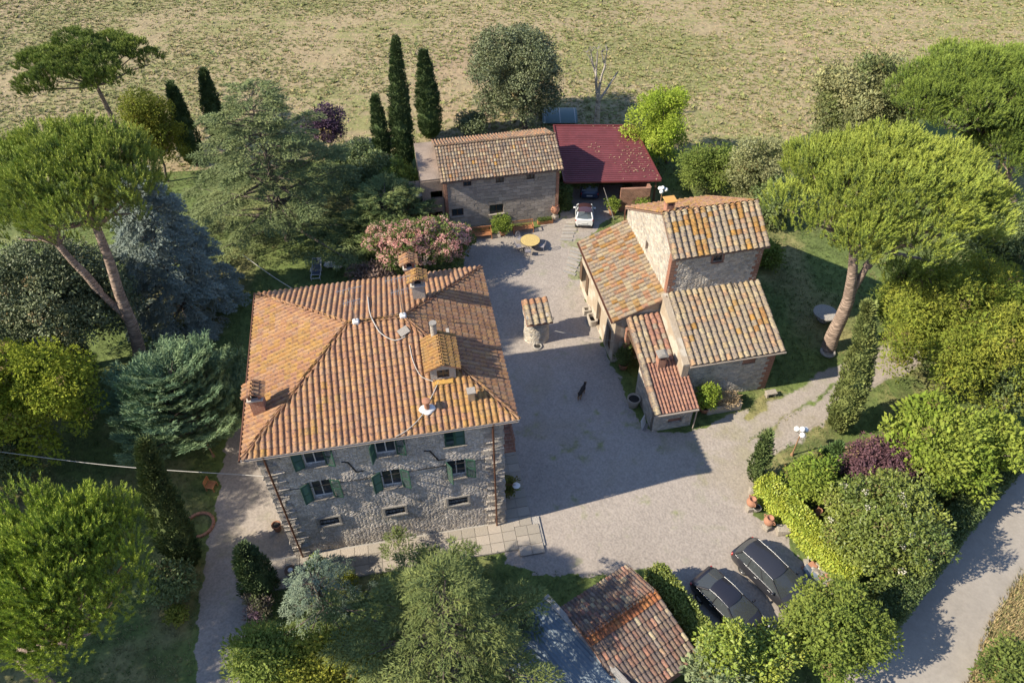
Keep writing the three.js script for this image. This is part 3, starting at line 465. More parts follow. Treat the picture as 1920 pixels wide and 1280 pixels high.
  for (const [px, py] of [[668, 612], [757, 604]]) {   // aerials on the ridge
    const p = pickOn(house, px, py, r0, nf), c = new THREE.Group(); c.name = 'aerial'; c.position.set(p.x, HR, -run); house.add(c); const H = px > 700 ? 2.6 : 2.3;
    mesh('mast', cyl(0.028, 0.022, H, 0, 0, 0, 8), M.steel, c); const g = []; for (const [y, l] of [[H - 0.1, 1.3], [H - 0.9, 0.9]]) { g.push(bar(V3(-l / 2, y, 0.05), V3(l / 2, y + 0.05, -0.1), 0.014, 6)); for (let k = -4; k <= 4; k++) g.push(bar(V3(k * l / 9, y + 0.01, -0.22), V3(k * l / 9, y + 0.01, 0.25), 0.008, 5)); } mesh('antenna', g, M.steel, c); mesh('mortar_foot', rbox(0.34, 0.26, 0.34, 0.08, 0, 0.04, 0), M.white, c);
  }
  { const a = onF(712, 575), l = [[712, 577], [742, 592], [768, 612]].map(q => pickOn(house, q[0], q[1], r0, nb).add(V3(0, 0.08, 0))), m = [[700, 605], [715, 628], [742, 641], [760, 634]].map(q => onF(...q).add(V3(0, 0.12, 0))); mesh('roof_cable', tube([...[[690, 560], [694, 590]].map(q => onB(...q).add(V3(0, 0.14, 0))), ...m], 0.03, 40), M.cable, house); }
  mesh('roof_cable', tube([[768, 650], [775, 680], [790, 708], [812, 718]].map(q => onF(...q).add(V3(0, 0.12, 0))), 0.022, 30), M.cable, house);
  mesh('roof_cable', tube([[822, 720], [812, 742], [803, 758]].map(q => onF(...q).add(V3(0, 0.13, 0))), 0.022, 30), M.cable, house);
  mesh('roof_cable', tube([[797, 775], [780, 795], [760, 812], [742, 822]].map(q => onF(...q).add(V3(0, 0.13, 0))), 0.02, 30), M.cable, house);
  { const p = onF(757, 625); mesh('roof_slate', rbox(0.55, 0.05, 0.42, 0.01).rotateY(0.5).rotateX(0.36).translate(p.x, p.y + 0.16, p.z), M.pumice, house); }
  house.updateMatrixWorld(true);
}
{ // paving round the house: slabs told apart
  const t = new THREE.Group(); t.name = numbered('house_terrace'); t.userData.kind = 'structure'; scene.add(t); t.position.copy(houseAt); t.rotation.y = houseTurn;
  const pm = [0, 1, 2, 3].map(k => std({ color: rgb(0.31 + 0.03 * k, 0.275 + 0.024 * k, 0.225 + 0.02 * k), bumpMap: clayBump, bumpScale: 0.02 })), base = mesh('terrace_bed', [box(13.6, 0.1, 1.9, 6.0, 0.03, 0.75), box(1.4, 0.1, 9, 13.1, 0.03, -4.75), box(1.5, 0.1, 1.9, 13.56, 0.03, 0.75)], M.stoneGrey, t), g = rbox(1, 0.06, 1, 0.012, 0, 0, 0, 1);
  const put = (x, z, w, d) => { const m = mesh('paving_slab', g, pm[rnd() * 4 | 0], t); m.scale.set(w - 0.02, 1, d - 0.02); m.position.set(x, 0.09 + rr(0, 0.008), z); };
  for (let x = -0.7; x < 12.7; x += 0.75) for (let z = -0.1; z < 1.6; z += 0.6) put(x + 0.375, z + 0.3, 0.75, 0.6);
  for (let z = -9; z < 1.6; z += 0.62) for (let k = 0; k < 2; k++) put(12.45 + k * 0.7 + 0.35 + (z > -0.2 ? 0.35 : 0), z + 0.31, 0.7, 0.62);
}
// ---------------------------------------------------------------- the tower house
const tower = thing('tower_house', 'old stone tower house with lichened tile roofs stepping down on two sides', 'house', V3(9.95, 0, -36.55), R(11));
{
  const tW = 6.1, ridgeZ = -2.3, ridgeY = 10.2, fy = 8.75, by = 6.5, bz = -8.3;
  const wallAt = (px, py, z) => pickOn(tower, px, py, V3(0, 0, z), V3(0, 0, 1));
  const w1 = wallAt(1347, 480, 0);
  mesh('tower_wall', panel([[0, 0], [tW, 0], [tW, fy], [0, fy]], [[w1.x, w1.y, 0.62, 0.85]], 0.42).translate(0, 0, -0.03), towerStone, tower); mesh('stone_facing', rubbleSkin(0, tW, 5.2, () => fy, [[w1.x, w1.y, 0.62, 0.85]], 0, towerStone, 0.03), towerStone, tower); windowParts(tower, w1.x, w1.y, 0, 0.62, 0.85, { frame: M.darkWood, bars: [1, 2], sill: brickMat, surround: brickMat });
  mesh('tower_wall', panel([[0, 0], [tW, 0], [tW, by], [0, by]], [], 0.45).translate(0, 0, bz + 0.45), towerStone, tower);
  const prof = [[0.45, 0], [-bz - 0.45, 0], [-bz - 0.45, by + 0.27], [-ridgeZ, ridgeY], [0.45, fy + 0.28]];
  // gable walls: x of the outline runs into the depth; the west one shows a small door-like opening
  mesh('tower_gable', panel(prof, [[4.1, 6.35, 0.5, 0.8]], 0.45).rotateY(Math.PI / 2).translate(0.45, 0, 0), towerStone, tower); mesh('niche_back', wallUv(box(0.1, 0.9, 0.6, 0.4, 6.35, -4.1)), brickMat, tower);
  mesh('tower_gable', panel(prof, [], 0.45).rotateY(Math.PI / 2).translate(tW, 0, 0), towerStone, tower);
  // brick edges of the tower's corners, course by course
  const qb = [0, 1].map(k => wallUv(rbox(1, 1, 1, 0.02, 0, 0, 0, 1)));
  for (const [cx, dir] of [[0, 1], [tW, -1]]) for (let y = cx ? 5.3 : 5.3, k = 0; y < fy - 0.2; k++) { const h = 0.24, w = k % 2 ? 0.32 : 0.5, m = mesh('corner_brick', qb[0], brickMat, tower); m.scale.set(w, h * 0.95, 0.4); m.position.set(cx + dir * (w / 2 - 0.02), y + h / 2, -0.18); y += h; }
  for (let y = 0, k = 0; y < 3.6; k++) { const h = 0.24, w = k % 2 ? 0.34 : 0.56, m = mesh('corner_brick', qb[0], brickMat, tower); m.scale.set(w, h * 0.95, 0.4); m.position.set(tW - w / 2 + 0.02, y + h / 2, 4.45 - 0.18); y += h; }
  // front lean-to
  const fz = 4.45, fTop = 5.55, fE = 3.75; const sl = (fTop - fE) / 4.85;
  mesh('lean_to_wall', panel([[0, 0], [tW, 0], [tW, 3.86], [0, 3.86]], [[4.35, 2.95, 0.9, 0.5]], 0.42).translate(0, 0, fz - 0.03), towerStone, tower); mesh('stone_facing', rubbleSkin(0, tW, 0, () => 3.86, [[4.35, 2.95, 0.9, 0.5]], fz, towerStone, 0.03), towerStone, tower); mesh('bricked_up_opening', box(0.9, 0.5, 0.3, 4.35, 2.95, fz - 0.2), brickMat, tower);
  const sp = [[-fz + 0.45, 0], [0, 0], [0, fTop - 0.06], [-fz + 0.45, 3.86 + 0.1]];
  mesh('lean_to_wall', panel(sp, [], 0.45).rotateY(Math.PI / 2).translate(tW, 0, 0), towerStone, tower);
  mesh('parapet_wall', panel([[-fz - 0.3, 0], [0, 0], [0, fTop + 0.16], [-fz - 0.3, fTop + 0.16 - sl * (fz + 0.3)]], [], 0.42).rotateY(Math.PI / 2).translate(0.1, 0, 0), limePlaster, tower);
  // west lean-to
  const wx = -3.2, wE = 3.95, wTop = 5.4;
  const wsl = (wTop - wE) / 3.5;
  mesh('lean_to_wall', panel([[-0.1, 0], [8.2, 0], [8.2, wE + 0.08], [-0.1, wE + 0.08]], [[1.0, 1.25, 1.0, 2.3], [3.4, 1.2, 0.9, 2.2], [7.2, 1.6, 1.1, 1.6]], 0.4).rotateY(Math.PI / 2).translate(wx + 0.4, 0, 0), limePlaster, tower);
  for (const [z, y, w, h] of [[-1.0, 1.25, 1.0, 2.3], [-3.4, 1.2, 0.9, 2.2]]) { const d = mesh('door', box(0.06, h, w, wx + 0.25, y, z), M.darkWood, tower); mesh('door_handle', sph(0.035, wx + 0.2, y, z + w * 0.35, 8), M.iron, d); }
  mesh('window_shutters', [box(0.05, 1.6, 0.55, wx - 0.04, 1.6, -6.35), box(0.05, 1.6, 0.55, wx - 0.04, 1.6, -8.0)], M.darkWood, tower);
  const gp_ = [[wx + 0.4, 0], [0, 0], [0, wTop - 0.08], [wx + 0.4, wE + 0.16]];
  mesh('lean_to_wall', panel(gp_, [[-1.6, 1.2, 1.1, 2.2]], 0.4).translate(0, 0, 0.1), limePlaster, tower); mesh('lean_to_wall', panel(gp_, [], 0.4).translate(0, 0, -7.8), limePlaster, tower);
  { const d = mesh('door', box(1.1, 2.2, 0.06, -1.6, 1.2, -0.15), M.darkWood, tower); mesh('door_handle', sph(0.035, -1.2, 1.15, -0.1, 8), M.iron, d); }
  // little front annex
  mesh('annex_wall', panel([[3.1, 0], [6.4, 0], [6.4, 2.06], [3.1, 3.12]].map(([a, b]) => [-a, b]), [], 0.35).rotateY(Math.PI / 2).translate(-2.1, 0, 0), towerStone, tower);
  mesh('annex_wall', panel([[-2.45, 0], [0.1, 0], [0.1, 2.05], [-2.45, 2.05]], [[-1.0, 0.75, 0.95, 0.5]], 0.35).translate(0, 0, 6.42), towerStone, tower); mesh('wall_niche', box(0.95, 0.5, 0.1, -1.0, 0.75, 6.2), brickMat, tower);
  mesh('annex_wall', wallUv(box(0.35, 2.3, 1.5, -0.075, 1.15, 5.3)), towerStone, tower); mesh('porch_beam', box(0.2, 0.22, 3.1, -2.4, 3.15, 1.6).applyMatrix4(new THREE.Matrix4()), M.darkWood, tower); mesh('porch_post', box(0.3, 3.4, 0.3, -2.4, 1.7, 0.42), brickMat, tower);
  // roofs
  const tiles = [], jit = 0.016, oldPick = (bias, sd) => (s, t) => { const q = n3(s * 0.5 + sd, 2.2, t * 0.5) + 0.6 * n3(s * 1.6, sd, t * 0.9) + bias; return [rnd() < sst(-0.1, 0.9, q) ? 'oldOrange' : 'old', rnd() * 24 | 0]; };
  const flat = (w) => () => [0, w];
  const roofMat = std({ color: rgb(0.20, 0.13, 0.095) });
  const roofs = [];
  function plane(name, o, s, T, L, w, style, cw, rh, pick, j = jit) {
    const t = T.clone().normalize(), e = o.clone().addScaledVector(s, w), n = [o, e, e.clone().addScaledVector(t, L), o.clone().addScaledVector(t, L)].map(p => p.clone().add(V3(0, -0.025, 0))); const nn = n[1].clone().sub(n[0]).cross(n[2].clone().sub(n[0])); if (nn.y < 0) n.reverse();
    const r = mesh(name, slab(n, 0.1), roofMat, tower), l = []; laySlope(l, { o, s, t, len: L, range: flat(w), style, cw: w / Math.round(w / cw), rh: L / Math.round(L / rh), pick, jit: j }); roofs.push([r, l]); return [r, l];
  }
  { const oh = 0.32, dy = (ridgeY - fy) / -ridgeZ; const L = Math.hypot(-ridgeZ + oh, (ridgeY - fy) + dy * oh);
    const [, l] = plane('tower_roof', V3(-0.1, fy - dy * oh + 0.12, oh), V3(1, 0, 0), V3(0, dy, -1), L, tW + 0.3, 'pan', 0.41, 0.36, oldPick(0.02, 3));
    const dz = (ridgeY - by) / (bz - ridgeZ) * -1, L2 = Math.hypot(-bz + ridgeZ + oh, (ridgeY - by) + dz * oh);
    plane('tower_roof', V3(-0.1, by - dz * oh + 0.12, bz - oh), V3(1, 0, 0), V3(0, dz, 1), L2, tW + 0.3, 'pan', 0.41, 0.38, (s, t, i, j) => [rnd() < 0.35 ? 'oldOrange' : 'newer', rnd() * 24 | 0]);
    capRow(l, V3(-0.12, ridgeY + 0.15, ridgeZ), V3(tW + 0.22, ridgeY + 0.15, ridgeZ), { r: 0.14, step: 0.42, jit: 0.02, pick: () => ['newer', rnd() * 9 | 0] }); }
  plane('lean_to_roof', V3(0.12, fE + 0.1, 4.85), V3(1, 0, 0), V3(0, sl, -1), Math.hypot(4.85, fTop - fE), 6.28, 'pan', 0.40, 0.40, oldPick(-0.5, 9));
  plane('lean_to_roof', V3(-3.5, wE + 0.12, 0.35), V3(0, 0, -1), V3(1, wsl, 0), Math.hypot(3.5, wTop - wE), 8.75, 'pan', 0.37, 0.4, (s, t) => [rnd() < 0.12 ? 'oldOrange' : rnd() < 0.22 ? 'newer' : 'old', rnd() * 24 | 0]);
  { const y0 = 2.08, y1 = 4.25, L = Math.hypot(6.5, y1 - y0), T = V3(0, y1 - y0, -6.5);
    plane('annex_roof', V3(-2.62, y0 + 0.03, 6.8).addScaledVector(T.clone().normalize(), L * 0.5), V3(1, 0, 0), T, L * 0.5, 2.62, 'pan', 0.38, 0.4, (s, t) => [s > 1.3 && rnd() < 0.75 ? 'red' : 'old', rnd() * 24 | 0], 0.02);
    plane('annex_roof', V3(-2.2, y0, 6.8), V3(1, 0, 0), T, L * 0.51, 2.45, 'coppo', 0.22, 0.36, () => ['red', rnd() * 24 | 0], 0.006);
    plane('annex_roof', V3(-2.66, y0 + 0.02, 6.8), V3(1, 0, 0), T, L * 0.505, 0.45, 'pan', 0.42, 0.4, () => ['old', rnd() * 24 | 0], 0.02);
    const q = pickOn(tower, 1238, 684, V3(0, y0, 6.8), V3(0, 6.5, y1 - y0).normalize()), c = new THREE.Group(); c.name = 'chimney'; c.position.copy(q); tower.add(c); mesh('stack', wallUv(box(0.5, 0.95, 0.5, 0, 0.2, 0)), brickMat, c); mesh('flue_posts', [-1, 1].map(k => box(0.1, 0.3, 0.5, k * 0.2, 0.82, 0)), brickMat, c); mesh('cap', [rbox(0.66, 0.07, 0.66, 0.01, 0, 1.0, 0), rbox(0.5, 0.06, 0.6, 0.01, 0, 1.07, 0), rbox(0.3, 0.06, 0.5, 0.01, 0, 1.13, 0)], M.stoneGrey, c);
    mesh('gutter', beam(V3(-2.6, y0 - 0.06, 6.86), V3(0.2, y0 - 0.06, 6.86), 0.1, 0.09), M.gutter, tower); mesh('downpipe', cyl(0.045, 0.045, 2.0, 0.18, 0, 6.7), M.gutter, tower); }
  { const q = pickOn(tower, 1255, 392, V3(0, ridgeY, ridgeZ), V3(0, 1, 0)), c = new THREE.Group(); c.name = 'chimney'; c.position.set(q.x, ridgeY - 0.35, ridgeZ - 0.55); tower.add(c); mesh('stack', wallUv(box(0.5, 0.7, 0.5, 0, 0.35, 0)), brickMat, c); mesh('flue_posts', [-1, 1].map(k => box(0.1, 0.3, 0.5, k * 0.2, 0.85, 0)), brickMat, c); mesh('cap', rbox(0.75, 0.06, 0.7, 0.01, 0, 1.03, 0), std({ color: rgb(0.5, 0.27, 0.08) }), c); }
  for (const [px, py] of [[1316, 545], [1370, 528], [1402, 527]]) { const p = wallAt(px, py, 0); mesh('iron_bracket', bar(V3(p.x, p.y, 0), V3(p.x + 0.05, p.y - 0.1, 0.5), 0.03, 6), M.iron, tower); }
  mesh('gutter', beam(V3(-3.56, wE + 0.03, 0.3), V3(-3.56, wE + 0.03, -8.4), 0.1, 0.09), M.copper, tower);
  mesh('downpipe', tube([V3(-0.1, by - 0.1, -8.5), V3(-0.15, by - 0.4, -8.4), V3(-0.12, 5.4, -8.35)], 0.05, 12, 8), M.copper, tower);
  mesh('gutter', beam(V3(0.1, fE + 0.02, 4.9), V3(6.45, fE + 0.02, 4.9), 0.08, 0.08), M.gutter, tower);
  // 300 nearest tiles of all these roofs are pieces of their own
  const eye = toLocal(tower, camera.position), all = roofs.flatMap(([r, l]) => l.filter(q => q.geo)).sort((a, b) => a.p.distanceTo(eye) - b.p.distanceTo(eye)), lim = all[Math.min(300, all.length - 1)].p.distanceTo(eye);
  for (const [r, l] of roofs) layTiles(r, l, oldClayMat, l.filter(q => q.geo && q.p.distanceTo(eye) < lim).length);
}
// ---------------------------------------------------------------- the barn and what leans on it
const earthPlaster = greyPlaster.clone(); earthPlaster.color = rgb(0.72, 0.64, 0.58);
const barnP = G(826, 343, 5.0);
const barn = thing('barn', 'grey block barn with weathered brown tile roof behind the garden benches', 'barn', V3(barnP.x, 0, barnP.z), R(10.3));
{
  const x0 = 0.25, x1 = 9.62, z0 = -0.35, z1 = -6.1, eY = 5.0, rY = 6.3, D = 6.5, W = 9.9;
  const at = (px, py) => pickOn(barn, px, py, V3(0, 0, z0), V3(0, 0, 1));
  const wins = [[858, 398, 0.95, 0.75], [931, 392, 1.15, 0.85], [876, 341, 0.65, 0.5], [937, 335, 0.65, 0.5], [995, 327, 0.65, 0.5]].map(([a, b, w, h], k) => { const p = at(a, b); return [p.x, k > 1 ? 4.42 : p.y, w, h]; });
  mesh('front_wall', panel([[x0, 0], [x1, 0], [x1, 5.05], [x0, 5.05]], wins, 0.3).translate(0, 0, z0 - 0.04), greyPlaster, barn);
  mesh('back_wall', panel([[x0, 0], [x1, 0], [x1, 5.05], [x0, 5.05]], [], 0.3).translate(0, 0, z1 + 0.3), greyPlaster, barn);
  const gb = [[-z0 + 0.34, 0], [-z1 - 0.3, 0], [-z1 - 0.3, 5.1], [D / 2, rY - 0.1], [-z0 + 0.34, 5.1]];
  mesh('gable_wall', panel(gb, [], 0.3).rotateY(Math.PI / 2).translate(x0 + 0.3, 0, 0), brickMat, barn); mesh('gable_wall', panel(gb, [], 0.3).rotateY(Math.PI / 2).translate(x1, 0, 0), brickMat, barn);
  // the blocks of the front, course by course
  const bm = []; for (let k = 0; k < 6; k++) { const m = greyPlaster.clone(); m.color = rgb(0.88 + 0.05 * k, 0.87 + 0.05 * k, 0.86 + 0.048 * k); bm.push(m); }
  const bg = [0, 1, 2].map(k => { const g = rbox(1, 1, 1, 0.02, 0, 0, 0, 1); const uv = g.attributes.uv; for (let i = 0; i < uv.count; i++) uv.setXY(i, uv.getX(i) * 0.55 + k * 1.3, uv.getY(i) * 0.28 + k * 0.7); return g; });
  const bh = 0.31, bw = 0.6, bl = (x1 - x0 - 0.5) / Math.round((x1 - x0 - 0.5) / bw);
  for (let j = 0; j * bh < 4.9; j++) for (let i = 0; i < Math.round((x1 - x0 - 0.5) / bl) + (j % 2); i++) {
    let a = x0 + 0.25 + (i - (j % 2) * 0.5) * bl, b = a + bl; a = Math.max(a, x0 + 0.25); b = Math.min(b, x1 - 0.25); const y = j * bh + bh / 2; let pieces = [[a, b]];
    for (const [wx, wy, ww, wh] of wins) if (Math.abs(y - wy) < wh / 2 + bh * 0.4) pieces = pieces.flatMap(([p, q]) => [[p, Math.min(q, wx - ww / 2)], [Math.max(p, wx + ww / 2), q]].filter(([s, t]) => t - s > 0.12));
    for (const [p, q] of pieces) { const m = mesh('block', bg[rnd() * 3 | 0], bm[rnd() * 6 | 0], barn); m.scale.set(q - p - 0.018, bh - 0.018, 0.06); m.position.set((p + q) / 2, y, z0 - 0.02 + rr(-0.004, 0.006)); }
  }
  for (const x of [x0 + 0.12, x1 - 0.12]) mesh('brick_pier', wallUv(box(0.25, 5.05, 0.32, x, 2.525, z0 - 0.12)), brickMat, barn);
  wins.forEach(([x, y, w, h], k) => windowParts(barn, x, y, z0, w, h, { frame: M.darkWood, bars: [1, 1], sill: k < 2 ? M.travertine : null, depth: 0.12 }));
  const tl = [], L = Math.hypot(D / 2, rY - eY), pk = () => [rnd() < 0.012 ? 'oldOrange' : rnd() < 0.25 ? 'old' : 'barn', rnd() * 20 | 0];
  laySlope(tl, { o: V3(0, eY, 0), s: V3(1, 0, 0), t: V3(0, rY - eY, -D / 2).normalize(), len: L, range: () => [0, W], style: 'fish', cw: W / 40, rh: L / 10, pick: pk, jit: 0.014 });
  laySlope(tl, { o: V3(0, eY, -D), s: V3(1, 0, 0), t: V3(0, rY - eY, D / 2).normalize(), len: L, range: () => [0, W], style: 'coppo', cw: W / 40, rh: L / 10, pick: () => [rnd() < 0.5 ? 'newer' : 'barn', rnd() * 20 | 0], jit: 0.012 });
  const roof = mesh('roof', [slab([V3(0, eY - 0.03, 0), V3(W, eY - 0.03, 0), V3(W, rY - 0.03, -D / 2), V3(0, rY - 0.03, -D / 2)], 0.1), slab([V3(0, rY - 0.03, -D / 2), V3(W, rY - 0.03, -D / 2), V3(W, eY - 0.03, -D), V3(0, eY - 0.03, -D)], 0.1)], std({ color: rgb(0.16, 0.11, 0.085) }), barn);
  capRow(tl, V3(0, rY + 0.06, -D / 2), V3(W, rY + 0.06, -D / 2), { r: 0.12, step: 0.4, pick: pk, jit: 0.03 });
  layTiles(roof, tl, oldClayMat, 0);
  // rendered stair block on the left
  mesh('stair_block', wallUv(panel([[-1.5, 0], [0.22, 0], [0.22, 4.9], [-1.5, 4.9]], [[-0.35, 3.6, 0.95, 0.75], [-0.55, 1.0, 1.1, 2.0]], 0.3).translate(0, 0, -0.5)), earthPlaster, barn); mesh('stair_top', [wallUv(box(1.72, 0.16, 5.7, -0.64, 4.98, -3.4)), wallUv(box(0.3, 4.85, 5.2, -1.34, 2.425, -3.4)), wallUv(box(1.68, 4.85, 0.3, -0.64, 2.425, -6.1))], earthPlaster, barn);
  mesh('stair_parapet', wallUv(panel([[-3.0, 0], [-1.52, 0], [-1.52, 3.5], [-3.0, 3.3]], [[-2.0, 2.6, 0.6, 0.5]], 0.3).translate(0, 0, -0.7)), earthPlaster, barn); mesh('stair_landing', [wallUv(box(1.5, 0.2, 2.4, -2.26, 3.15, -2.2)), wallUv(box(0.3, 3.2, 2.4, -2.85, 1.6, -2.2))], earthPlaster, barn);
  mesh('stone_coping', rough(new THREE.BoxGeometry(1.5, 0.16, 0.4, 8, 2, 3), 0.06, 4).translate(-2.26, 3.45, -0.85), M.travertine, barn);
}
{ // slatted gate beside the barn
  const g = thing('slatted_gate', 'dark slatted timber gate beside the barn stair', 'gate', G(800, 428), R(10.3));
  mesh('gate_frame', [box(0.08, 1.9, 0.08, -0.85, 0.95, 0), box(0.08, 1.9, 0.08, 0.85, 0.95, 0), box(1.62, 0.08, 0.06, 0, 1.8, 0), box(1.62, 0.08, 0.06, 0, 0.2, 0)], M.darkWood, g);
  for (let y = 0.32; y < 1.75; y += 0.14) mesh('slat', box(1.6, 0.1, 0.03, 0, y, 0.02), M.darkWood, g);
}
{ // carport
  const fl = G(1058, 342, 2.6), fr = G(1240, 338, 2.6), br = G(1187, 236, 3.1), bl = G(1038, 236, 3.1);
  const c = thing('carport', 'open carport with a wide dark red ribbed metal roof beside the barn', 'carport', V3(fl.x, 0, fl.z)); const L = p => p.clone().sub(c.position);
  const n = 30, pos = [], rowsG = [], f = (a, b, d) => pos.push(...a.toArray(), ...b.toArray(), ...d.toArray());
  const [A, B, C, D] = [fl, fr, br, bl].map(L);
  for (let k = 0; k < n; k++) {
    const q = (t, e) => [A.clone().lerp(D, t).add(V3(0, e, 0)), B.clone().lerp(C, t).add(V3(0, e, 0))], [a, b] = q(k / n, 0.075), [a1, b1] = q((k + 0.72) / n, 0.02), [d, e] = q((k + 1) / n, 0.02), [a0, b0] = q(k / n, 0.0);
    f(a, b, b1); f(a, b1, a1); f(a1, b1, e); f(a1, e, d); f(a0, b0, b); f(a0, b, a);
  }
  const g = new THREE.BufferGeometry(); g.setAttribute('position', new THREE.Float32BufferAttribute(pos, 3)); g.computeVertexNormals(); wallUv(g);
  const nT = 512, d1 = fbm(nT, nT, 60, 4, 151), d2 = fbm(nT, nT, 12, 3, 152, 0.7), map = colorTex(nT, nT, (k, o) => { const v = 1 + 0.16 * d1[k] + 0.1 * d2[k]; o[0] = 0.155 * v; o[1] = 0.042 * v; o[2] = 0.048 * v; }); map.repeat.set(0.2, 0.2);
  const roof = mesh('roof', wallUv(g), std({ map, roughness: 0.6, side: THREE.DoubleSide }), c); const red = std({ color: rgb(0.13, 0.03, 0.03), roughness: 0.5 });
  mesh('verge_trim', [beam(A.clone().add(V3(0, 0.04, 0)), D.clone().add(V3(0, 0.07, 0)), 0.12, 0.14), beam(B.clone().add(V3(0, 0.04, 0)), C.clone().add(V3(0, 0.07, 0)), 0.12, 0.14), beam(D.clone().add(V3(0, 0.05, 0)), C.clone().add(V3(0, 0.05, 0)), 0.12, 0.14), beam(A.clone().add(V3(0, -0.03, 0.03)), B.clone().add(V3(0, -0.03, 0.03)), 0.08, 0.1)], red, roof);
  for (const t of [0.02, 0.5, 0.98]) for (const [p, q, k] of [[A, D, 1], [B, C, -1]]) { const s = p.clone().lerp(q, t).add(V3(k * 0.35, -0.06, 0)); mesh('post', box(0.16, s.y, 0.16, s.x, s.y / 2, s.z), M.darkWood, c); }
  for (let t = 0.12; t < 1; t += 0.2) mesh('rafter', beam(A.clone().lerp(D, t).add(V3(0, -0.1, 0)), B.clone().lerp(C, t).add(V3(0, -0.1, 0)), 0.1, 0.14), M.darkWood, c);
  const wa = G(1160, 396), wb = G(1214, 394); wa.sub(c.position); wb.sub(c.position); wa.y = wb.y = 0; mesh('brick_wall', wallUv(beam(wa.clone().setY(1.15), wb.clone().setY(1.15), 0.2, 2.3)), brickMat, c); mesh('side_wall', wallUv(beam(wb.clone().setY(1.15), wb.clone().add(V3(-1.2, 1.15, -6.5)), 0.2, 2.3)), brickMat, c);
  mesh('back_wall', wallUv(beam(D.clone().setY(1.4).add(V3(0.2, 0, 0.3)), C.clone().setY(1.4).add(V3(-0.4, 0, 0.3)), 0.15, 2.8)), brickMat, c);
  const sg = [0, 1, 2].map(k => new THREE.CircleGeometry(0.05 + 0.02 * k, 5).rotateX(-Math.PI / 2)), N = 130, pts = [];
  const cR = C.clone(), im = new THREE.InstancedMesh(sg[1], std({ color: rgb(0.30, 0.20, 0.12), side: THREE.DoubleSide }), N), m4 = new THREE.Matrix4(), qn = new THREE.Quaternion(), up_ = B.clone().sub(A).cross(D.clone().sub(A)).normalize();
  for (let k = 0; k < N; k++) { let s, t; do { s = rnd(); t = rnd(); } while (n3(s * 5, 3.3, t * 5) + (s - 0.55) * 1.4 < 0.1 + rnd() * 0.35); const p = A.clone().lerp(B, s).lerp(D.clone().lerp(C, s), t).addScaledVector(up_, 0.09); qn.setFromEuler(new THREE.Euler(rr(-0.3, 0.3), rr(0, 6), rr(-0.3, 0.3))); m4.compose(p, qn, V3(rr(0.6, 1.8), 1, rr(0.5, 1))); im.setMatrixAt(k, m4); }
  im.name = 'fallen_leaves'; im.userData.kind = 'stuff'; roof.add(im);
}
{ // low glass-fibre sheets behind the carport
  const p = G(1040, 226), g = thing('sheet_cover', 'blue grey arched sheet cover behind the carport', 'cover', p, 0); const s = new THREE.CylinderGeometry(1.4, 1.4, 5.5, 16, 1, true, -1.1, 2.2).rotateZ(Math.PI / 2).rotateX(-Math.PI / 2); const q = new THREE.CylinderGeometry(1.6, 1.6, 5.6, 20, 8, true, Math.PI / 2 - 1.1, 2.2).rotateZ(Math.PI / 2).scale(0.62, 0.4, 1.1).translate(0.5, -0.05, -0.6);
  mesh('sheet', q, std({ color: rgb(0.10, 0.155, 0.15), roughness: 0.6, side: THREE.DoubleSide }), g); for (const k of [-0.6, 0.9, 2.4]) mesh('hoop', new THREE.TorusGeometry(1.58, 0.03, 6, 20, 2.2).rotateZ(Math.PI / 2 - 1.1).rotateY(Math.PI / 2).scale(0.8, 0.42, 1.1).translate(k - 0.4, -0.05, -0.6), M.steel, g);
}
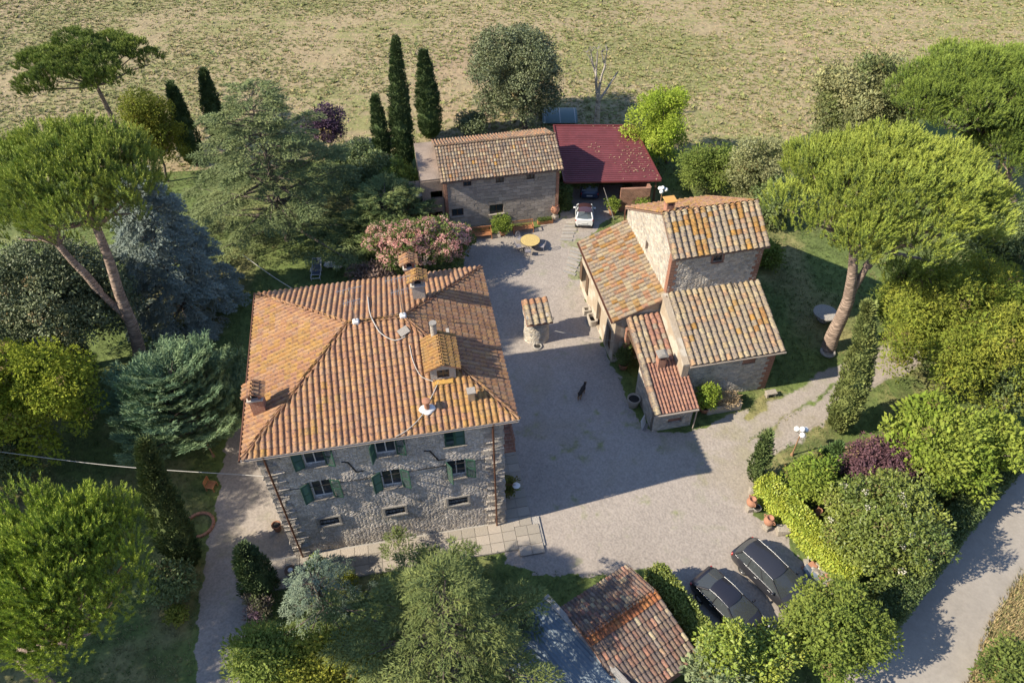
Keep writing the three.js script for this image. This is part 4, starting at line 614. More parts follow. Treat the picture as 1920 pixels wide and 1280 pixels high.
// ---------------------------------------------------------------- the shed at the bottom and its sheet roof
{
  const r1 = G(1226, 1110, 3.3), r2 = G(1102, 1194, 3.3), along = r2.clone().sub(r1).setY(0).normalize(), turn = Math.atan2(-along.z, along.x);
  const s = thing('tiled_shed', 'low shed with dark mossy tile roof and rust red ridge beside the parked cars', 'shed', V3(r1.x, 0, r1.z), turn), W = r1.distanceTo(r2) - 0.1, hz = 3.3, rY = 3.3, eF = 2.25, eB = 2.6, dB = 2.1;   // local x runs down the ridge; +z or -z is towards the cars
  const side = toLocal(s, G(1291, 1231, 2.3)).z > 0 ? 1 : -1;
  const tl = [], pk = (s_, t_) => [rnd() < 0.08 ? 'red' : rnd() < 0.2 ? 'old' : 'darkold', rnd() * 20 | 0];
  const zF = side * hz, zB = -side * dB, LF = Math.hypot(hz, rY - eF), LB = Math.hypot(dB, rY - eB);
  laySlope(tl, { o: V3(-0.15, eF, zF), s: V3(1, 0, 0), t: V3(0, rY - eF, -zF).normalize(), len: LF, range: () => [0, W + 0.3], style: 'fish', cw: 0.225, rh: LF / 8, pick: (a, t) => t > LF * 0.8 ? ['rust', rnd() * 9 | 0] : pk(), jit: 0.012 });
  laySlope(tl, { o: V3(-0.15, eB, zB), s: V3(1, 0, 0), t: V3(0, rY - eB, -zB).normalize(), len: LB, range: () => [0, W + 0.3], style: 'fish', cw: 0.2, rh: LB / 8, pick: pk, jit: 0.01 });
  const q = (a, b, c, d) => { const l = [a, b, c, d]; if (b.clone().sub(a).cross(c.clone().sub(a)).y < 0) l.reverse(); return slab(l, 0.1); }, e = -0.03;
  const roof = mesh('roof', [q(V3(-0.15, eF + e, zF), V3(W + 0.15, eF + e, zF), V3(W + 0.15, rY + e, 0), V3(-0.15, rY + e, 0)), q(V3(-0.15, rY + e, 0), V3(W + 0.15, rY + e, 0), V3(W + 0.15, eB + e, zB), V3(-0.15, eB + e, zB))], std({ color: rgb(0.10, 0.07, 0.06) }), s);
  capRow(tl, V3(-0.15, rY + 0.05, 0), V3(W + 0.15, rY + 0.05, 0), { r: 0.12, step: 0.38, pick: () => ['rust', rnd() * 9 | 0] });
  layTiles(roof, tl, oldClayMat, 300);
  const gable = panel([[-side * dB + side * 0.25, 0], [side * hz - side * 0.25, 0], [side * hz - side * 0.25, eF + 0.05], [0, rY - 0.1], [-side * dB + side * 0.25, eB + 0.05]], [], 0.2);
  mesh('wall', wallUv(gable.clone().rotateY(-Math.PI / 2).translate(0.05, 0, 0)), brickMat, s); mesh('wall', wallUv(gable.clone().rotateY(-Math.PI / 2).translate(W - 0.05, 0, 0)), brickMat, s);
  mesh('wall', wallUv(box(W - 0.3, eF, 0.2, W / 2, eF / 2, zF - side * 0.4)), brickMat, s); mesh('wall', wallUv(box(W - 0.3, eB, 0.2, W / 2, eB / 2, zB + side * 0.4)), brickMat, s);
  // sheet roof
  const a = G(1036, 1135, 2.9), b = G(1092, 1196, 2.9), d = b.clone().sub(a).setY(0).normalize(), lean = thing('sheet_lean_to', 'blue grey corrugated sheet lean-to roof beside the mossy shed', 'shed', V3(a.x, 0, a.z), Math.atan2(-d.z, d.x));
  const pos = [], n = 34, Ls = 7.2, Wd = 3.4, P = (i, w) => { const x = i / n * Ls - 0.6; return V3(x, 2.75 - w * 0.16 + 0.035 * (i % 2), w); }, sgn = toLocal(lean, G(990, 1240, 2.5)).z > 0 ? 1 : -1;
  const grid = []; const cg = new THREE.PlaneGeometry(Ls, Wd, 24, 72).rotateX(-Math.PI / 2), cp = cg.attributes.position; for (let i = 0; i < cp.count; i++) { const x = cp.getX(i), z = cp.getZ(i); cp.setXYZ(i, x + Ls / 2 - 0.6, 2.75 - (z + Wd / 2) * 0.16 + 0.03 * Math.sin(z * 2 * Math.PI / 0.19 * 1), sgn * (z + Wd / 2)); } cg.computeVertexNormals();
  const nT = 256, d1 = fbm(nT, nT, 50, 4, 161), map = colorTex(nT, nT, (k, o) => { const v = 1 + 0.22 * d1[k]; o[0] = 0.12 * v; o[1] = 0.155 * v; o[2] = 0.18 * v; });
  const sr = mesh('sheet_roof', cg, std({ map, roughness: 0.65, side: THREE.DoubleSide }), lean); mesh('flashing', beam(V3(-0.6, 2.84, -sgn * 0.1), V3(Ls - 0.6, 2.84, -sgn * 0.1), 0.3, 0.05), M.stoneGrey, sr);
  for (const x of [-0.4, 2.9, 6.3]) for (const z of [0.15, 3.1]) mesh('post', box(0.14, 2.5, 0.14, x, 1.1, sgn * z), M.greyWood, lean); mesh('panel_wall', box(Ls - 0.3, 2.1, 0.06, Ls / 2 - 0.6, 1.05, sgn * 3.2), M.greyWood, lean);
}
// ---------------------------------------------------------------- the well
{
  const c = G(1006, 640), w = thing('stone_well', 'round stone well house with a small sloping tile roof in the courtyard', 'well', V3(c.x, 0, c.z - 0.55), R(11));
  mesh('drum', wallUv(rough(new THREE.CylinderGeometry(0.82, 0.92, 2.1, 40, 10), 0.04, 5).translate(0, 1.05, 0)), towerStone, w);
  const tl = [], y0 = 2.05, y1 = 2.7, L = Math.hypot(1.9, y1 - y0); laySlope(tl, { o: V3(-0.9, y0, 0.95), s: V3(1, 0, 0), t: V3(0, y1 - y0, -1.9).normalize(), len: L, range: () => [0, 1.85], style: 'pan', cw: 1.85 / 4, rh: L / 5, pick: (s, t) => [t > 1.3 ? 'newer' : 'old', rnd() * 20 | 0], jit: 0.015 });
  const roof = mesh('roof', slab([V3(-0.9, y0 - 0.03, 0.95), V3(0.95, y0 - 0.03, 0.95), V3(0.95, y1 - 0.03, -0.95), V3(-0.9, y1 - 0.03, -0.95)], 0.08), M.terracotta, w); layTiles(roof, tl, oldClayMat, 60);
  mesh('back_wall', wallUv(box(1.5, 0.55, 0.3, 0, 2.33, -0.75)), towerStone, w); mesh('side_wall', [wallUv(rough(new THREE.BoxGeometry(0.3, 0.5, 1.3, 2, 3, 6), 0.03, 5).translate(-0.7, 2.1, -0.1)), wallUv(rough(new THREE.BoxGeometry(0.3, 0.5, 1.3, 2, 3, 6), 0.03, 5).translate(0.7, 2.1, -0.1))], towerStone, w);
  mesh('iron_ring', new THREE.TorusGeometry(0.16, 0.02, 6, 18).translate(0.95, 1.9, 0.45), M.iron, w);
  const t = G(1008, 650), r = thing('wheel_ring', 'grey tyre ring lying at the foot of the well', 'ring', t); mesh('ring', new THREE.TorusGeometry(0.28, 0.06, 8, 24).rotateX(Math.PI / 2).translate(0, 0.065, 0), M.stoneGrey, r); mesh('lid', cyl(0.24, 0.24, 0.02, 0, 0.03, 0, 20), M.dark, r);
}
// ---------------------------------------------------------------- foliage
function triGeo(tris) { const g = new THREE.BufferGeometry(); g.setAttribute('position', new THREE.Float32BufferAttribute(tris, 3)); g.computeVertexNormals(); return g; }
function rdir() { const z = rr(-1, 1), a = rr(0, 6.2832), r = Math.sqrt(1 - z * z); return V3(r * Math.cos(a), z, r * Math.sin(a)); }
const perp = d => { const a = Math.abs(d.y) < 0.9 ? V3(0, 1, 0) : V3(1, 0, 0); return a.cross(d).normalize(); };
function leafQuad(T, p, d, side, l, w) { const a = p.clone(), t = p.clone().addScaledVector(d, l), m = p.clone().addScaledVector(d, l * 0.45), n = d.clone().cross(side), b = m.clone().addScaledVector(side, w / 2).addScaledVector(n, w * 0.18), c = m.clone().addScaledVector(side, -w / 2).addScaledVector(n, w * 0.18); T.push(...a.toArray(), ...b.toArray(), ...t.toArray(), ...a.toArray(), ...t.toArray(), ...c.toArray()); }
function leafClump(n, rad, l, w, upness = 0.4) {   // leaves spread through a small ball, facing outwards and up
  const T = []; for (let i = 0; i < n; i++) { const o = rdir(), p = o.clone().multiplyScalar(rad * Math.cbrt(rr(0.15, 1))); const d = o.clone().add(rdir().multiplyScalar(0.9)).add(V3(0, upness * 0.3, 0)).normalize(), nrm = V3(0, 1, 0).add(rdir().multiplyScalar(0.9)).addScaledVector(o, 0.5).normalize(), side = d.clone().cross(nrm).normalize(); leafQuad(T, p, d, side, l * rr(0.7, 1.25), w * rr(0.75, 1.2)); } return triGeo(T);
}
function candleTuft(n, h, spread, needles, nl, nw) {   // pine shoots standing up, each a brush of needles
  const T = [], K = []; for (let i = 0; i < n; i++) { const a = rr(0, 6.28), q = Math.sqrt(rnd()) * spread, base = V3(Math.cos(a) * q, rr(-0.12, 0.05), Math.sin(a) * q), ax = V3(Math.cos(a) * q * 1.0, 1, Math.sin(a) * q * 1.0).normalize(), L = h * rr(0.7, 1.2);
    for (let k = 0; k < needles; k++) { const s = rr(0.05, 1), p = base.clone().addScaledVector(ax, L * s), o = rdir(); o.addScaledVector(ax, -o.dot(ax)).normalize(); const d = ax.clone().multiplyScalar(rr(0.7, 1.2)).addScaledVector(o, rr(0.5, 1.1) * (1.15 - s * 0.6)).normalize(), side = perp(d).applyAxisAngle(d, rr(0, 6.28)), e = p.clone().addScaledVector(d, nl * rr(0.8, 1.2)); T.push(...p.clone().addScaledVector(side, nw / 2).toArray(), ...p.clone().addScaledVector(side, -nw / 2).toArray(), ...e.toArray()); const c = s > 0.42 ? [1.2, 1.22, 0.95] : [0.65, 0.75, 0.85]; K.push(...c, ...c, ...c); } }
  const g = triGeo(T); g.setAttribute('color', new THREE.Float32BufferAttribute(K, 3)); return g;
}
function frond(len, wid, n, nl, nw, droop = 0.15, thick = 0.05) {   // flat spray along +z
  const T = []; for (let i = 0; i < n; i++) { const s = Math.pow(rnd(), 0.8), k = rnd() < 0.5 ? -1 : 1, reach = wid * (1 - s * 0.75) * rnd(), p = V3(k * reach, -droop * s * s * len - reach * 0.12 + rr(-thick, thick), s * len), d = V3(k * rr(0.3, 1), rr(-0.35, 0.4), rr(0.35, 1)).normalize(), side = perp(d).applyAxisAngle(d, rr(0, 6.28)); const e = p.clone().addScaledVector(d, nl * rr(0.7, 1.3)); T.push(...p.clone().addScaledVector(side, nw / 2).toArray(), ...p.clone().addScaledVector(side, -nw / 2).toArray(), ...e.toArray()); }
  return triGeo(T);
}
function scaleTuft(n, h, r, l, w) { const T = []; for (let i = 0; i < n; i++) { const a = rr(0, 6.28), q = Math.sqrt(rnd()) * r, y = rr(0, h), p = V3(Math.cos(a) * q, y, Math.sin(a) * q), d = V3(Math.cos(a) * 0.45 + rr(-0.25, 0.25), 1, Math.sin(a) * 0.45 + rr(-0.25, 0.25)).normalize(), side = perp(d).applyAxisAngle(d, rr(0, 6.28)); leafQuad(T, p, d, side, l * rr(0.7, 1.3), w * rr(0.7, 1.3)); } return triGeo(T); }
const LG = {
  small: leafClump(30, 0.36, 0.19, 0.11), mid: leafClump(26, 0.4, 0.25, 0.15), big: leafClump(22, 0.44, 0.36, 0.17), tiny: leafClump(36, 0.26, 0.11, 0.07), airy: leafClump(34, 0.5, 0.22, 0.085),
  candle: candleTuft(5, 0.66, 0.3, 40, 0.15, 0.03), candleFine: candleTuft(6, 0.52, 0.32, 34, 0.15, 0.028), pom: candleTuft(6, 0.32, 0.3, 40, 0.22, 0.026),
  cedar: frond(0.95, 0.36, 50, 0.2, 0.05, 0.18), spruce: frond(0.85, 0.32, 54, 0.18, 0.055, 0.25, 0.07), fan: frond(1.0, 0.26, 56, 0.24, 0.055, -0.12), scale: scaleTuft(26, 0.36, 0.17, 0.19, 0.075), hedge: leafClump(26, 0.2, 0.13, 0.075, 0.8), flower: leafClump(26, 0.11, 0.07, 0.06),
};
const leafy = phys({ roughness: 1, transmission: 0.35, thickness: 0, side: THREE.DoubleSide, specularIntensity: 0.3 }), glossy = std({ roughness: 0.55, side: THREE.DoubleSide }), matte = std({ roughness: 0.8, side: THREE.DoubleSide }), needleMat = std({ roughness: 0.7, side: THREE.DoubleSide, vertexColors: true });
const m4 = new THREE.Matrix4(), qt = new THREE.Quaternion(), YUP = V3(0, 1, 0);
class Crown {
  constructor() { this.a = []; }
  add(p, d, scale, col, spin = rr(0, 6.2832)) { this.a.push([p, d, scale, col, spin]); }   // +y of the piece along d
  lay(p, z, upv, scale, col) { this.a.push([p, z, scale, col, null, upv]); }               // a frond: +z along z, +y near upv
  build(parent, name, geo, mat) {
    const im = new THREE.InstancedMesh(geo, mat, this.a.length), c = new THREE.Color();
    this.a.forEach(([p, d, s, col, spin, upv], i) => {
      if (upv) { const z = d.clone().normalize(), x = upv.clone().cross(z).normalize(), y = z.clone().cross(x); m4.makeBasis(x, y, z).scale(V3(s, s, s)).setPosition(p); }
      else { qt.setFromUnitVectors(YUP, d).multiply(new THREE.Quaternion().setFromAxisAngle(YUP, spin)); m4.compose(p, qt, V3(s, s, s)); }
      im.setMatrixAt(i, m4); im.setColorAt(i, c.setRGB(...col));
    });
    im.name = name; im.castShadow = im.receiveShadow = true; im.userData.kind = 'stuff'; parent.add(im); return im;
  }
}
const tint = (c, v = 0.2) => { const k = 1.6 * (1 + gauss() * v), w = gauss() * v * 0.35; return [Math.max(0.004, c[0] * (k + w)), Math.max(0.004, c[1] * k), Math.max(0.003, c[2] * (k - w))]; };
const blend = (a, b, t) => [mix(a[0], b[0], t), mix(a[1], b[1], t), mix(a[2], b[2], t)];
function limb(a, b, r0, r1, sag = 0.1, seg = 7) {   // tapering, slightly crooked
  const d = b.clone().sub(a), n = perp(d.clone().normalize()), mid = [0.33, 0.66].map(t => a.clone().addScaledVector(d, t).add(rdir().multiplyScalar(d.length() * sag * 0.5)).addScaledVector(YUP, sag * d.length() * 0.3)), cv = new THREE.CatmullRomCurve3([a, ...mid, b]), g = new THREE.TubeGeometry(cv, seg, 1, 7), p = g.attributes.position, row = 8;
  for (let i = 0; i <= seg; i++) { const c = cv.getPointAt(i / seg), r = mix(r0, r1, i / seg); for (let j = 0; j < row; j++) { const k = i * row + j, v = V3(p.getX(k), p.getY(k), p.getZ(k)).sub(c).multiplyScalar(r).add(c); p.setXYZ(k, v.x, v.y, v.z); } }
  return g;
}
function blobsIn(rad, nb, br, { lower = -0.4, inner = 0.25, flat = 1 } = {}) {   // lumps on an ellipsoid, local to its centre
  const B = []; for (let i = 0; i < nb; i++) { const y = 1 - (i + 0.5) / nb * (1 - lower), r = Math.sqrt(Math.max(0, 1 - y * y)), a = i * 2.39996 + rr(-0.4, 0.4), k = (rnd() < inner ? rr(0.3, 0.7) : rr(0.74, 1.04)), b = br * rr(0.6, 1.35); B.push([V3(Math.cos(a) * r * Math.max(0.1, rad[0] * k - b * 0.6), y * Math.max(0.1, rad[1] * k - b * 0.6 * flat), Math.sin(a) * r * Math.max(0.1, rad[2] * k - b * 0.6)), b]); } return B;
}
function fillBlobs(cr, B, c, n, { cols, size = 1, upw = 0.4, flat = 1, v = 0.2, under = 0.35 }) {
  for (const [b, r] of B) { const own = rnd(), q = Math.round(n * r * r); for (let i = 0; i < q; i++) { const d = rdir(); if (d.y < -under && rnd() < 0.7) { d.y = -d.y; } const k = rr(0.72, 1.03), p = V3(b.x + d.x * r * k, b.y + d.y * r * k * flat, b.z + d.z * r * k); const dir = d.clone().multiplyScalar(1 - upw).addScaledVector(YUP, upw).add(rdir().multiplyScalar(0.25)).normalize(); cr.add(p.add(c), dir, size * rr(0.6, 1.35), tint(blend(cols[0], cols[1], clamp(own * 0.75 + rnd() * 0.35, 0, 1)), v)); } }
}
function treeThing(name, label, cat, base, group) { return thing(name, label, cat, V3(base.x, 0, base.z), 0, group); }
// broad-leaved tree or shrub: centre and radii in metres relative to the foot
function broad(name, label, base, c, rad, o) {
  const { cat = 'tree', group, nb = 26, br = 1.1, n = 26, geo = LG.mid, mat = leafy, cols, size = 1, trunk = 0.2, barkM = darkBark, lower = -0.5, inner = 0.25, flat = 0.85, upw = 0.4, v = 0.2, stems = 1, extra, under = 0.35 } = o, t = treeThing(name, label, cat, base, group), cr = new Crown(), B = blobsIn(rad, nb, br, { lower, inner });
  fillBlobs(cr, B, c, n, { cols, size, flat, upw, v, under }); { const fine = new Crown(), main = []; for (const q of cr.a) (rnd() < 0.4 ? fine.a : main).push(q); for (const q of fine.a) { q[2] *= 1.25; if (rnd() < 0.05) q[3] = tint([0.16, 0.12, 0.05], 0.3); } cr.a = main; cr.build(t, 'crown', geo, mat); if (fine.a.length) fine.build(t, 'young_leaves', geo === LG.tiny ? LG.hedge : LG.tiny, mat); }
  const fork = V3(c.x * 0.5, Math.max(0.15, c.y - rad[1] * 0.75), c.z * 0.5), parts = []; const tg = []; for (let k = 0; k < stems; k++) tg.push(limb(V3(stems > 1 ? rr(-0.25, 0.25) : 0, -0.1, stems > 1 ? rr(-0.25, 0.25) : 0), fork.clone().add(stems > 1 ? V3(rr(-0.3, 0.3), 0, rr(-0.3, 0.3)) : V3(0, 0, 0)), trunk * 1.15, trunk * 0.75, 0.05)); mesh('trunk', tg, barkM, t);
  const lim = B.filter((_, i) => i % 2 === 0).map(([b, r]) => limb(fork, b.clone().add(c), trunk * 0.42, 0.025, 0.12)); if (lim.length) mesh('limbs', lim, barkM, t);
  if (extra) extra(t, B, c, cr); return t;
}
function stonePine(label, base, trunkPts, c, rad, o = {}) {   // umbrella pine: a bare trunk and a flat dome of upright shoots
  const { nb = 46, br = 1.25, n = 24, geo = LG.candle, cols = [[0.125, 0.16, 0.03], [0.185, 0.21, 0.042]], trunk = 0.38, size = 1, second, group = 'stone pines', lower = -0.12, holes = 0.15, v = 0.16, xb = [] } = o, t = treeThing('stone_pine', label, 'tree', base, group), cr = new Crown();
  const B = []; for (let i = 0; i < nb; i++) { const q = Math.sqrt((i + 0.5) / nb), a = i * 2.39996 + rr(-0.3, 0.3), x = Math.cos(a) * q, z = Math.sin(a) * q, dome = Math.sqrt(Math.max(0, 1 - q * q * 0.95)); if (rnd() < holes * q) continue; B.push([V3(x * (rad[0] - br * 0.6), dome * (rad[1] - br * 0.4) - 0.25 * rad[1] + rr(-0.65, 0.4), z * (rad[2] - br * 0.6)), br * rr(0.75, 1.2)]); if (q > 0.5 && rnd() < 0.55) B.push([V3(x * rad[0] * 0.8, dome * rad[1] * 0.5 - 0.45 * rad[1], z * rad[2] * 0.8), br * rr(0.6, 0.9)]); }
  for (const [px, py] of xb) { const q = rel(base, up(px, py, V3(0, 0, base.z + rr(-1, 2)))).sub(c); B.push([q, br * rr(0.8, 1.05)]); }   // side lobes
  for (const [b, r] of B) { const own = rnd(), k = Math.round(n * r * r); for (let i = 0; i < k; i++) { const d = rdir(); if (d.y < -0.3) d.y *= -1; const p = V3(b.x + d.x * r, b.y + d.y * r * 0.62, b.z + d.z * r).add(c), dir = V3(d.x * 0.5, 1, d.z * 0.5).add(rdir().multiplyScalar(0.12)).normalize(); cr.add(p, dir, size * rr(0.75, 1.2), tint(blend(cols[0], cols[1], own * 0.5 + rnd() * 0.5), v)); } }
  cr.build(t, 'crown', geo, needleMat);
  const fork = trunkPts[trunkPts.length - 1], tg = []; for (let i = 0; i + 1 < trunkPts.length; i++) tg.push(limb(trunkPts[i], trunkPts[i + 1], trunk * (i ? 0.85 : 1.15), trunk * (i ? 0.55 : 0.85), 0.03, 9)); mesh('trunk', tg, pineBark, t); let forks = [fork];
  if (second) { mesh('trunk', second.slice(1).map((p, i) => limb(second[i], p, trunk * 0.62, trunk * 0.42, 0.04, 9)), pineBark, t); forks.push(second[second.length - 1]); }
  mesh('limbs', B.filter((_, i) => i % 2 === 0).map(([b]) => { const e = b.clone().add(c).add(V3(0, -0.3, 0)), f = forks.reduce((m, p) => p.distanceTo(e) < m.distanceTo(e) ? p : m); return limb(f, e, trunk * 0.34, 0.035, 0.1); }), pineBark, t); return t;
}
function layered(name, label, base, H, Rm, o) {   // cedars, firs and spruces: boughs in tiers carrying flat sprays
  const { group, nb = 90, geo = LG.cedar, cols, size = 1, rise = 0.25, droop = 0.35, pw = 1.1, from = 0.1, trunk = 0.3, dens = 1, tip = 0.4, mat = matte, lean = V3(0, 0, 0), irregular = 0.25, cat = 'tree', v = 0.18, fan = 0 } = o, t = treeThing(name, label, cat, base, group), cr = new Crown(), lims = [];
  for (let i = 0; i < nb; i++) {
    const f = (i + 0.5) / nb, y = H * mix(from, 0.985, Math.pow(f, 0.85)), u = (y / H - from) / (1 - from), L = Math.max(0.35, (Rm * Math.pow(1 - u, pw) + tip) * (1 + rr(-irregular, irregular))), a = i * 2.39996 + rr(-0.3, 0.3), hd = V3(Math.cos(a), 0, Math.sin(a)), sd = V3(-Math.sin(a), 0, Math.cos(a)), e = rise + u * 0.5, start = V3(lean.x * u, y, lean.z * u), P = s => start.clone().addScaledVector(hd, L * s).add(V3(0, L * (Math.sin(e) * s - droop * s * s), 0)), dir = s => P(Math.min(1, s + 0.05)).sub(P(s - 0.05)).normalize(), own = rnd();
    if (L > 0.8) lims.push(limb(start, P(0.92), 0.02 + 0.02 * L, 0.012, 0.02, 5));
    const m = Math.max(3, Math.round(L * 4.2 * dens));
    for (let k = 0; k < m; k++) {
      const s = mix(0.22, 1, Math.sqrt((k + rnd()) / m)), w = (1 - s) * L * 0.42 + 0.12, side = rr(-1, 1), p = P(s).addScaledVector(sd, side * w).add(V3(0, -Math.abs(side) * w * 0.18 + rr(-0.06, 0.06), 0)), z = dir(s).addScaledVector(sd, side * 1.1 + rr(-0.3, 0.3)).add(V3(0, -droop * 0.4 + fan, 0)).normalize();
      cr.lay(p, z, V3(rr(-0.3, 0.3), 1, rr(-0.3, 0.3)).addScaledVector(hd, fan * -0.8), size * rr(0.7, 1.2), tint(blend(cols[0], cols[1], own * 0.55 + rnd() * 0.45), v));
    }
  }
  cr.build(t, 'crown', geo, mat); mesh('trunk', limb(V3(0, -0.1, 0), V3(lean.x, H * 0.97, lean.z), trunk, 0.03, 0.01, 12), darkBark, t); mesh('limbs', lims, darkBark, t); return t;
}
function cypress(label, base, H, Rm, o = {}) {
  const { cols = [[0.032, 0.056, 0.018], [0.062, 0.092, 0.026]], n = 1, group = 'Italian cypresses', lean = [0, 0], bulge = 0.38, name = 'cypress_tree', cat = 'tree', v = 0.24, size = 1, rag = 0.16, mat = matte } = o, t = treeThing(name, label, cat, base, group), cr = new Crown(), s0 = rr(0, 50);
  const rad = u => Rm * Math.pow(Math.sin(Math.PI * Math.pow(clamp(u, 0.001, 0.999), bulge + 0.22)), 0.75) * (u < 0.06 ? u / 0.06 * 0.4 + 0.6 : 1) * (1 - 0.12 * u), ax = u => V3(lean[0] * u * u, H * u, lean[1] * u * u), N = Math.round(H * Rm * 75 * n);
  for (let i = 0; i < N; i++) { const u = rr(0.015, 0.985), a = rr(0, 6.28), r = rad(u) * (0.86 + rag * n3(Math.cos(a) * 2 + s0, u * H * 1.1, Math.sin(a) * 2) + rr(-0.08, 0.06)), p = ax(u).add(V3(Math.cos(a) * r, -0.15, Math.sin(a) * r)), own = n3(Math.cos(a) * 3 + s0, u * H * 1.7, Math.sin(a) * 3) * 0.5 + 0.5; cr.add(p, V3(Math.cos(a) * 0.32 + rr(-0.15, 0.15), 1, Math.sin(a) * 0.32 + rr(-0.15, 0.15)).normalize(), size * rr(0.7, 1.2), tint(blend(cols[0], cols[1], clamp(own * 0.7 + rnd() * 0.3, 0, 1)), v)); }
  cr.build(t, 'crown', LG.scale, mat); const prof = []; for (let k = 0; k <= 16; k++) prof.push([Math.max(0.01, rad(k / 16) * 0.72), H * k / 16 * 0.97]); const core = lathe(prof, 14), q = core.attributes.position; for (let i = 0; i < q.count; i++) { const u = q.getY(i) / H; q.setX(i, q.getX(i) + lean[0] * u * u); q.setZ(i, q.getZ(i) + lean[1] * u * u); }
  mesh('inner_foliage', rough(core, 0.08, 3), std({ color: rgb(...blend(cols[0], cols[1], 0.5).map(x => x * 1.6)) }), t); mesh('trunk', limb(V3(0, -0.1, 0), V3(0, 0.6, 0), 0.16, 0.13, 0), darkBark, t); return t;
}
function hedgeRow(name, label, pts, w, h, o) {   // clipped hedge along a line of ground points
  const { cols, n = 60, geo = LG.hedge, mat = glossy, v = 0.2, size = 1, group, cat = 'hedge', wob = 0.1 } = o, mid = pts[0], t = treeThing(name, label, cat, mid, group), cr = new Crown(), core = [];
  for (let i = 0; i + 1 < pts.length; i++) {
    const a = V3(pts[i].x - mid.x, 0, pts[i].z - mid.z), b = V3(pts[i + 1].x - mid.x, 0, pts[i + 1].z - mid.z), d = b.clone().sub(a), L = d.length(), s = V3(-d.z / L, 0, d.x / L); core.push(beam(a.clone().setY(h / 2 - 0.08), b.clone().setY(h / 2 - 0.08), w * 0.78, h - 0.3)); const area = L * (w + 2 * h) + 2 * w * h, N = Math.round(area * n);
    for (let k = 0; k < N; k++) { let u = rnd() * (w + 2 * h), f = rnd() * L, p, dir; if (u < w) { p = a.clone().addScaledVector(d, f / L).addScaledVector(s, u - w / 2).setY(h); dir = YUP.clone(); } else { const sd = u < w + h ? 1 : -1, y = (u - w) % h; p = a.clone().addScaledVector(d, f / L).addScaledVector(s, sd * w / 2).setY(y); dir = s.clone().multiplyScalar(sd).addScaledVector(YUP, 0.5).normalize(); } if (rnd() < w * h / area) { p = (rnd() < 0.5 ? a : b).clone().addScaledVector(s, rr(-w / 2, w / 2)).setY(rr(0, h)); dir = d.clone().normalize().addScaledVector(YUP, 0.6).normalize(); } p.addScaledVector(dir, wob * n3(p.x * 1.6, p.y * 1.6, p.z * 1.6) - 0.1 + rr(-0.05, 0.05)); cr.add(p, dir, size * rr(0.75, 1.25), tint(blend(cols[0], cols[1], rnd()), v)); }
  }
  mesh('inner_foliage', core, std({ color: rgb(...blend(cols[0], cols[1], 0.5).map(x => x * 1.6)) }), t); cr.build(t, 'leaves', geo, mat); return t;
}
const rel = (b, p) => V3(p.x - b.x, p.y, p.z - b.z);
// ---------------------------------------------------------------- the trees, each at its foot
const EV = [[0.055, 0.075, 0.032], [0.10, 0.115, 0.052]];
{ // stone pine with forked trunk, left
  const b = G(275, 712), U = (x, y, dz = 0) => { const p = up(x, y, V3(0, 0, b.z + dz)); return rel(b, p); };
  const fk = U(246, 605), m1 = U(180, 425), m2 = U(108, 458);
  stonePine('tall stone pine with a forked trunk above the dark evergreen oak', b, [V3(0, -0.1, 0), fk, m1], U(125, 350), [4.7, 3.0, 4.3], { xb: [[30, 440], [225, 405], [120, 430], [60, 400]], nb: 48, br: 1.15, n: 24, second: [fk, U(185, 545), m2], trunk: 0.42 });
}
{ const b = G(236, 292), U = (x, y) => rel(b, up(x, y, b)); stonePine('open crowned pine with bare branches showing at the edge of the field', b, [V3(0, -0.1, 0), U(212, 225), U(180, 160)], U(163, 128), [6.0, 2.6, 5.0], { nb: 40, br: 1.15, n: 20, geo: LG.pom, trunk: 0.28, cols: [[0.075, 0.105, 0.022], [0.125, 0.15, 0.03]], holes: 0.4, size: 1.1 }); }
{ const b = G(150, 1330), U = (x, y, dz = 0) => rel(b, up(x, y, V3(0, 0, b.z + dz))); stonePine('bright green pine with ragged shoots beside the gravel path', b, [V3(0, -0.1, 0), V3(0.3, 7, 0.2), U(120, 1200)], U(92, 1090), [3.5, 3.0, 3.5], { xb: [[60, 1200], [170, 1180], [110, 1240], [30, 1120], [200, 1080]], nb: 60, br: 0.9, n: 30, trunk: 0.25, cols: [[0.115, 0.155, 0.02], [0.19, 0.225, 0.03]], holes: 0.3, size: 0.85 }); }
{ const b = G(1553, 655), U = (x, y, dz = 0) => rel(b, up(x, y, V3(0, 0, b.z + dz))); const fk = U(1592, 560); stonePine('wide stone pine with a forked trunk on the lawn by the tower', b, [V3(0, -0.1, 0), fk, U(1601, 470)], U(1662, 378), [6.6, 3.7, 5.4], { xb: [[1545, 430], [1690, 520], [1770, 490], [1835, 440], [1600, 470], [1740, 470]], holes: 0.3, nb: 66, br: 1.25, n: 22, second: [fk, U(1625, 500), U(1650, 470)], trunk: 0.46, cols: [[0.13, 0.162, 0.03], [0.19, 0.212, 0.042]] }); }
{ const b = G(1838, 372), U = (x, y, dz = 0) => rel(b, up(x, y, V3(0, 0, b.z + dz))); stonePine('dense olive green stone pine at the field corner behind the bigger pine', b, [V3(0, -0.1, 0), U(1845, 300), U(1835, 260)], U(1835, 190), [6.6, 4.6, 5.6], { nb: 60, br: 1.35, n: 22, geo: LG.candleFine, trunk: 0.36, cols: [[0.09, 0.125, 0.024], [0.125, 0.16, 0.03]] }); }
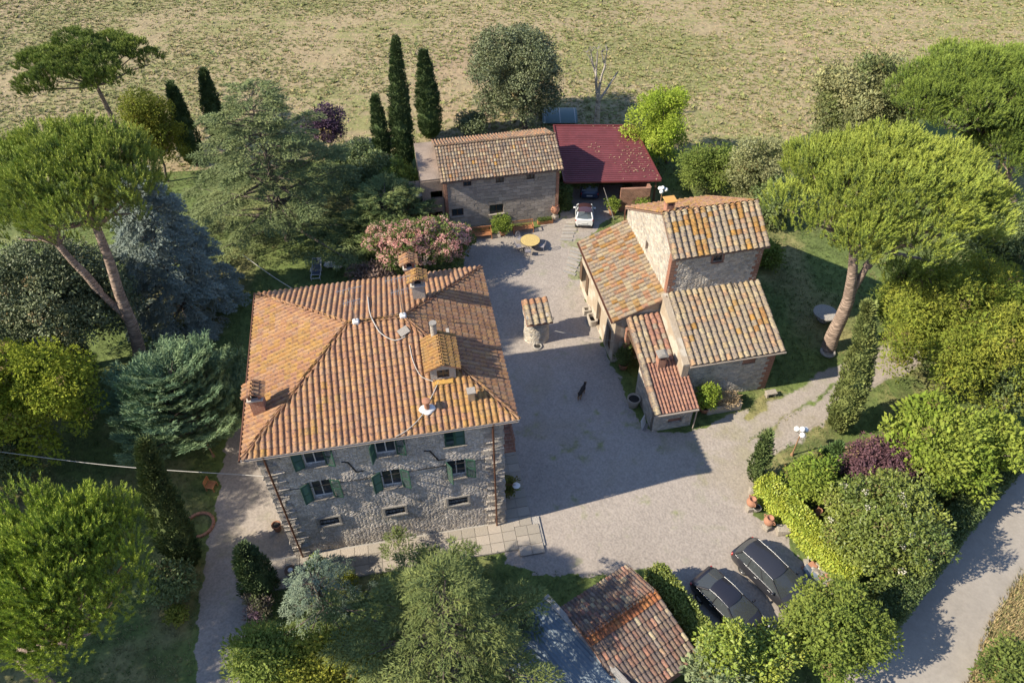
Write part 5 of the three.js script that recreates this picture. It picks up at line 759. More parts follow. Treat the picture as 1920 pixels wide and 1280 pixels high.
{ const b = G(1905, 400), U = (x, y) => rel(b, up(x, y, b)); stonePine('pine with two bare trunks at the right field edge', b, [V3(0, -0.1, 0), U(1890, 330), U(1905, 290)], U(1925, 275), [4.5, 2.8, 4], { nb: 40, br: 1.2, n: 22, geo: LG.candleFine, trunk: 0.34, cols: [[0.09, 0.125, 0.024], [0.125, 0.16, 0.03]], second: [U(1900, 390), U(1870, 345), U(1880, 300)] }); }
// cypresses
cypress('dark cypress with a slight lean beside the open pine', G(366, 306), 8.0, 1.0, { lean: [0.2, 0] });
cypress('narrow cypress half hidden behind the spreading cedar', G(412, 262), 7.2, 0.9, { lean: [0.5, 0] });
cypress('short slender cypress left of the tallest cypress', G(722, 312), 7.2, 0.7);
cypress('tallest cypress with a needle sharp top beside the barn', G(760, 312), 12.2, 0.95, { lean: [0.5, 0] });
cypress('stout pointed cypress behind the barn corner', G(808, 258), 8.8, 1.15);
cypress('shaded cypress at the edge of the gravel path', G(358, 1058), 11.2, 0.85, { lean: [1.3, 0], cols: [[0.03, 0.05, 0.016], [0.08, 0.10, 0.024]] });
cypress('leaning cypress with a loose top beside the driveway', G(1568, 806), 11.0, 0.84, { cols: [[0.075, 0.10, 0.028], [0.14, 0.155, 0.042]], lean: [-1.5, 0], rag: 0.18 });
cypress('small young cypress at the end of the box hedge', G(1415, 902), 4.7, 0.42, { lean: [-0.3, 0], cols: [[0.045, 0.075, 0.022], [0.085, 0.11, 0.03]], rag: 0.3 });
cypress('rounded dark yew cone beside the house terrace', G(493, 1108), 4.6, 0.95, { name: 'yew_cone', cat: 'shrub', group: undefined, bulge: 0.2, cols: [[0.03, 0.055, 0.022], [0.07, 0.095, 0.03]] });
cypress('dark round conifer bush beside the lamp post shadow', G(1560, 872), 1.9, 1.0, { name: 'conifer_bush', cat: 'shrub', group: undefined, bulge: 0.05, cols: [[0.03, 0.06, 0.015], [0.05, 0.085, 0.02]] });
// cedars, spruce, leyland
layered('cedar_tree', 'spreading grey green cedar with loose tiers behind the farmhouse', G(540, 450), 13.2, 6.0, { nb: 84, cols: [[0.06, 0.088, 0.03], [0.118, 0.138, 0.05]], size: 1.15, rise: 0.12, droop: 0.2, pw: 0.8, from: 0.1, irregular: 0.45, dens: 1.6, group: 'cedars' });
layered('cedar_tree', 'large cedar with long drooping sprays in front of the farmhouse', G(825, 1288), 9.9, 6.9, { nb: 86, cols: [[0.05, 0.072, 0.018], [0.112, 0.128, 0.032]], rise: 0.22, droop: 0.26, pw: 1.4, from: 0.05, irregular: 0.4, dens: 1.8, size: 0.9, group: 'cedars', lean: V3(0.9, 0, -0.6) });
layered('cedar_tree', 'young blue cedar with drooping leader beside the terrace pots', G(612, 1150), 4.6, 2.2, { nb: 46, cols: [[0.085, 0.125, 0.09], [0.14, 0.17, 0.11]], rise: 0.2, droop: 0.4, from: 0.05, dens: 1.3, size: 0.6, irregular: 0.5, group: 'cedars' });
layered('blue_spruce', 'blue grey spruce with dense drooping tiers behind the farmhouse lawn', G(352, 592), 12.6, 3.8, { nb: 170, geo: LG.spruce, cols: [[0.10, 0.13, 0.112], [0.165, 0.195, 0.165]], rise: 0.05, droop: 0.3, pw: 0.85, from: 0.04, irregular: 0.18, dens: 1.7 });
layered('conifer_shrub', 'wide sea green conifer shrub with plumed tips beside the farmhouse wall', G(372, 815), 5.6, 3.3, { nb: 80, geo: LG.fan, cols: [[0.06, 0.11, 0.06], [0.125, 0.17, 0.075]], rise: 0.55, droop: 0.12, pw: 0.7, from: 0.03, irregular: 0.35, dens: 1.9, fan: 0.35, cat: 'shrub', size: 1.1 });
layered('conifer_shrub', 'dark green conifer sprawling before the slatted gate', G(735, 455), 5.0, 3.4, { nb: 60, geo: LG.fan, cols: [[0.05, 0.085, 0.028], [0.11, 0.13, 0.04]], rise: 0.4, droop: 0.25, pw: 0.7, from: 0.05, dens: 1.7, cat: 'shrub' });
// broad-leaved trees and shrubs
function bl(name, label, basePx, cPx, rad, o) { if (typeof basePx === 'number') { const c = G(cPx[0], cPx[1], basePx); return broad(name, label, V3(c.x, 0, c.z), V3(0, basePx, 0), rad, o); } const b = Array.isArray(basePx) ? G(...basePx) : basePx; return broad(name, label, b, rel(b, up(cPx[0], cPx[1], V3(0, 0, b.z + (o.dz || 0)))), rad, o); }
bl('holm_oak', 'big dark evergreen oak under the forked stone pine', [150, 690], [100, 560], [4.7, 4.4, 4.0], { geo: LG.small, mat: glossy, cols: EV, nb: 60, br: 1.3, n: 28, trunk: 0.35, lower: -0.85, group: 'evergreen oaks' });
bl('holm_oak', 'round grey green evergreen oak standing behind the barn', [985, 238], [967, 136], [4.7, 4.7, 4.2], { geo: LG.small, mat: glossy, cols: [[0.05, 0.066, 0.028], [0.098, 0.112, 0.05]], nb: 66, br: 1.2, n: 26, trunk: 0.3, lower: -0.95, group: 'evergreen oaks' });
for (const [x, z, l] of [[-35, -20.5, 'evergreen oak shading the lawn beyond the bright pine'], [-31.5, -13.5, 'evergreen oak at the foot of the garden beyond the bright pine'],  [-39, -27.5, 'evergreen oak shading the lawn beyond the lime tree']]) broad('holm_oak', l, V3(x, 0, z), V3(0, 9.2, 0), [4.8, 6.2, 5.4], { geo: LG.small, mat: glossy, cols: EV, nb: 56, br: 1.35, n: 22, trunk: 0.33, lower: -0.8, group: 'evergreen oaks' });
bl('evergreen_shrub', 'low dark shrub at the foot of the oak behind the barn', [885, 250], [890, 232], [1.7, 1.3, 1.3], { cat: 'shrub', geo: LG.small, mat: glossy, cols: EV, nb: 10, br: 0.7, n: 34, trunk: 0.06 });
bl('lime_tree', 'yellow green lime tree at the left edge of the garden', [30, 850], [35, 745], [4.2, 4.0, 3.6], { geo: LG.small, cols: [[0.16, 0.20, 0.02], [0.23, 0.25, 0.028]], nb: 40, br: 1.0, n: 30, trunk: 0.2, lower: -0.8 });
bl('golden_shrub', 'tall golden green shrub beside the leaning cypress', [315, 340], [285, 240], [2.4, 4.0, 2.2], { cat: 'shrub', geo: LG.small, cols: [[0.09, 0.115, 0.015], [0.17, 0.165, 0.02]], nb: 34, br: 0.9, n: 30, lower: -0.9, trunk: 0.12 });
bl('maple_tree', 'bright fresh green rounded tree beside the carport', [1252, 305], [1234, 238], [2.9, 3.7, 2.6], { geo: LG.small, cols: [[0.17, 0.235, 0.022], [0.24, 0.285, 0.04]], nb: 44, br: 0.8, n: 36, trunk: 0.16, lower: -0.9, group: 'maples' });
bl('maple_tree', 'sunlit yellow green maple leaning over the road hedge', 3.2, [1795, 838], [3.8, 2.8, 3.0], { geo: LG.mid, cols: [[0.11, 0.16, 0.018], [0.185, 0.22, 0.035]], nb: 50, br: 0.95, n: 24, trunk: 0.18, lower: -0.6, group: 'maples' });
bl('linden_tree', 'pale flowering linden at the edge of the field', [1640, 292], [1632, 196], [5.2, 4.6, 4.2], { geo: LG.mid, cols: [[0.075, 0.10, 0.025], [0.24, 0.235, 0.115]], nb: 52, br: 1.1, n: 26, trunk: 0.25, lower: -0.8, v: 0.35 });
bl('locust_tree', 'feathery wide green tree between the driveway and the road', 4.6, [1822, 622], [6.2, 4.3, 5.2], { geo: LG.airy, cols: [[0.10, 0.14, 0.018], [0.20, 0.21, 0.03]], nb: 80, br: 1.2, n: 26, trunk: 0.25, lower: -0.6, v: 0.26 });
bl('locust_tree', 'feathery dark green tree beside the globe lamp on the lawn', [1715, 630], [1715, 572], [2.5, 2.8, 2.3], { geo: LG.airy, cols: [[0.06, 0.095, 0.016], [0.11, 0.14, 0.024]], nb: 40, br: 1.0, n: 26, trunk: 0.16, lower: -0.8 });
bl('magnolia_tree', 'glossy magnolia with white blooms behind the box hedge', 2.9, [1668, 985], [3.0, 2.8, 3.0], { geo: LG.small, mat: glossy, cols: [[0.04, 0.065, 0.012], [0.12, 0.14, 0.024]], nb: 60, br: 0.85, n: 26, trunk: 0.2, lower: -0.9, extra(t, B, c) { const f = new Crown(); for (const [b, r] of B) if (rnd() < 0.55) { const d = rdir(); d.y = Math.abs(d.y); f.add(b.clone().add(c).addScaledVector(d.normalize(), r * 1.05), d, rr(1.0, 1.5), [0.72, 0.68, 0.55]); } f.build(t, 'blossoms', LG.flower, leafy); } });
bl('young_tree', 'light green feathery shrub between the young cypress and magnolia', 1.6, [1522, 905], [1.35, 1.6, 1.2], { cat: 'shrub', geo: LG.small, cols: [[0.11, 0.165, 0.022], [0.19, 0.225, 0.035]], nb: 26, br: 0.7, n: 34, trunk: 0.08, lower: -0.9 });
bl('plum_tree', 'purple leaved plum beside the bright maple', 2.3, [1660, 868], [2.1, 1.4, 1.6], { geo: LG.small, mat: matte, cols: [[0.045, 0.02, 0.026], [0.085, 0.04, 0.045]], nb: 24, br: 0.8, n: 34, trunk: 0.1, lower: -0.7, group: 'purple plums' });
bl('plum_tree', 'dark purple plum bush by the field beside the cedar', [605, 285], [606, 240], [1.9, 2.0, 1.7], { geo: LG.small, mat: matte, cols: [[0.032, 0.018, 0.035], [0.06, 0.03, 0.055]], nb: 20, br: 0.75, n: 34, trunk: 0.1, lower: -0.8, group: 'purple plums' });
bl('ash_tree', 'rounded green tree at the road corner beside the cars', 2.6, [1566, 1180], [2.4, 2.1, 2.2], { geo: LG.small, cols: [[0.095, 0.135, 0.022], [0.15, 0.18, 0.035]], nb: 44, br: 0.8, n: 34, trunk: 0.14, lower: -0.9 });
bl('laurel_shrub', 'bushy laurel covering the front of the parked cars', [1470, 1275], [1425, 1238], [2.1, 1.5, 1.4], { cat: 'shrub', geo: LG.small, mat: glossy, cols: [[0.085, 0.125, 0.016], [0.165, 0.185, 0.026]], nb: 26, br: 0.75, n: 32, trunk: 0.06, lower: -0.9, stems: 4, group: 'laurels' });
bl('laurel_shrub', 'upright laurel bush at the tip of the shed hedge', [1365, 1275], [1362, 1222], [1.2, 1.9, 1.1], { cat: 'shrub', geo: LG.small, mat: glossy, cols: [[0.085, 0.125, 0.016], [0.165, 0.185, 0.026]], nb: 22, br: 0.65, n: 32, trunk: 0.06, lower: -0.9, stems: 4, group: 'laurels' });
bl('pale_shrub', 'silvery green shrub at the foot of the laurels', [1335, 1300], [1345, 1262], [1.5, 1.2, 1.1], { cat: 'shrub', geo: LG.mid, cols: [[0.15, 0.19, 0.085], [0.21, 0.24, 0.13]], nb: 14, br: 0.6, n: 34, trunk: 0.05, lower: -0.8, stems: 3 });
bl('verge_shrub', 'clipped green shrub on the dry verge across the road', [1905, 1285], [1900, 1262], [1.5, 1.3, 1.5], { cat: 'shrub', geo: LG.small, cols: [[0.065, 0.095, 0.02], [0.12, 0.15, 0.035]], nb: 18, br: 0.6, n: 40, trunk: 0.06, lower: -0.5 });
bl('hydrangea_bush', 'large bush covered in pink blossom behind the farmhouse chimney', [795, 512], [788, 460], [4.0, 2.2, 2.0], { cat: 'shrub', geo: LG.mid, cols: [[0.055, 0.085, 0.022], [0.10, 0.13, 0.035]], nb: 46, br: 0.85, n: 26, trunk: 0.06, stems: 5, lower: -0.5, extra(t, B, c) { const f = new Crown(); for (const [b, r] of B) for (let k = 0; k < 46 * r * r + 6; k++) { const d = rdir(); d.y = Math.abs(d.y) * 0.9 + 0.1; d.normalize(); f.add(b.clone().add(c).add(V3(d.x * r, d.y * r * 0.85, d.z * r).multiplyScalar(1.08)), d, rr(1.1, 1.7), tint(rnd() < 0.75 ? [0.48, 0.27, 0.24] : [0.46, 0.34, 0.26], 0.14)); } f.build(t, 'blossoms', LG.flower, leafy); } });
bl('pink_shrub', 'faded pink flowering shrub against the farmhouse back wall', [690, 540], [698, 522], [1.6, 0.9, 0.9], { cat: 'shrub', geo: LG.mid, cols: [[0.10, 0.08, 0.06], [0.17, 0.12, 0.10]], nb: 12, br: 0.6, n: 34, trunk: 0.05, stems: 3 });
for (const [n, l, b, c, r, k] of [['bay_shrub', 'leafy green shrub between the purple plum and the slender cypress', [660, 345], [662, 312], [2.6, 2.4, 1.8], 0], ['bay_shrub', 'dark green shrub at the foot of the tallest cypress', [708, 375], [705, 335], [2.0, 2.2, 1.6], 0], ['bay_shrub', 'glossy shrub under the slender cypress beside the barn', [760, 388], [752, 352], [2.0, 2.0, 1.6], 1], ['garden_shrub', 'feathery green shrub right of the carport', [1345, 355], [1330, 318], [3.0, 1.9, 1.9], 1], ['garden_shrub', 'flowering pale shrub between the carport and the wide pine', [1415, 380], [1420, 320], [2.8, 3.4, 2.0], 2], ['garden_shrub', 'shaded green shrub behind the tower roof', [1440, 420], [1450, 385], [1.9, 2.2, 1.5], 0], ['garden_shrub', 'bright bush at the foot of the tower corner', [1432, 495], [1437, 478], [0.6, 0.9, 0.6], 1], ['garden_shrub', 'dark shrub under the right pines', [1850, 470], [1855, 430], [3.4, 2.2, 2.2], 0], ['garden_shrub', 'dark undergrowth shrub beside the brick scraps', [1915, 480], [1915, 440], [2.6, 2.4, 2.0], 0], ['garden_shrub', 'shaded shrub under the small oak at the left', [115, 740], [112, 690], [2.4, 2.0, 1.8], 0], ['garden_shrub', 'dark shrub at the left edge above the bright pine', [10, 905], [18, 862], [1.5, 2.2, 1.5], 0], ['garden_shrub', 'low shaded shrub beside the path under the cypress', [315, 1120], [312, 1090], [1.1, 1.2, 0.9], 0], ['garden_shrub', 'yellow green shrub at the foot of the front cedar', [600, 1290], [600, 1240], [2.8, 1.5, 1.3], 3], ['garden_shrub', 'soft green shrub at the end of the gravel path', [500, 1292], [500, 1236], [1.5, 1.6, 1.2], 1], ['garden_shrub', 'dark leafy shrub right of the feathery trees', [1905, 770], [1900, 700], [2.6, 3.0, 2.4], 0]])
  bl(n, l, b, c, r, { cat: 'shrub', geo: k === 1 ? LG.airy : LG.small, mat: k === 0 ? glossy : leafy, cols: [[[0.045, 0.07, 0.022], [0.09, 0.115, 0.035]], [[0.085, 0.125, 0.022], [0.15, 0.185, 0.04]], [[0.09, 0.11, 0.025], [0.24, 0.24, 0.12]], [[0.13, 0.155, 0.02], [0.24, 0.235, 0.035]]][k], nb: Math.round(10 + r[0] * r[1] * 4), br: 0.75, n: 32, trunk: 0.07, lower: -0.85, stems: 3, group: 'garden shrubs' });
// dead pollard tree
{
  const b = G(1118, 238), t = treeThing('dead_tree', 'bare grey dead tree behind the carport roof', 'tree', b), U = (x, y) => rel(b, up(x, y, b)), g = [], fk = U(1122, 190);
  mesh('trunk', [limb(V3(0, -0.1, 0), fk, 0.3, 0.24, 0.02, 8)], deadBark, t);
  for (const [a, e, r] of [[fk, [1118, 125], 0.17], [fk, [1135, 118], 0.16], [fk, [1160, 138], 0.13], [[1120, 150], [1108, 98], 0.1], [[1118, 128], [1120, 92], 0.08], [[1134, 130], [1138, 96], 0.08], [[1118, 132], [1100, 98], 0.07], [[1133, 122], [1128, 98], 0.06]]) g.push(limb(Array.isArray(a) ? U(...a) : a, U(...e).add(V3(0, 0, rr(-0.5, 0.5))), r, r * 0.45, 0.08, 7)); mesh('limbs', g, deadBark, t);
  const tw = []; for (const e of [[1108, 98], [1120, 92], [1138, 96], [1100, 98], [1128, 98], [1118, 125], [1135, 118]]) for (let k = 0; k < 4; k++) { const p = U(...e); tw.push(limb(p, p.clone().add(V3(rr(-0.5, 0.5), rr(0.1, 0.6), rr(-0.4, 0.4))), 0.035, 0.012, 0.1, 4)); } mesh('twigs', tw, deadBark, t);
}
// hedges
const gpt = (x, y) => G(x, y);
hedgeRow('box_hedge', 'bright clipped hedge beside the parked estate car', [gpt(1425, 925), gpt(1470, 970), gpt(1590, 1100)], 1.0, 1.5, { cols: [[0.12, 0.165, 0.018], [0.23, 0.245, 0.028]], n: 55 });
hedgeRow('laurel_hedge', 'dark clipped hedge along the road below the magnolia', [gpt(1650, 1170), gpt(1745, 1045), gpt(1840, 925), gpt(1925, 840)], 1.1, 1.6, { cols: [[0.04, 0.065, 0.018], [0.075, 0.10, 0.03]], n: 40, geo: LG.tiny });
hedgeRow('shed_hedge', 'glossy hedge between the mossy shed and the cars', [gpt(1222, 1095), gpt(1275, 1160), gpt(1330, 1245)], 0.85, 1.7, { cols: [[0.065, 0.09, 0.018], [0.15, 0.17, 0.03]], n: 55 });
// grass and weeds that nobody could count
function scatter(name, N, geo, mat, place) {
  const cr = new Crown(); let guard = 0; while (cr.a.length < N && guard++ < N * 12) { const q = place(); if (q) cr.add(...q); }
  const im = cr.build(scene, name, geo, mat); im.name = numbered(name); im.userData.kind = 'stuff'; return im;
}
const grassTuft = (() => { const T = []; for (let i = 0; i < 12; i++) { const a = rr(0, 6.28), q = rnd() * 0.09, p = V3(Math.cos(a) * q, 0, Math.sin(a) * q), e = V3(Math.cos(a) * (q + rr(0.02, 0.08)), rr(0.05, 0.12), Math.sin(a) * (q + rr(0.02, 0.08))), s = V3(-Math.sin(a), 0, Math.cos(a)).multiplyScalar(0.011); T.push(...p.clone().add(s).toArray(), ...p.clone().sub(s).toArray(), ...e.toArray()); } return triGeo(T); })();
const weedTuft = (() => { const T = []; for (let i = 0; i < 18; i++) { const a = rr(0, 6.28), q = rnd() * 0.12, p = V3(Math.cos(a) * q, 0, Math.sin(a) * q), e = V3(Math.cos(a), rr(0.3, 1.2), Math.sin(a)).normalize(); leafQuad(T, p, e, V3(-Math.sin(a), 0, Math.cos(a)), rr(0.12, 0.28), 0.07); } return triGeo(T); })();
scatter('lawn_grass', 42000, grassTuft, matte, () => { const x = rr(-40, 40), z = rr(-13, -66); if (!inPoly(x, z, yardPoly) || inPoly(x, z, courtPoly) || inPoly(x, z, leftPath) || inPoly(x, z, roadPoly)) return; const t = Math.min(distLine(x, z, tracks[0]), distLine(x, z, tracks[1])); if (t < 0.7) return; const dry = sst(-0.2, 0.6, n3(x * 0.35, 3, z * 0.35) + 0.5 * n3(x, 9, z)); return [V3(x, 0, z), YUP.clone(), rr(0.8, 1.5), tint(blend([0.06, 0.088, 0.021], [0.13, 0.12, 0.05], dry), 0.25)]; });
scatter('field_weeds', 60000, weedTuft, matte, () => { const x = rr(-75, 75), z = rr(-55, -112), m = n3(x * 0.09, 5, z * 0.14) + 0.6 * n3(x * 0.4, 8, z * 0.5) + 0.25 * sst(-75, -100, z); if (m < rr(-0.9, 0.5) || inPoly(x, z, yardPoly)) return; return [V3(x, -0.02, z), YUP.clone(), rr(0.4, 1.0) * (1 + 0.9 * (rnd() < 0.05)), tint(rnd() < 0.65 ? [0.13, 0.14, 0.045] : [0.20, 0.17, 0.08], 0.25)]; });
scatter('field_clods', 16000, (() => { const g = new THREE.IcosahedronGeometry(0.13, 0); return rough(g.index ? g.toNonIndexed() : g, 0.05, 9).scale(1, 0.6, 1); })(), std({ roughness: 1 }), () => { const x = rr(-72, 72), z = rr(-55, -108); if (inPoly(x, z, yardPoly)) return; const m = n3(x * 0.09, 5, z * 0.14); if (m > rr(-0.3, 0.6)) return; return [V3(x, -0.015, z), YUP.clone(), rr(0.3, 1.0), tint([0.22, 0.165, 0.10], 0.14)]; });
scatter('verge_grass', 5000, grassTuft, matte, () => { const x = rr(12, 32), z = rr(-11, -28); if (!inPoly(x, z, vergePoly) || inPoly(x, z, roadPoly)) return; return [V3(x, 0, z), YUP.clone(), rr(1.5, 3), tint(rnd() < 0.75 ? [0.20, 0.155, 0.075] : [0.10, 0.11, 0.035], 0.25)]; });
// ---------------------------------------------------------------- vehicles
function loft(rows, close = true) {   // rows of equal-length point lists -> skin
  const pos = [], f = (a, b, c) => pos.push(...a, ...b, ...c), n = rows[0].length;
  for (let i = 0; i + 1 < rows.length; i++) for (let j = 0; j + 1 < n; j++) { const a = rows[i][j], b = rows[i][j + 1], c = rows[i + 1][j + 1], d = rows[i + 1][j]; f(a, d, c); f(a, c, b); }
  if (close) for (const [r, s] of [[rows[0], 1], [rows[rows.length - 1], -1]]) { const m = r.reduce((q, p) => q.map((v, k) => v + p[k] / n), [0, 0, 0]); for (let j = 0; j + 1 < n; j++) s > 0 ? f(m, r[j], r[j + 1]) : f(m, r[j + 1], r[j]); }
  const g = new THREE.BufferGeometry(); g.setAttribute('position', new THREE.Float32BufferAttribute(pos, 3)); const m = mergeVertices(g, 1e-4); m.computeVertexNormals(); return toCreasedNormals(m, 0.55);
}
const interp = (T, x) => { for (let i = 0; i + 1 < T.length; i++) if (x <= T[i + 1][0]) { const t = clamp((x - T[i][0]) / (T[i + 1][0] - T[i][0]), 0, 1), s = t * t * (3 - 2 * t); return mix(T[i][1], T[i + 1][1], s * 0.6 + t * 0.4); } return T[T.length - 1][1]; };
const tyreM = std({ color: rgb(0.02, 0.02, 0.02), roughness: 0.85 }), rimM = std({ color: rgb(0.5, 0.5, 0.5), roughness: 0.3, metalness: 0.9 }), seatM = std({ color: rgb(0.17, 0.165, 0.16) }), plateM = std({ color: rgb(0.65, 0.65, 0.62), roughness: 0.5 }), lampRed = phys({ color: rgb(0.35, 0.02, 0.015), roughness: 0.2, clearcoat: 1 }), lampClear = phys({ color: rgb(0.6, 0.6, 0.6), roughness: 0.15, clearcoat: 1 });
const carGlass = phys({ color: rgb(0.3, 0.34, 0.36), roughness: 0.03, transmission: 0.85, thickness: 0, side: THREE.DoubleSide }), chrome = std({ color: rgb(0.35, 0.35, 0.35), roughness: 0.4, metalness: 1 });
function car(name, label, at, turn, o) {   // x forward, length L; all heights in metres
  const { L, W, Hh, paint, roofM = paint, hood, cab, trim = chrome, wheel = 0.31, wb, rails = true } = o, t = thing(name, label, 'car', at, turn), hw = x => W / 2 * interp(o.plan, x), st = []; for (let i = 0; i <= 26; i++) st.push(-L / 2 + L * i / 26);
  const belt = x => interp(o.belt, x), top = x => interp(hood, x), low = x => interp(o.low ?? [[-L / 2, 0.34], [-L / 2 + 0.25, 0.2], [L / 2 - 0.25, 0.2], [L / 2, 0.32]], x);
  const rows = st.map(x => { const w = hw(x), b = belt(x), h = Math.max(b + 0.02, top(x)), y = low(x), half = [[0, y], [w * 0.86, y], [w * 0.97, y + 0.09], [w, y + 0.25], [w * 0.995, b - 0.12], [w * 0.95, b], [w * 0.8, (b + h) / 2 + 0.015], [w * 0.45, h + 0.01], [0, h + 0.02]]; return [...half.map(([z, yy]) => [x, yy, -z]), ...half.slice(0, -1).reverse().map(([z, yy]) => [x, yy, z])]; });
  const body = mesh('body', loft(rows), paint, t);
  // cabin: glass between belt and roof edge, roof panel above, pillars over the corners
  const { r0, f0, r1, f1, rh, rw = 0.72 } = cab;   // base from r0 to f0, roof from r1 to f1
  const side = (x, s) => [x, 0, s], N = 10, gl = (s) => { const a = [], b = []; for (let i = 0; i <= N; i++) { const u = i / N, xb = mix(r0, f0, u), xt = mix(r1, f1, u), yt = interp(rh, xt); a.push([xb, belt(xb) - 0.02, s * hw(xb) * 0.935]); b.push([xt, yt - 0.035, s * W / 2 * rw * (1 - 0.06 * Math.abs(u * 2 - 1) ** 3)]); } return s > 0 ? [a, b] : [b, a]; };
  const [sa, sb] = gl(1), [pa, pb] = gl(-1); for (const [A, B] of [[sa, sb], [pa, pb]]) mesh('side_window', loft([A, B], false), carGlass, t);
  const cross = (xb, xt, y0) => { const a = [], b = []; for (let i = 0; i <= 6; i++) { const u = i / 6 * 2 - 1, bow = (1 - u * u) * 0.12 * Math.sign(xb); a.push([xb + bow, y0(xb), u * hw(xb) * 0.93]); b.push([xt + bow * 0.6, interp(rh, xt) - 0.03 + 0.02 * (1 - u * u), u * W / 2 * rw * 0.94]); } return xb > 0 ? [a, b] : [b, a]; };
  mesh('windscreen', loft(cross(f0, f1, x => Math.max(belt(x), top(x)) - 0.01), false), carGlass, t); mesh('rear_window', loft(cross(r0, r1, x => Math.max(belt(x), top(x)) - 0.01), false), carGlass, t);
  const rr_ = []; for (let i = 0; i <= 12; i++) { const x = mix(r1, f1, i / 12), y = interp(rh, x), e = W / 2 * rw * (1 - 0.06 * Math.abs(i / 6 - 1) ** 3); rr_.push([-1, -0.7, -0.35, 0, 0.35, 0.7, 1].map(u => [x + (1 - u * u) * 0.07 * (i > 6 ? 1 : -1) * Math.abs(i / 6 - 1), y + 0.05 * (1 - u * u) - 0.035 * (Math.abs(u) > 0.9 ? 1 : 0.3), u * e])); } mesh('roof', loft(rr_, false), roofM, t);
  for (const s of [-1, 1]) {
    const P = (xb, xt) => [V3(xb, belt(xb), s * hw(xb) * 0.935), V3(xt, interp(rh, xt) - 0.03, s * W / 2 * rw * 0.97)];
    mesh('pillar', [bar(...P(f0, f1), 0.04, 8), bar(...P(r0, r1), 0.055, 8), ...(o.pillars ?? [0.45]).map(u => bar(...P(mix(r0, f0, u), mix(r1, f1, u)), 0.03, 8))], o.pillarM ?? paint, t);
    if (rails) mesh('roof_rail', tube([r1, (r1 + f1) / 2, f1].map(x => V3(x, interp(rh, x) + 0.02, s * W / 2 * rw * 0.93)), 0.016, 14), trim, t);
    mesh('window_trim', tube([r0 + 0.1, mix(r0, f0, 0.35), mix(r0, f0, 0.7), f0 + 0.5].map(x => V3(x, belt(x) + 0.01, s * hw(x) * 0.955)), 0.012, 20), trim, t);
    const mi = mesh('mirror', rbox(0.12, 0.13, 0.2, 0.05, f0 - 0.42, belt(f0) + 0.08, s * (W / 2 + 0.08)), paint, t);
    mesh('door_handle', [-0.55, 0.35].map(x => rbox(0.18, 0.03, 0.03, 0.01, x, belt(x) - 0.15, s * hw(x) * 1.0)), trim, t);
    mesh('tail_light', rbox(0.12, 0.2, 0.34, 0.05, -L / 2 + 0.1, belt(-L / 2 + 0.1) - 0.1, s * (hw(-L / 2 + 0.12) - 0.12)), lampRed, t); mesh('headlight', rbox(0.3, 0.13, 0.36, 0.06, L / 2 - 0.2, belt(L / 2 - 0.2) - 0.08, s * (hw(L / 2 - 0.2) - 0.16)), lampClear, t);
    for (const x of [-wb / 2, wb / 2]) { const w = new THREE.Group(); w.name = 'wheel'; w.position.set(x + (o.shift ?? 0), wheel, s * (W / 2 - 0.1)); t.add(w); mesh('tyre', new THREE.TorusGeometry(wheel - 0.075, 0.085, 10, 24).scale(1, 1, 1.25), tyreM, w); const sp = [cyl(0.07, 0.07, 0.06, 0, -0.03, 0, 12).rotateX(Math.PI / 2).translate(0, 0, s * 0.07), new THREE.TorusGeometry(wheel - 0.14, 0.022, 6, 24).translate(0, 0, s * 0.07)]; for (let k = 0; k < 7; k++) sp.push(box(0.05, wheel - 0.16, 0.03, 0, (wheel - 0.14) / 2, s * 0.07).rotateZ(k * 2 * Math.PI / 7)); mesh('rim', sp, rimM, w); }
  }
  mesh('dashboard', rbox(0.45, 0.1, W * 0.7, 0.04, f0 - 0.3, belt(f0) - 0.02, 0), seatM, t); mesh('steering_wheel', new THREE.TorusGeometry(0.18, 0.018, 6, 18).rotateY(Math.PI / 2).rotateZ(0.4).translate(f0 - 0.65, belt(f0) + 0.06, -0.36), tyreM, t);
  for (const [x, z] of [[0.1, -0.36], [0.1, 0.36]]) mesh('seat', [rbox(0.5, 0.14, 0.5, 0.05, x, belt(0) - 0.42, z), rbox(0.14, 0.62, 0.48, 0.06, x - 0.26, belt(0) - 0.08, z), rbox(0.1, 0.16, 0.26, 0.05, x - 0.3, belt(0) + 0.3, z)], seatM, t);
  if (L > 3.5) mesh('seat', [rbox(0.14, 0.55, 1.25, 0.06, -0.95, belt(0) - 0.1, 0), rbox(0.45, 0.14, 1.25, 0.05, -0.7, belt(0) - 0.42, 0)], seatM, t); mesh('cabin_floor', box(L * 0.5, 0.05, W * 0.75, -0.3, 0.42, 0), tyreM, t);
  mesh('number_plate', rbox(0.02, 0.11, 0.5, 0.005, -L / 2 - 0.015, 0.62, 0), plateM, t); mesh('bumper_strip', rbox(0.05, 0.06, W * 0.7, 0.02, -L / 2 - 0.01, 0.42, 0), tyreM, t); return t;
}
const paintM = (r, g, b) => phys({ color: rgb(r, g, b), roughness: 0.45, metalness: 0.0, clearcoat: 0.6, clearcoatRoughness: 0.04 });
const dirOf = (a, b, h) => { const p = G(...a, h), q = G(...b, h); return Math.atan2(-(q.z - p.z), q.x - p.x); };
const plan4 = L => [[-L / 2, 0.84], [-L / 2 + 0.25, 0.95], [-L / 2 + 0.9, 1], [L / 2 - 1.2, 1], [L / 2 - 0.35, 0.92], [L / 2 - 0.1, 0.8], [L / 2, 0.66]];
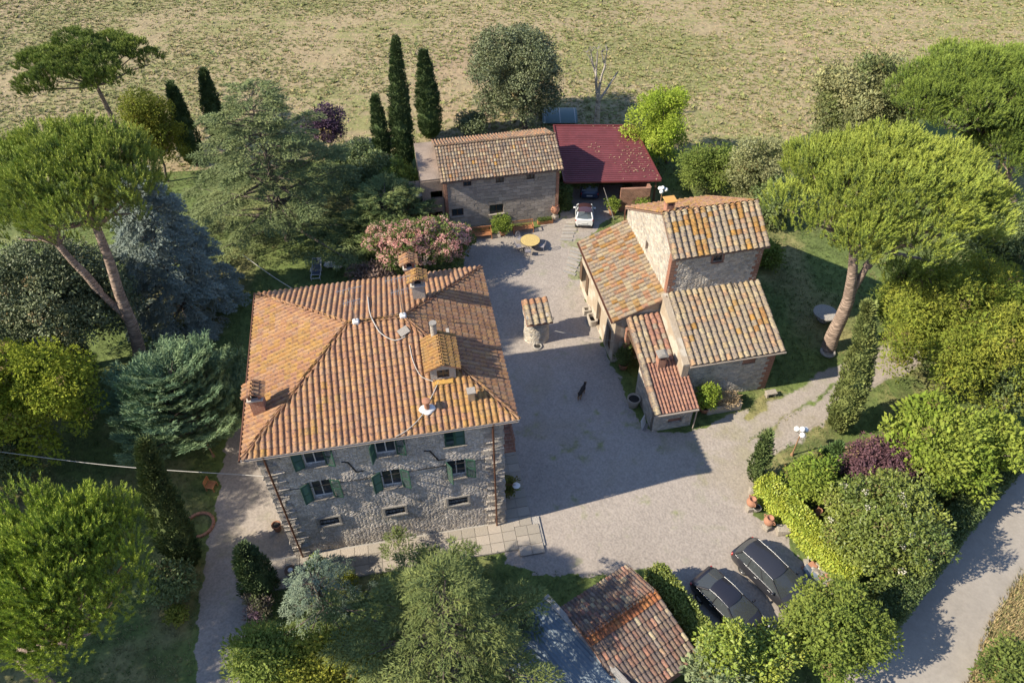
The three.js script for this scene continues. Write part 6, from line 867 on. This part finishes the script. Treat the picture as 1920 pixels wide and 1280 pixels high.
{
  const d = dirOf([1399, 1027], [1463, 1088], 1.42), c = G(1449, 1060, 1.42);
  car('estate_car', 'dark grey estate car with silver roof rails beside the bright hedge', V3(c.x + Math.cos(d) * 0.35, 0, c.z - Math.sin(d) * 0.35), d, { L: 4.7, W: 1.82, Hh: 1.45, paint: paintM(0.022, 0.022, 0.027), wb: 2.8, shift: 0.05, plan: plan4(4.7), belt: [[-2.35, 0.82], [-1.9, 0.98], [0.9, 0.93], [2.0, 0.78], [2.35, 0.6]], hood: [[-2.35, 0.8], [-2.2, 0.98], [0.8, 0.97], [1.5, 0.93], [2.15, 0.8], [2.35, 0.6]], cab: { r0: -2.15, f0: 1.05, r1: -1.85, f1: 0.2, rh: [[-1.9, 1.38], [-1.2, 1.45], [-0.3, 1.46], [0.25, 1.40]] }, pillars: [0.3, 0.62] });
  const d2 = dirOf([1399, 1027], [1463, 1088], 1.42) + R(2), c2 = G(1366, 1112, 1.4);
  car('hatchback_car', 'black car parked between the estate car and the shed hedge', V3(c2.x + Math.cos(d2) * 0.3, 0, c2.z - Math.sin(d2) * 0.3), d2, { L: 4.2, W: 1.78, Hh: 1.4, paint: paintM(0.012, 0.011, 0.016), wb: 2.55, plan: plan4(4.2), belt: [[-2.1, 0.8], [-1.6, 0.97], [0.8, 0.9], [1.8, 0.74], [2.1, 0.56]], hood: [[-2.1, 0.82], [-1.95, 1.0], [-1.5, 1.02], [0.8, 0.95], [1.5, 0.86], [1.95, 0.72], [2.1, 0.56]], cab: { r0: -1.75, f0: 1.1, r1: -1.05, f1: 0.2, rh: [[-1.1, 1.34], [-0.5, 1.41], [0.0, 1.4], [0.25, 1.33]], rw: 0.68 }, pillars: [0.42] });
  const s = G(1096, 399, 0.75), sd = dirOf([1098, 412], [1098, 372], 0.8);
  car('microcar', 'tiny white city car with a dark roof at the carport entrance', V3(s.x, 0, s.z), sd, { L: 2.55, W: 1.52, Hh: 1.55, paint: paintM(0.78, 0.78, 0.77), roofM: phys({ color: rgb(0.06, 0.03, 0.03), roughness: 0.15, clearcoat: 1 }), pillarM: paintM(0.78, 0.78, 0.77), wb: 1.8, wheel: 0.29, rails: false, plan: [[-1.27, 0.88], [-1.0, 0.98], [0.7, 1], [1.1, 0.9], [1.27, 0.75]], belt: [[-1.27, 0.9], [-0.9, 1.02], [0.7, 0.95], [1.27, 0.7]], hood: [[-1.27, 0.92], [-1.1, 1.03], [0.6, 1.0], [1.0, 0.92], [1.27, 0.68]], cab: { r0: -1.12, f0: 0.8, r1: -0.85, f1: 0.25, rh: [[-0.9, 1.46], [-0.4, 1.55], [0.3, 1.48]], rw: 0.74 }, pillars: [0.5] });
  const k = G(1108, 352, 1.0); car('blue_car', 'dark blue car parked inside the carport', V3(k.x, 0, k.z - 1.2), sd, { L: 3.7, W: 1.62, Hh: 1.5, paint: paintM(0.02, 0.04, 0.09), wb: 2.3, plan: plan4(3.7), rails: false, belt: [[-1.85, 0.8], [-1.5, 0.97], [0.8, 0.9], [1.85, 0.6]], hood: [[-1.85, 0.82], [-1.7, 1.0], [0.7, 0.96], [1.4, 0.88], [1.85, 0.58]], cab: { r0: -1.65, f0: 0.9, r1: -1.4, f1: 0.1, rh: [[-1.5, 1.4], [-0.8, 1.5], [0.2, 1.42]] } });
}
// ---------------------------------------------------------------- lamps
const opal = phys({ color: rgb(0.82, 0.82, 0.8), roughness: 0.25, clearcoat: 0.6 });
function globeLamp(label, base, h, n, turn = 0) {
  const t = thing('globe_lamp', label, 'lamp', V3(base.x, 0, base.z), turn, 'garden globe lamps'); mesh('post', [cyl(0.045, 0.035, h - 0.2), cyl(0.11, 0.06, 0.25)], std({ color: rgb(0.28, 0.16, 0.09), roughness: 0.7 }), t);
  for (let k = 0; k < n; k++) { const a = k / (n === 4 ? 3 : n) * 6.2832, top = n === 4 && k === 3, x = top ? 0 : Math.cos(a) * 0.3, z = top ? 0 : Math.sin(a) * 0.3, y = h + (top ? 0.2 : 0); mesh('arm', bar(V3(0, h - 0.3, 0), V3(x, y - 0.17, z), 0.018, 6), M.iron, t); const g = mesh('globe', sph(0.17, x, y, z, 18), opal, t); mesh('globe_collar', cyl(0.07, 0.06, 0.05, x, y - 0.2, z, 12), M.iron, g); }
}
globeLamp('white globe lamp with four balls beside the driveway grass', G(1485, 853), 2.35, 4, 0.4);
globeLamp('white globe lamp beside the sea green conifer shrub', G(379, 812, 2.3), 2.3, 3, 0.2);
{ const p = G(1696, 528, 2.4); globeLamp('white globe lamp among the feathery trees by the lawn', p, 2.3, 3, 0.3); const q = G(1243, 352, 2.6); globeLamp('white globe lamp between carport and tower house', q, 2.4, 4, 0.1); }
// ---------------------------------------------------------------- garden furniture
function bench(label, p, turn) {
  const t = thing('garden_bench', label, 'bench', V3(p.x, 0, p.z), turn, 'wooden garden benches'), w = 1.65;
  for (const k of [-1, 1]) { mesh('leg', rbox(0.07, 0.62, 0.07, 0.01, k * (w / 2), 0.31, 0.25), M.teak, t); mesh('leg', rbox(0.07, 0.98, 0.07, 0.01, k * (w / 2), 0.49, -0.27), M.teak, t); mesh('armrest', rbox(0.08, 0.045, 0.6, 0.01, k * (w / 2), 0.645, 0.0), M.teak, t); }
  for (let i = 0; i < 5; i++) mesh('seat_slat', rbox(w - 0.08, 0.03, 0.085, 0.008, 0, 0.42, 0.22 - i * 0.105), M.teak, t);
  mesh('top_rail', rbox(w - 0.08, 0.08, 0.045, 0.01, 0, 0.93, -0.28), M.teak, t); mesh('lower_rail', rbox(w - 0.08, 0.06, 0.04, 0.01, 0, 0.5, -0.27), M.teak, t); for (let x = -w / 2 + 0.12; x < w / 2 - 0.08; x += 0.105) mesh('back_slat', rbox(0.035, 0.38, 0.02, 0.005, x, 0.71, -0.275), M.teak, t);
}
bench('reddish wooden bench against the middle of the barn wall', G(981, 434), R(10)); bench('weathered wooden bench beside the pink blossom bush', G(903, 446), R(8));
{
  const c = G(994, 450, 0.74), t = thing('garden_table', 'round yellow mosaic table on the courtyard gravel', 'table', V3(c.x, 0, c.z)), n = 256, [e, id] = worley(n, n, 9, 71), map = colorTex(n, n, (k, o) => { const j = e[k] < 0.12 ? 1 : 0, v = 0.85 + 0.35 * id[k]; o[0] = mix(0.52 * v, 0.3, j); o[1] = mix(0.385 * v, 0.26, j); o[2] = mix(0.135 * v, 0.2, j); });
  mesh('table_top', new THREE.CylinderGeometry(0.78, 0.76, 0.05, 40).translate(0, 0.72, 0), std({ map, roughness: 0.4 }), t); mesh('table_rim', new THREE.TorusGeometry(0.78, 0.025, 6, 40).rotateX(Math.PI / 2).translate(0, 0.72, 0), M.iron, t); for (let k = 0; k < 4; k++) { const a = k * Math.PI / 2 + 0.5; mesh('leg', tube([V3(Math.cos(a) * 0.15, 0.69, Math.sin(a) * 0.15), V3(Math.cos(a) * 0.12, 0.4, Math.sin(a) * 0.12), V3(Math.cos(a) * 0.45, 0.02, Math.sin(a) * 0.45)], 0.02, 12), M.iron, t); }
  const cm = std({ color: rgb(0.23, 0.22, 0.24), roughness: 0.6 });
  for (const [a, l] of [[200, 'left of the yellow table'], [260, 'on the courtyard side of the yellow table'], [340, 'beside the yellow table facing the farmhouse shadow'], [140, 'between the yellow table and the bench']]) {
    const q = R(a), x = c.x + Math.cos(q) * 1.02, z = c.z - Math.sin(q) * 1.02, h = thing('metal_chair', 'grey metal garden chair ' + l, 'chair', V3(x, 0, z), q - Math.PI / 2 + Math.PI, 'metal chairs round the table');
    mesh('seat', rbox(0.46, 0.04, 0.44, 0.02, 0, 0.45, 0), cm, h); for (const [u, w] of [[-0.2, 0.19], [0.2, 0.19], [-0.2, -0.19], [0.2, -0.19]]) mesh('leg', cyl(0.014, 0.014, 0.45, u, 0, w, 6), cm, h);
    mesh('backrest', [tube([V3(-0.22, 0.45, 0.2), V3(-0.24, 0.75, 0.26), V3(-0.12, 0.95, 0.3), V3(0.12, 0.95, 0.3), V3(0.24, 0.75, 0.26), V3(0.22, 0.45, 0.2)], 0.018, 24), ...[-0.12, -0.04, 0.04, 0.12].map(u => bar(V3(u, 0.46, 0.2), V3(u, 0.93, 0.29), 0.01, 5))], cm, h);
  }
}
{ // white lounger and a heap of white cloth on the lawn
  const p = G(593, 507, 0.3), t = thing('sun_lounger', 'white plastic sun lounger with dark straps on the shaded lawn', 'lounger', V3(p.x, 0, p.z), R(4)), L = 1.25;
  for (const k of [-1, 1]) { mesh('side_rail', tube([V3(k * 0.34, 0.32, 0.95), V3(k * 0.34, 0.33, 0.2), V3(k * 0.34, 0.5, -0.5), V3(k * 0.33, 0.75, -1.0)], 0.03, 16), M.white, t); for (const z of [0.85, -0.25]) mesh('leg', cyl(0.028, 0.028, 0.33, k * 0.34, 0, z, 8), M.white, t); mesh('armrest', rbox(0.06, 0.03, 0.45, 0.01, k * 0.4, 0.52, 0.15), M.white, t); } mesh('crossbar', [bar(V3(-0.34, 0.3, 0.95), V3(0.34, 0.3, 0.95), 0.025), bar(V3(-0.42, 0.33, 0.55), V3(0.42, 0.33, 0.55), 0.025), bar(V3(-0.33, 0.75, -1.0), V3(0.33, 0.75, -1.0), 0.025)], M.white, t);
  for (let k = -3; k <= 3; k++) mesh('strap', tube([V3(k * 0.09, 0.32, 0.5), V3(k * 0.09, 0.34, 0.15), V3(k * 0.09, 0.5, -0.5), V3(k * 0.09, 0.74, -0.98)], 0.028, 12, 5), std({ color: rgb(0.10, 0.13, 0.22) }), t);
  const q = G(620, 500), w = thing('white_cloth', 'crumpled white cloth lying on the lawn beside the lounger', 'cloth', q); mesh('cloth', rough(new THREE.SphereGeometry(0.5, 28, 16).scale(1.1, 0.42, 0.75), 0.26, 3.1, 4).translate(0, 0.2, 0), M.white, w); mesh('cloth_fold', rough(new THREE.SphereGeometry(0.3, 20, 12).scale(1.1, 0.35, 0.6), 0.14, 4, 9).translate(0.6, 0.13, 0.1), M.white, w);
}
// pots, urns, troughs
function urn(label, p, s = 1) { const t = thing('terracotta_urn', label, 'urn', V3(p.x, 0, p.z), rr(0, 3), 'terracotta urns'); mesh('pedestal', [rbox(0.42 * s, 0.32 * s, 0.42 * s, 0.04, 0, 0.16 * s, 0), cyl(0.16 * s, 0.14 * s, 0.14 * s, 0, 0.32 * s, 0)], M.travertine, t); mesh('vase', lathe([[0, 0.44], [0.12, 0.45], [0.27, 0.62], [0.31, 0.78], [0.27, 0.95], [0.18, 1.03], [0.22, 1.1], [0.17, 1.1], [0.13, 1.0], [0, 0.96]].map(([a, b]) => [a * s, b * s]), 22), M.terracotta, t); for (const k of [-1, 1]) mesh('handle', new THREE.TorusGeometry(0.1 * s, 0.025 * s, 6, 12).translate(k * 0.3 * s, 0.9 * s, 0), M.terracotta, t); }
urn('terracotta urn on a pedestal at the near end of the bright hedge', G(1405, 955)); urn('terracotta urn on a pedestal beside the squared stone block', G(1437, 990)); urn('terracotta urn half hidden between hedge and magnolia', G(1530, 972), 0.8); urn('terracotta urn beside the young cypress behind the hedge end', G(1447, 902), 0.7); urn('tall terracotta urn at the barn corner', G(1040, 410), 1.25);
function pot(label, p, r, h, plant, o = {}) { const t = thing(o.name ?? 'plant_pot', label, 'pot', V3(p.x, p.y || 0, p.z), 0, o.group); mesh('pot', lathe([[0, 0.02], [r * 0.72, 0.02], [r * 0.95, h * 0.85], [r * 1.05, h * 0.86], [r * 1.05, h], [r * 0.9, h], [r * 0.85, h * 0.8], [0, h * 0.8]], 20), o.mat ?? M.terracotta, t); mesh('soil', new THREE.CylinderGeometry(r * 0.84, r * 0.8, 0.04, 16).translate(0, h * 0.82, 0), M.dark, t); if (plant) { const cr = new Crown(), B = blobsIn([plant, plant * (o.tall ?? 0.9), plant], 10, plant * 0.5, { lower: -0.7 }); fillBlobs(cr, B, V3(0, h + plant * (o.tall ?? 0.9) * 0.75, 0), 40 / Math.max(0.3, plant * 0.8), { cols: o.cols ?? [[0.08, 0.12, 0.02], [0.17, 0.21, 0.03]], size: 0.55, flat: 1, upw: 0.4 }); cr.build(t, 'leaves', o.geo ?? LG.mid, leafy); mesh('stem', cyl(0.03, 0.02, plant, 0, h * 0.7, 0, 6), darkBark, t); } return t; }
pot('leafy shrub in a pot between the two benches', G(943, 440), 0.3, 0.45, 0.75); pot('leafy plant in a terracotta pot by the carport pole', G(1148, 402), 0.35, 0.6, 0.6); pot('bright leafed plant in a pot on the farmhouse terrace', G(602, 1080), 0.28, 0.45, 0.6); pot('small yellow green plant beside the terrace pot', G(648, 1100), 0.25, 0.35, 0.55, { cols: [[0.14, 0.17, 0.02], [0.22, 0.22, 0.03]] });
pot('red terracotta pot with a small shrub beside the farmhouse corner', G(953, 925), 0.32, 0.5, 0.45, { cols: [[0.08, 0.10, 0.02], [0.15, 0.14, 0.03]] }); pot('large empty stone pot by the annex wall', G(1187, 760), 0.42, 0.75, 0, { mat: M.travertine }); pot('flowering plant in a pot below the yew cone', G(490, 1155), 0.3, 0.35, 0.7, { cols: [[0.06, 0.085, 0.02], [0.16, 0.10, 0.13]] }); pot('potted climber in the shaded porch of the tower house', G(1168, 690), 0.35, 0.5, 0.6, { cols: [[0.05, 0.075, 0.02], [0.09, 0.11, 0.03]], tall: 1.6 }); pot('dark round pot beside the terracotta urn', G(1418, 957), 0.24, 0.35, 0, { mat: M.stoneGrey }); pot('small green bush in a brick planter by the red tiled annex', G(1320, 770), 0.4, 0.5, 0.8, { tall: 1.3, cols: [[0.10, 0.15, 0.02], [0.20, 0.25, 0.03]] }); pot('leafy shrub in front of the carport brick wall', G(1205, 402), 0.3, 0.4, 0.7); pot('yellow green plant in a terracotta pot beside the shaded path', G(338, 1165), 0.3, 0.4, 0.5, { cols: [[0.12, 0.14, 0.02], [0.17, 0.18, 0.03]] }); pot('small red planter at the shaded farmhouse corner', G(521, 993), 0.26, 0.55, 0, { mat: M.terracotta });
function basin(label, p, w, d, h, turn, round = false) { const t = thing('stone_trough', label, 'trough', V3(p.x, 0, p.z), turn); const s = new THREE.Shape(), q = round ? 0.2 : 0.03; const rrp = (S, a, b, r) => { S.moveTo(-a + r, -b); S.lineTo(a - r, -b); S.quadraticCurveTo(a, -b, a, -b + r); S.lineTo(a, b - r); S.quadraticCurveTo(a, b, a - r, b); S.lineTo(-a + r, b); S.quadraticCurveTo(-a, b, -a, b - r); S.lineTo(-a, -b + r); S.quadraticCurveTo(-a, -b, -a + r, -b); }; rrp(s, w / 2, d / 2, q); const hl = new THREE.Path(); rrp(hl, w / 2 - 0.09, d / 2 - 0.09, q * 0.8); s.holes.push(hl); mesh('rim_walls', new THREE.ExtrudeGeometry(s, { depth: h, bevelEnabled: true, bevelSize: 0.012, bevelThickness: 0.012, bevelSegments: 1 }).rotateX(-Math.PI / 2), M.travertine, t); mesh('floor', box(w - 0.1, 0.1, d - 0.1, 0, 0.1, 0), M.dark, t); return t; }
basin('small square stone basin against the tower house wall', G(1100, 586), 0.55, 0.5, 0.4, R(11)); basin('oval stone basin beside the tower house door', G(1110, 604), 0.62, 0.95, 0.5, R(11), true);
{ const t = basin('long stone trough with dry plants below the tower house wall', G(1352, 762), 2.3, 1.0, 0.6, R(11)); const cr = new Crown(); for (let k = 0; k < 60; k++) cr.add(V3(rr(-0.2, 0.9), rr(0.45, 0.8), rr(-0.35, 0.35)), rdir().add(YUP).normalize(), rr(0.4, 0.8), tint([0.30, 0.22, 0.12], 0.3)); cr.build(t, 'dry_plants', LG.airy, matte); }
tag(mesh('stone_block', rough(new RoundedBoxGeometry(0.75, 0.5, 0.5, 3, 0.05), 0.03, 4), M.travertine), 'squared travertine block between urn and estate car', 'stone').position.copy(G(1467, 998).setY(0.25));
{ const t = thing('stone_bench', 'low stone seat at the corner of the lean-to', 'bench', G(1444, 742), R(11)); mesh('seat', rbox(0.75, 0.1, 0.4, 0.02, 0, 0.36, 0), M.travertine, t); for (const k of [-1, 1]) mesh('support', rbox(0.14, 0.31, 0.34, 0.02, k * 0.26, 0.155, 0), M.travertine, t); }
tag(mesh('white_stone', rough(new RoundedBoxGeometry(0.36, 0.6, 0.36, 3, 0.08), 0.04, 5), M.travertine), 'upright pale stone at the hedge end beside the urn', 'stone').position.copy(G(1408, 926).setY(0.3));
{ // heap of bricks and broken stone
  const c = G(1552, 1084), t = thing('rubble_pile', 'heap of broken bricks and pale stones beside the estate car', 'rubble', c, R(-45)), ms = [M.travertine, M.terracotta, M.stoneGrey, M.mortar], gs = [0, 1, 2].map(k => rough(new RoundedBoxGeometry(0.34, 0.16, 0.24, 2, 0.03), 0.05, 6, k * 4));
  for (let k = 0; k < 64; k++) { const x = rr(-1.3, 1.3), z = rr(-0.5, 0.5), m = mesh('rubble_piece', gs[k % 3], ms[rnd() * 4 | 0], t); m.position.set(x, Math.max(0.07, 0.4 * (1 - Math.abs(z) * 1.4) * (1 - Math.abs(x) / 1.7) * rnd() + 0.06), z); m.rotation.set(rr(-0.5, 0.5), rr(0, 3), rr(-0.5, 0.5)); m.scale.setScalar(rr(0.7, 1.25)); }
  const q = G(1522, 1078), w = thing('grey_tarp', 'folded blue grey tarpaulin between the rubble and the estate car', 'tarpaulin', q, R(-45)); mesh('sheet', rough(new THREE.BoxGeometry(1.0, 0.22, 0.45, 14, 5, 7), 0.08, 4).translate(0, 0.15, 0), std({ color: rgb(0.14, 0.17, 0.22), roughness: 0.6 }), w);
}
{ const p = G(1543, 600), t = thing('stone_table', 'round stone garden table in the shade of the wide pine', 'table', p); mesh('table_top', cyl(0.85, 0.85, 0.1, 0, 0.68, 0, 30), M.stoneGrey, t); mesh('pedestal', lathe([[0, 0], [0.4, 0], [0.35, 0.1], [0.2, 0.2], [0.22, 0.5], [0.35, 0.68], [0, 0.68]], 16), M.stoneGrey, t); const q = G(1552, 662), r = thing('stone_planter', 'round stone planter at the foot of the wide pine', 'planter', q); mesh('ring', new THREE.TorusGeometry(0.42, 0.12, 8, 20).rotateX(Math.PI / 2).translate(0, 0.12, 0), M.stoneGrey, r); mesh('soil', cyl(0.4, 0.36, 0.1, 0, 0.02, 0, 16), M.pumice, r); }
{ // brick ring and wooden chair beside the left path
  const p = G(374, 985), t = thing('brick_ring', 'curved brick edging ring at the foot of the shaded cypress', 'edging', p), g = rbox(0.26, 0.14, 0.16, 0.015); for (let k = 0; k < 15; k++) { const a = R(-150 + k * 20), m = mesh('brick', g, M.terracotta, t); m.position.set(Math.cos(a) * 0.78, 0.07, Math.sin(a) * 0.78); m.rotation.y = -a + Math.PI / 2; }
  const c = thing('wooden_chair', 'low wooden chair on the grass beside the gravel path', 'chair', G(398, 915), R(80)); mesh('seat', rbox(0.55, 0.05, 0.5, 0.01, 0, 0.36, 0), M.teak, c); mesh('backrest', [0, 1, 2].map(k => rbox(0.55, 0.09, 0.03, 0.01, 0, 0.52 + k * 0.14, -0.26)), M.teak, c); for (const [x, z, h] of [[-0.24, 0.22, 0.36], [0.24, 0.22, 0.36], [-0.24, -0.24, 0.85], [0.24, -0.24, 0.85]]) mesh('leg', box(0.05, h, 0.05, x, h / 2, z), M.teak, c);
  const b = thing('side_table', 'small dark table with a white dish on the terrace', 'table', G(548, 1078), 0); mesh('table_top', cyl(0.33, 0.33, 0.03, 0, 0.5, 0, 20), M.darkWood, b); for (let k = 0; k < 3; k++) mesh('leg', bar(V3(0, 0.5, 0), V3(Math.cos(k * 2.1) * 0.28, 0, Math.sin(k * 2.1) * 0.28), 0.02), M.darkWood, b); tag(mesh('white_dish', lathe([[0, 0.01], [0.1, 0.01], [0.14, 0.05], [0.13, 0.05], [0.09, 0.02], [0, 0.02]], 18), M.white), 'white dish on the small dark terrace table', 'dish').position.copy(b.position).setY(0.53);
}
{ const t = thing('stepping_stones', 'row of pale stepping slabs between the barn yard and tower house', 'path', G(1075, 450)), g = rough(rbox(1.1, 0.07, 0.3, 0.02, 0, 0, 0, 2), 0.015, 4), c = t.position; for (const [a, b, n, rot] of [[[1072, 418], [1062, 450], 6, 5], [[1083, 468], [1068, 512], 8, 28]]) for (let k = 0; k < n; k++) { const p = G(mix(a[0], b[0], k / (n - 1)), mix(a[1], b[1], k / (n - 1))), m = mesh('slab', g, k % 2 ? M.stoneGrey : M.pumice, t); m.position.set(p.x - c.x, 0.02 + rr(0, 0.01), p.z - c.z); m.rotation.y = R(-rot + rr(-4, 4)); m.scale.set(rr(0.85, 1.1), 1, rr(0.85, 1.1)); } }
{ const a = G(1152, 412), b = up(1136, 343, a), t = thing('leaning_pole', 'thin pale pole leaning against the carport eave', 'pole', V3(a.x, 0, a.z)); mesh('pole', bar(V3(0, 0, 0), V3(b.x - a.x, 2.6, b.z - a.z - 0.9), 0.04, 8, 0.03), M.greyWood, t); mesh('tie', cyl(0.05, 0.05, 0.1, 0, 0.02, 0, 8), M.iron, t); }
{ const p = G(1208, 800), t = thing('white_board', 'white board leaning on the annex wall', 'board', p, R(60)); mesh('board', box(0.6, 0.8, 0.03, 0, 0.38, 0).rotateX(-0.25), M.white, t); mesh('foot', box(0.6, 0.05, 0.2, 0, 0.03, 0.1), M.greyWood, t); }
{ const p = G(1022, 418), t = thing('planter_box', 'long wooden planter box between the bench and the barn corner', 'planter', p, R(10)); mesh('box_sides', [box(1.3, 0.3, 0.04, 0, 0.17, 0.17), box(1.3, 0.3, 0.04, 0, 0.17, -0.17), box(0.04, 0.3, 0.3, -0.63, 0.17, 0), box(0.04, 0.3, 0.3, 0.63, 0.17, 0)], M.teak, t); mesh('soil', box(1.2, 0.04, 0.28, 0, 0.26, 0), M.dark, t); const cr = new Crown(); for (let k = 0; k < 40; k++) cr.add(V3(rr(-0.55, 0.55), rr(0.3, 0.45), rr(-0.12, 0.12)), YUP.clone(), rr(0.3, 0.5), tint([0.08, 0.11, 0.025], 0.3)); cr.build(t, 'plants', LG.small, leafy); }
{ const t = thing('wall_climber', 'leafy climber hanging under the carport roof beside the barn', 'climber', G(1062, 392)), cr = new Crown(); for (let k = 0; k < 420; k++) { const s = rnd(); const v = s < 0.5 ? V3(rr(-0.5, 0.2), rr(0.1, 2.2), rr(-0.5, 0.3)) : V3(rr(-0.4, 2.6), rr(1.5, 2.3), rr(-1.9, -1.3)); cr.add(v, rdir(), rr(0.5, 0.9), tint([0.07, 0.10, 0.03], 0.3)); } cr.build(t, 'leaves', LG.mid, leafy); mesh('stem', limb(V3(-0.2, 0, 0), V3(0.2, 2.2, -0.6), 0.05, 0.02, 0.05), darkBark, t); }
{ // overhead wires
  const w = (label, pts, r) => tag(mesh('overhead_wire', tube(pts, r, 40, 5), M.cable), label, 'wire');
  const h1 = house.localToWorld(V3(0.6, 7.6, -0.2)), f1 = G(-40, 842, 5.5); w('pale service wire running from the left garden to the farmhouse corner', [f1, f1.clone().lerp(h1, 0.5).add(V3(0, -0.35, 0)), h1], 0.018);
  const h2 = house.localToWorld(V3(3.0, 8.6, -11.6)), f2 = G(455, 478, 5); w('thin wire running from the lawn trees to the back of the farmhouse', [f2, f2.clone().lerp(h2, 0.5).add(V3(0, -0.2, 0)), h2], 0.02);
  const a = G(1040, 620, 1.6), b = tower.localToWorld(V3(-3.2, 2.0, 0.0)); w('thin wire from the well to the tower house', [a, a.clone().lerp(b, 0.5).add(V3(0, -0.1, 0)), b], 0.012);
  const l = house.localToWorld(V3(12.35, 2.6, -1.0)), t = thing('wall_lamp', 'white disc lamp on a bracket at the farmhouse corner', 'lamp', l, houseTurn); mesh('bracket', bar(V3(0, 0, 0), V3(0.75, 0.05, 0.2), 0.02, 6), M.copper, t); mesh('disc', lathe([[0, 0.06], [0.12, 0.05], [0.22, -0.02], [0.2, -0.03], [0, 0]], 20).translate(0.78, 0, 0.2), M.white, t);
}
{ // dog in the courtyard: one continuous body
  const J = [[[-0.30, 0.50, 0], [0.30, 0.54, 0], 0.125, 0.14], [[0.20, 0.50, 0], [0.34, 0.46, 0], 0.15, 0.12], [[0.34, 0.56, 0], [0.52, 0.72, 0], 0.095, 0.075], [[0.52, 0.74, 0], [0.58, 0.75, 0], 0.085, 0.075], [[0.58, 0.73, 0], [0.72, 0.68, 0], 0.05, 0.033], [[-0.38, 0.52, 0], [-0.56, 0.36, 0.02], 0.045, 0.04], [[-0.56, 0.36, 0.02], [-0.66, 0.24, 0.05], 0.045, 0.02]];
  for (const s of [-1, 1]) J.push([[0.27, 0.48, s * 0.08], [0.24, 0.30, s * 0.085], 0.06, 0.04], [[0.24, 0.30, s * 0.085], [0.28, 0.04, s * 0.085], 0.036, 0.026], [[0.28, 0.035, s * 0.085], [0.34, 0.03, s * 0.085], 0.03, 0.026], [[-0.28, 0.48, s * 0.08], [-0.22, 0.32, s * 0.09], 0.085, 0.055], [[-0.22, 0.32, s * 0.09], [-0.36, 0.20, s * 0.09], 0.048, 0.03], [[-0.36, 0.20, s * 0.09], [-0.33, 0.04, s * 0.09], 0.03, 0.025], [[-0.33, 0.035, s * 0.09], [-0.27, 0.03, s * 0.09], 0.03, 0.025], [[0.53, 0.80, s * 0.05], [0.52, 0.90, s * 0.06], 0.035, 0.012]);
  const n = 72, mc = new MarchingCubes(n, std({}), false, false, 60000), half = 0.85, sm = 0.03, P = V3(0, 0, 0); mc.isolation = 0;
  for (let z = 0; z < n; z++) for (let y = 0; y < n; y++) for (let x = 0; x < n; x++) { P.set(((x / n) * 2 - 1) * half, ((y / n) * 2 - 1) * half + 0.45, ((z / n) * 2 - 1) * half); let d = 9; for (const [a, b, ra, rb] of J) { const bx = b[0] - a[0], by = b[1] - a[1], bz = b[2] - a[2], t = clamp(((P.x - a[0]) * bx + (P.y - a[1]) * by + (P.z - a[2]) * bz) / (bx * bx + by * by + bz * bz), 0, 1), q = Math.hypot(P.x - a[0] - bx * t, P.y - a[1] - by * t, P.z - a[2] - bz * t) - mix(ra, rb, t), h = clamp(0.5 + 0.5 * (d - q) / sm, 0, 1); d = mix(d, q, h) - sm * h * (1 - h); } mc.field[x + y * n + z * n * n] = -d; }
  mc.update(); const cnt = mc.count, pos = mc.positionArray.slice(0, cnt * 3), nor = mc.normalArray.slice(0, cnt * 3), col = new Float32Array(cnt * 3); for (let i = 0; i < cnt; i++) { pos[i * 3] *= half; pos[i * 3 + 1] = pos[i * 3 + 1] * half + 0.45; pos[i * 3 + 2] *= half; const x = pos[i * 3], y = pos[i * 3 + 1], dk = sst(-0.03, 0.06, y - 0.47 + 0.05 * n3(x * 6, y * 6, 1)) * (x > 0.5 ? 0.6 : 1); col[i * 3] = mix(0.24, 0.022, dk); col[i * 3 + 1] = mix(0.14, 0.017, dk); col[i * 3 + 2] = mix(0.065, 0.014, dk); }
  const g = new THREE.BufferGeometry(); g.setAttribute('position', new THREE.BufferAttribute(pos, 3)); g.setAttribute('normal', new THREE.BufferAttribute(nor, 3)); g.setAttribute('color', new THREE.BufferAttribute(col, 3));
  const p = G(1090, 742), t = thing('dog', 'black and tan dog standing in the shaded courtyard', 'dog', p, R(62)); mesh('body', g, std({ vertexColors: true, roughness: 0.9 }), t);
}
renderer.render(scene, camera);
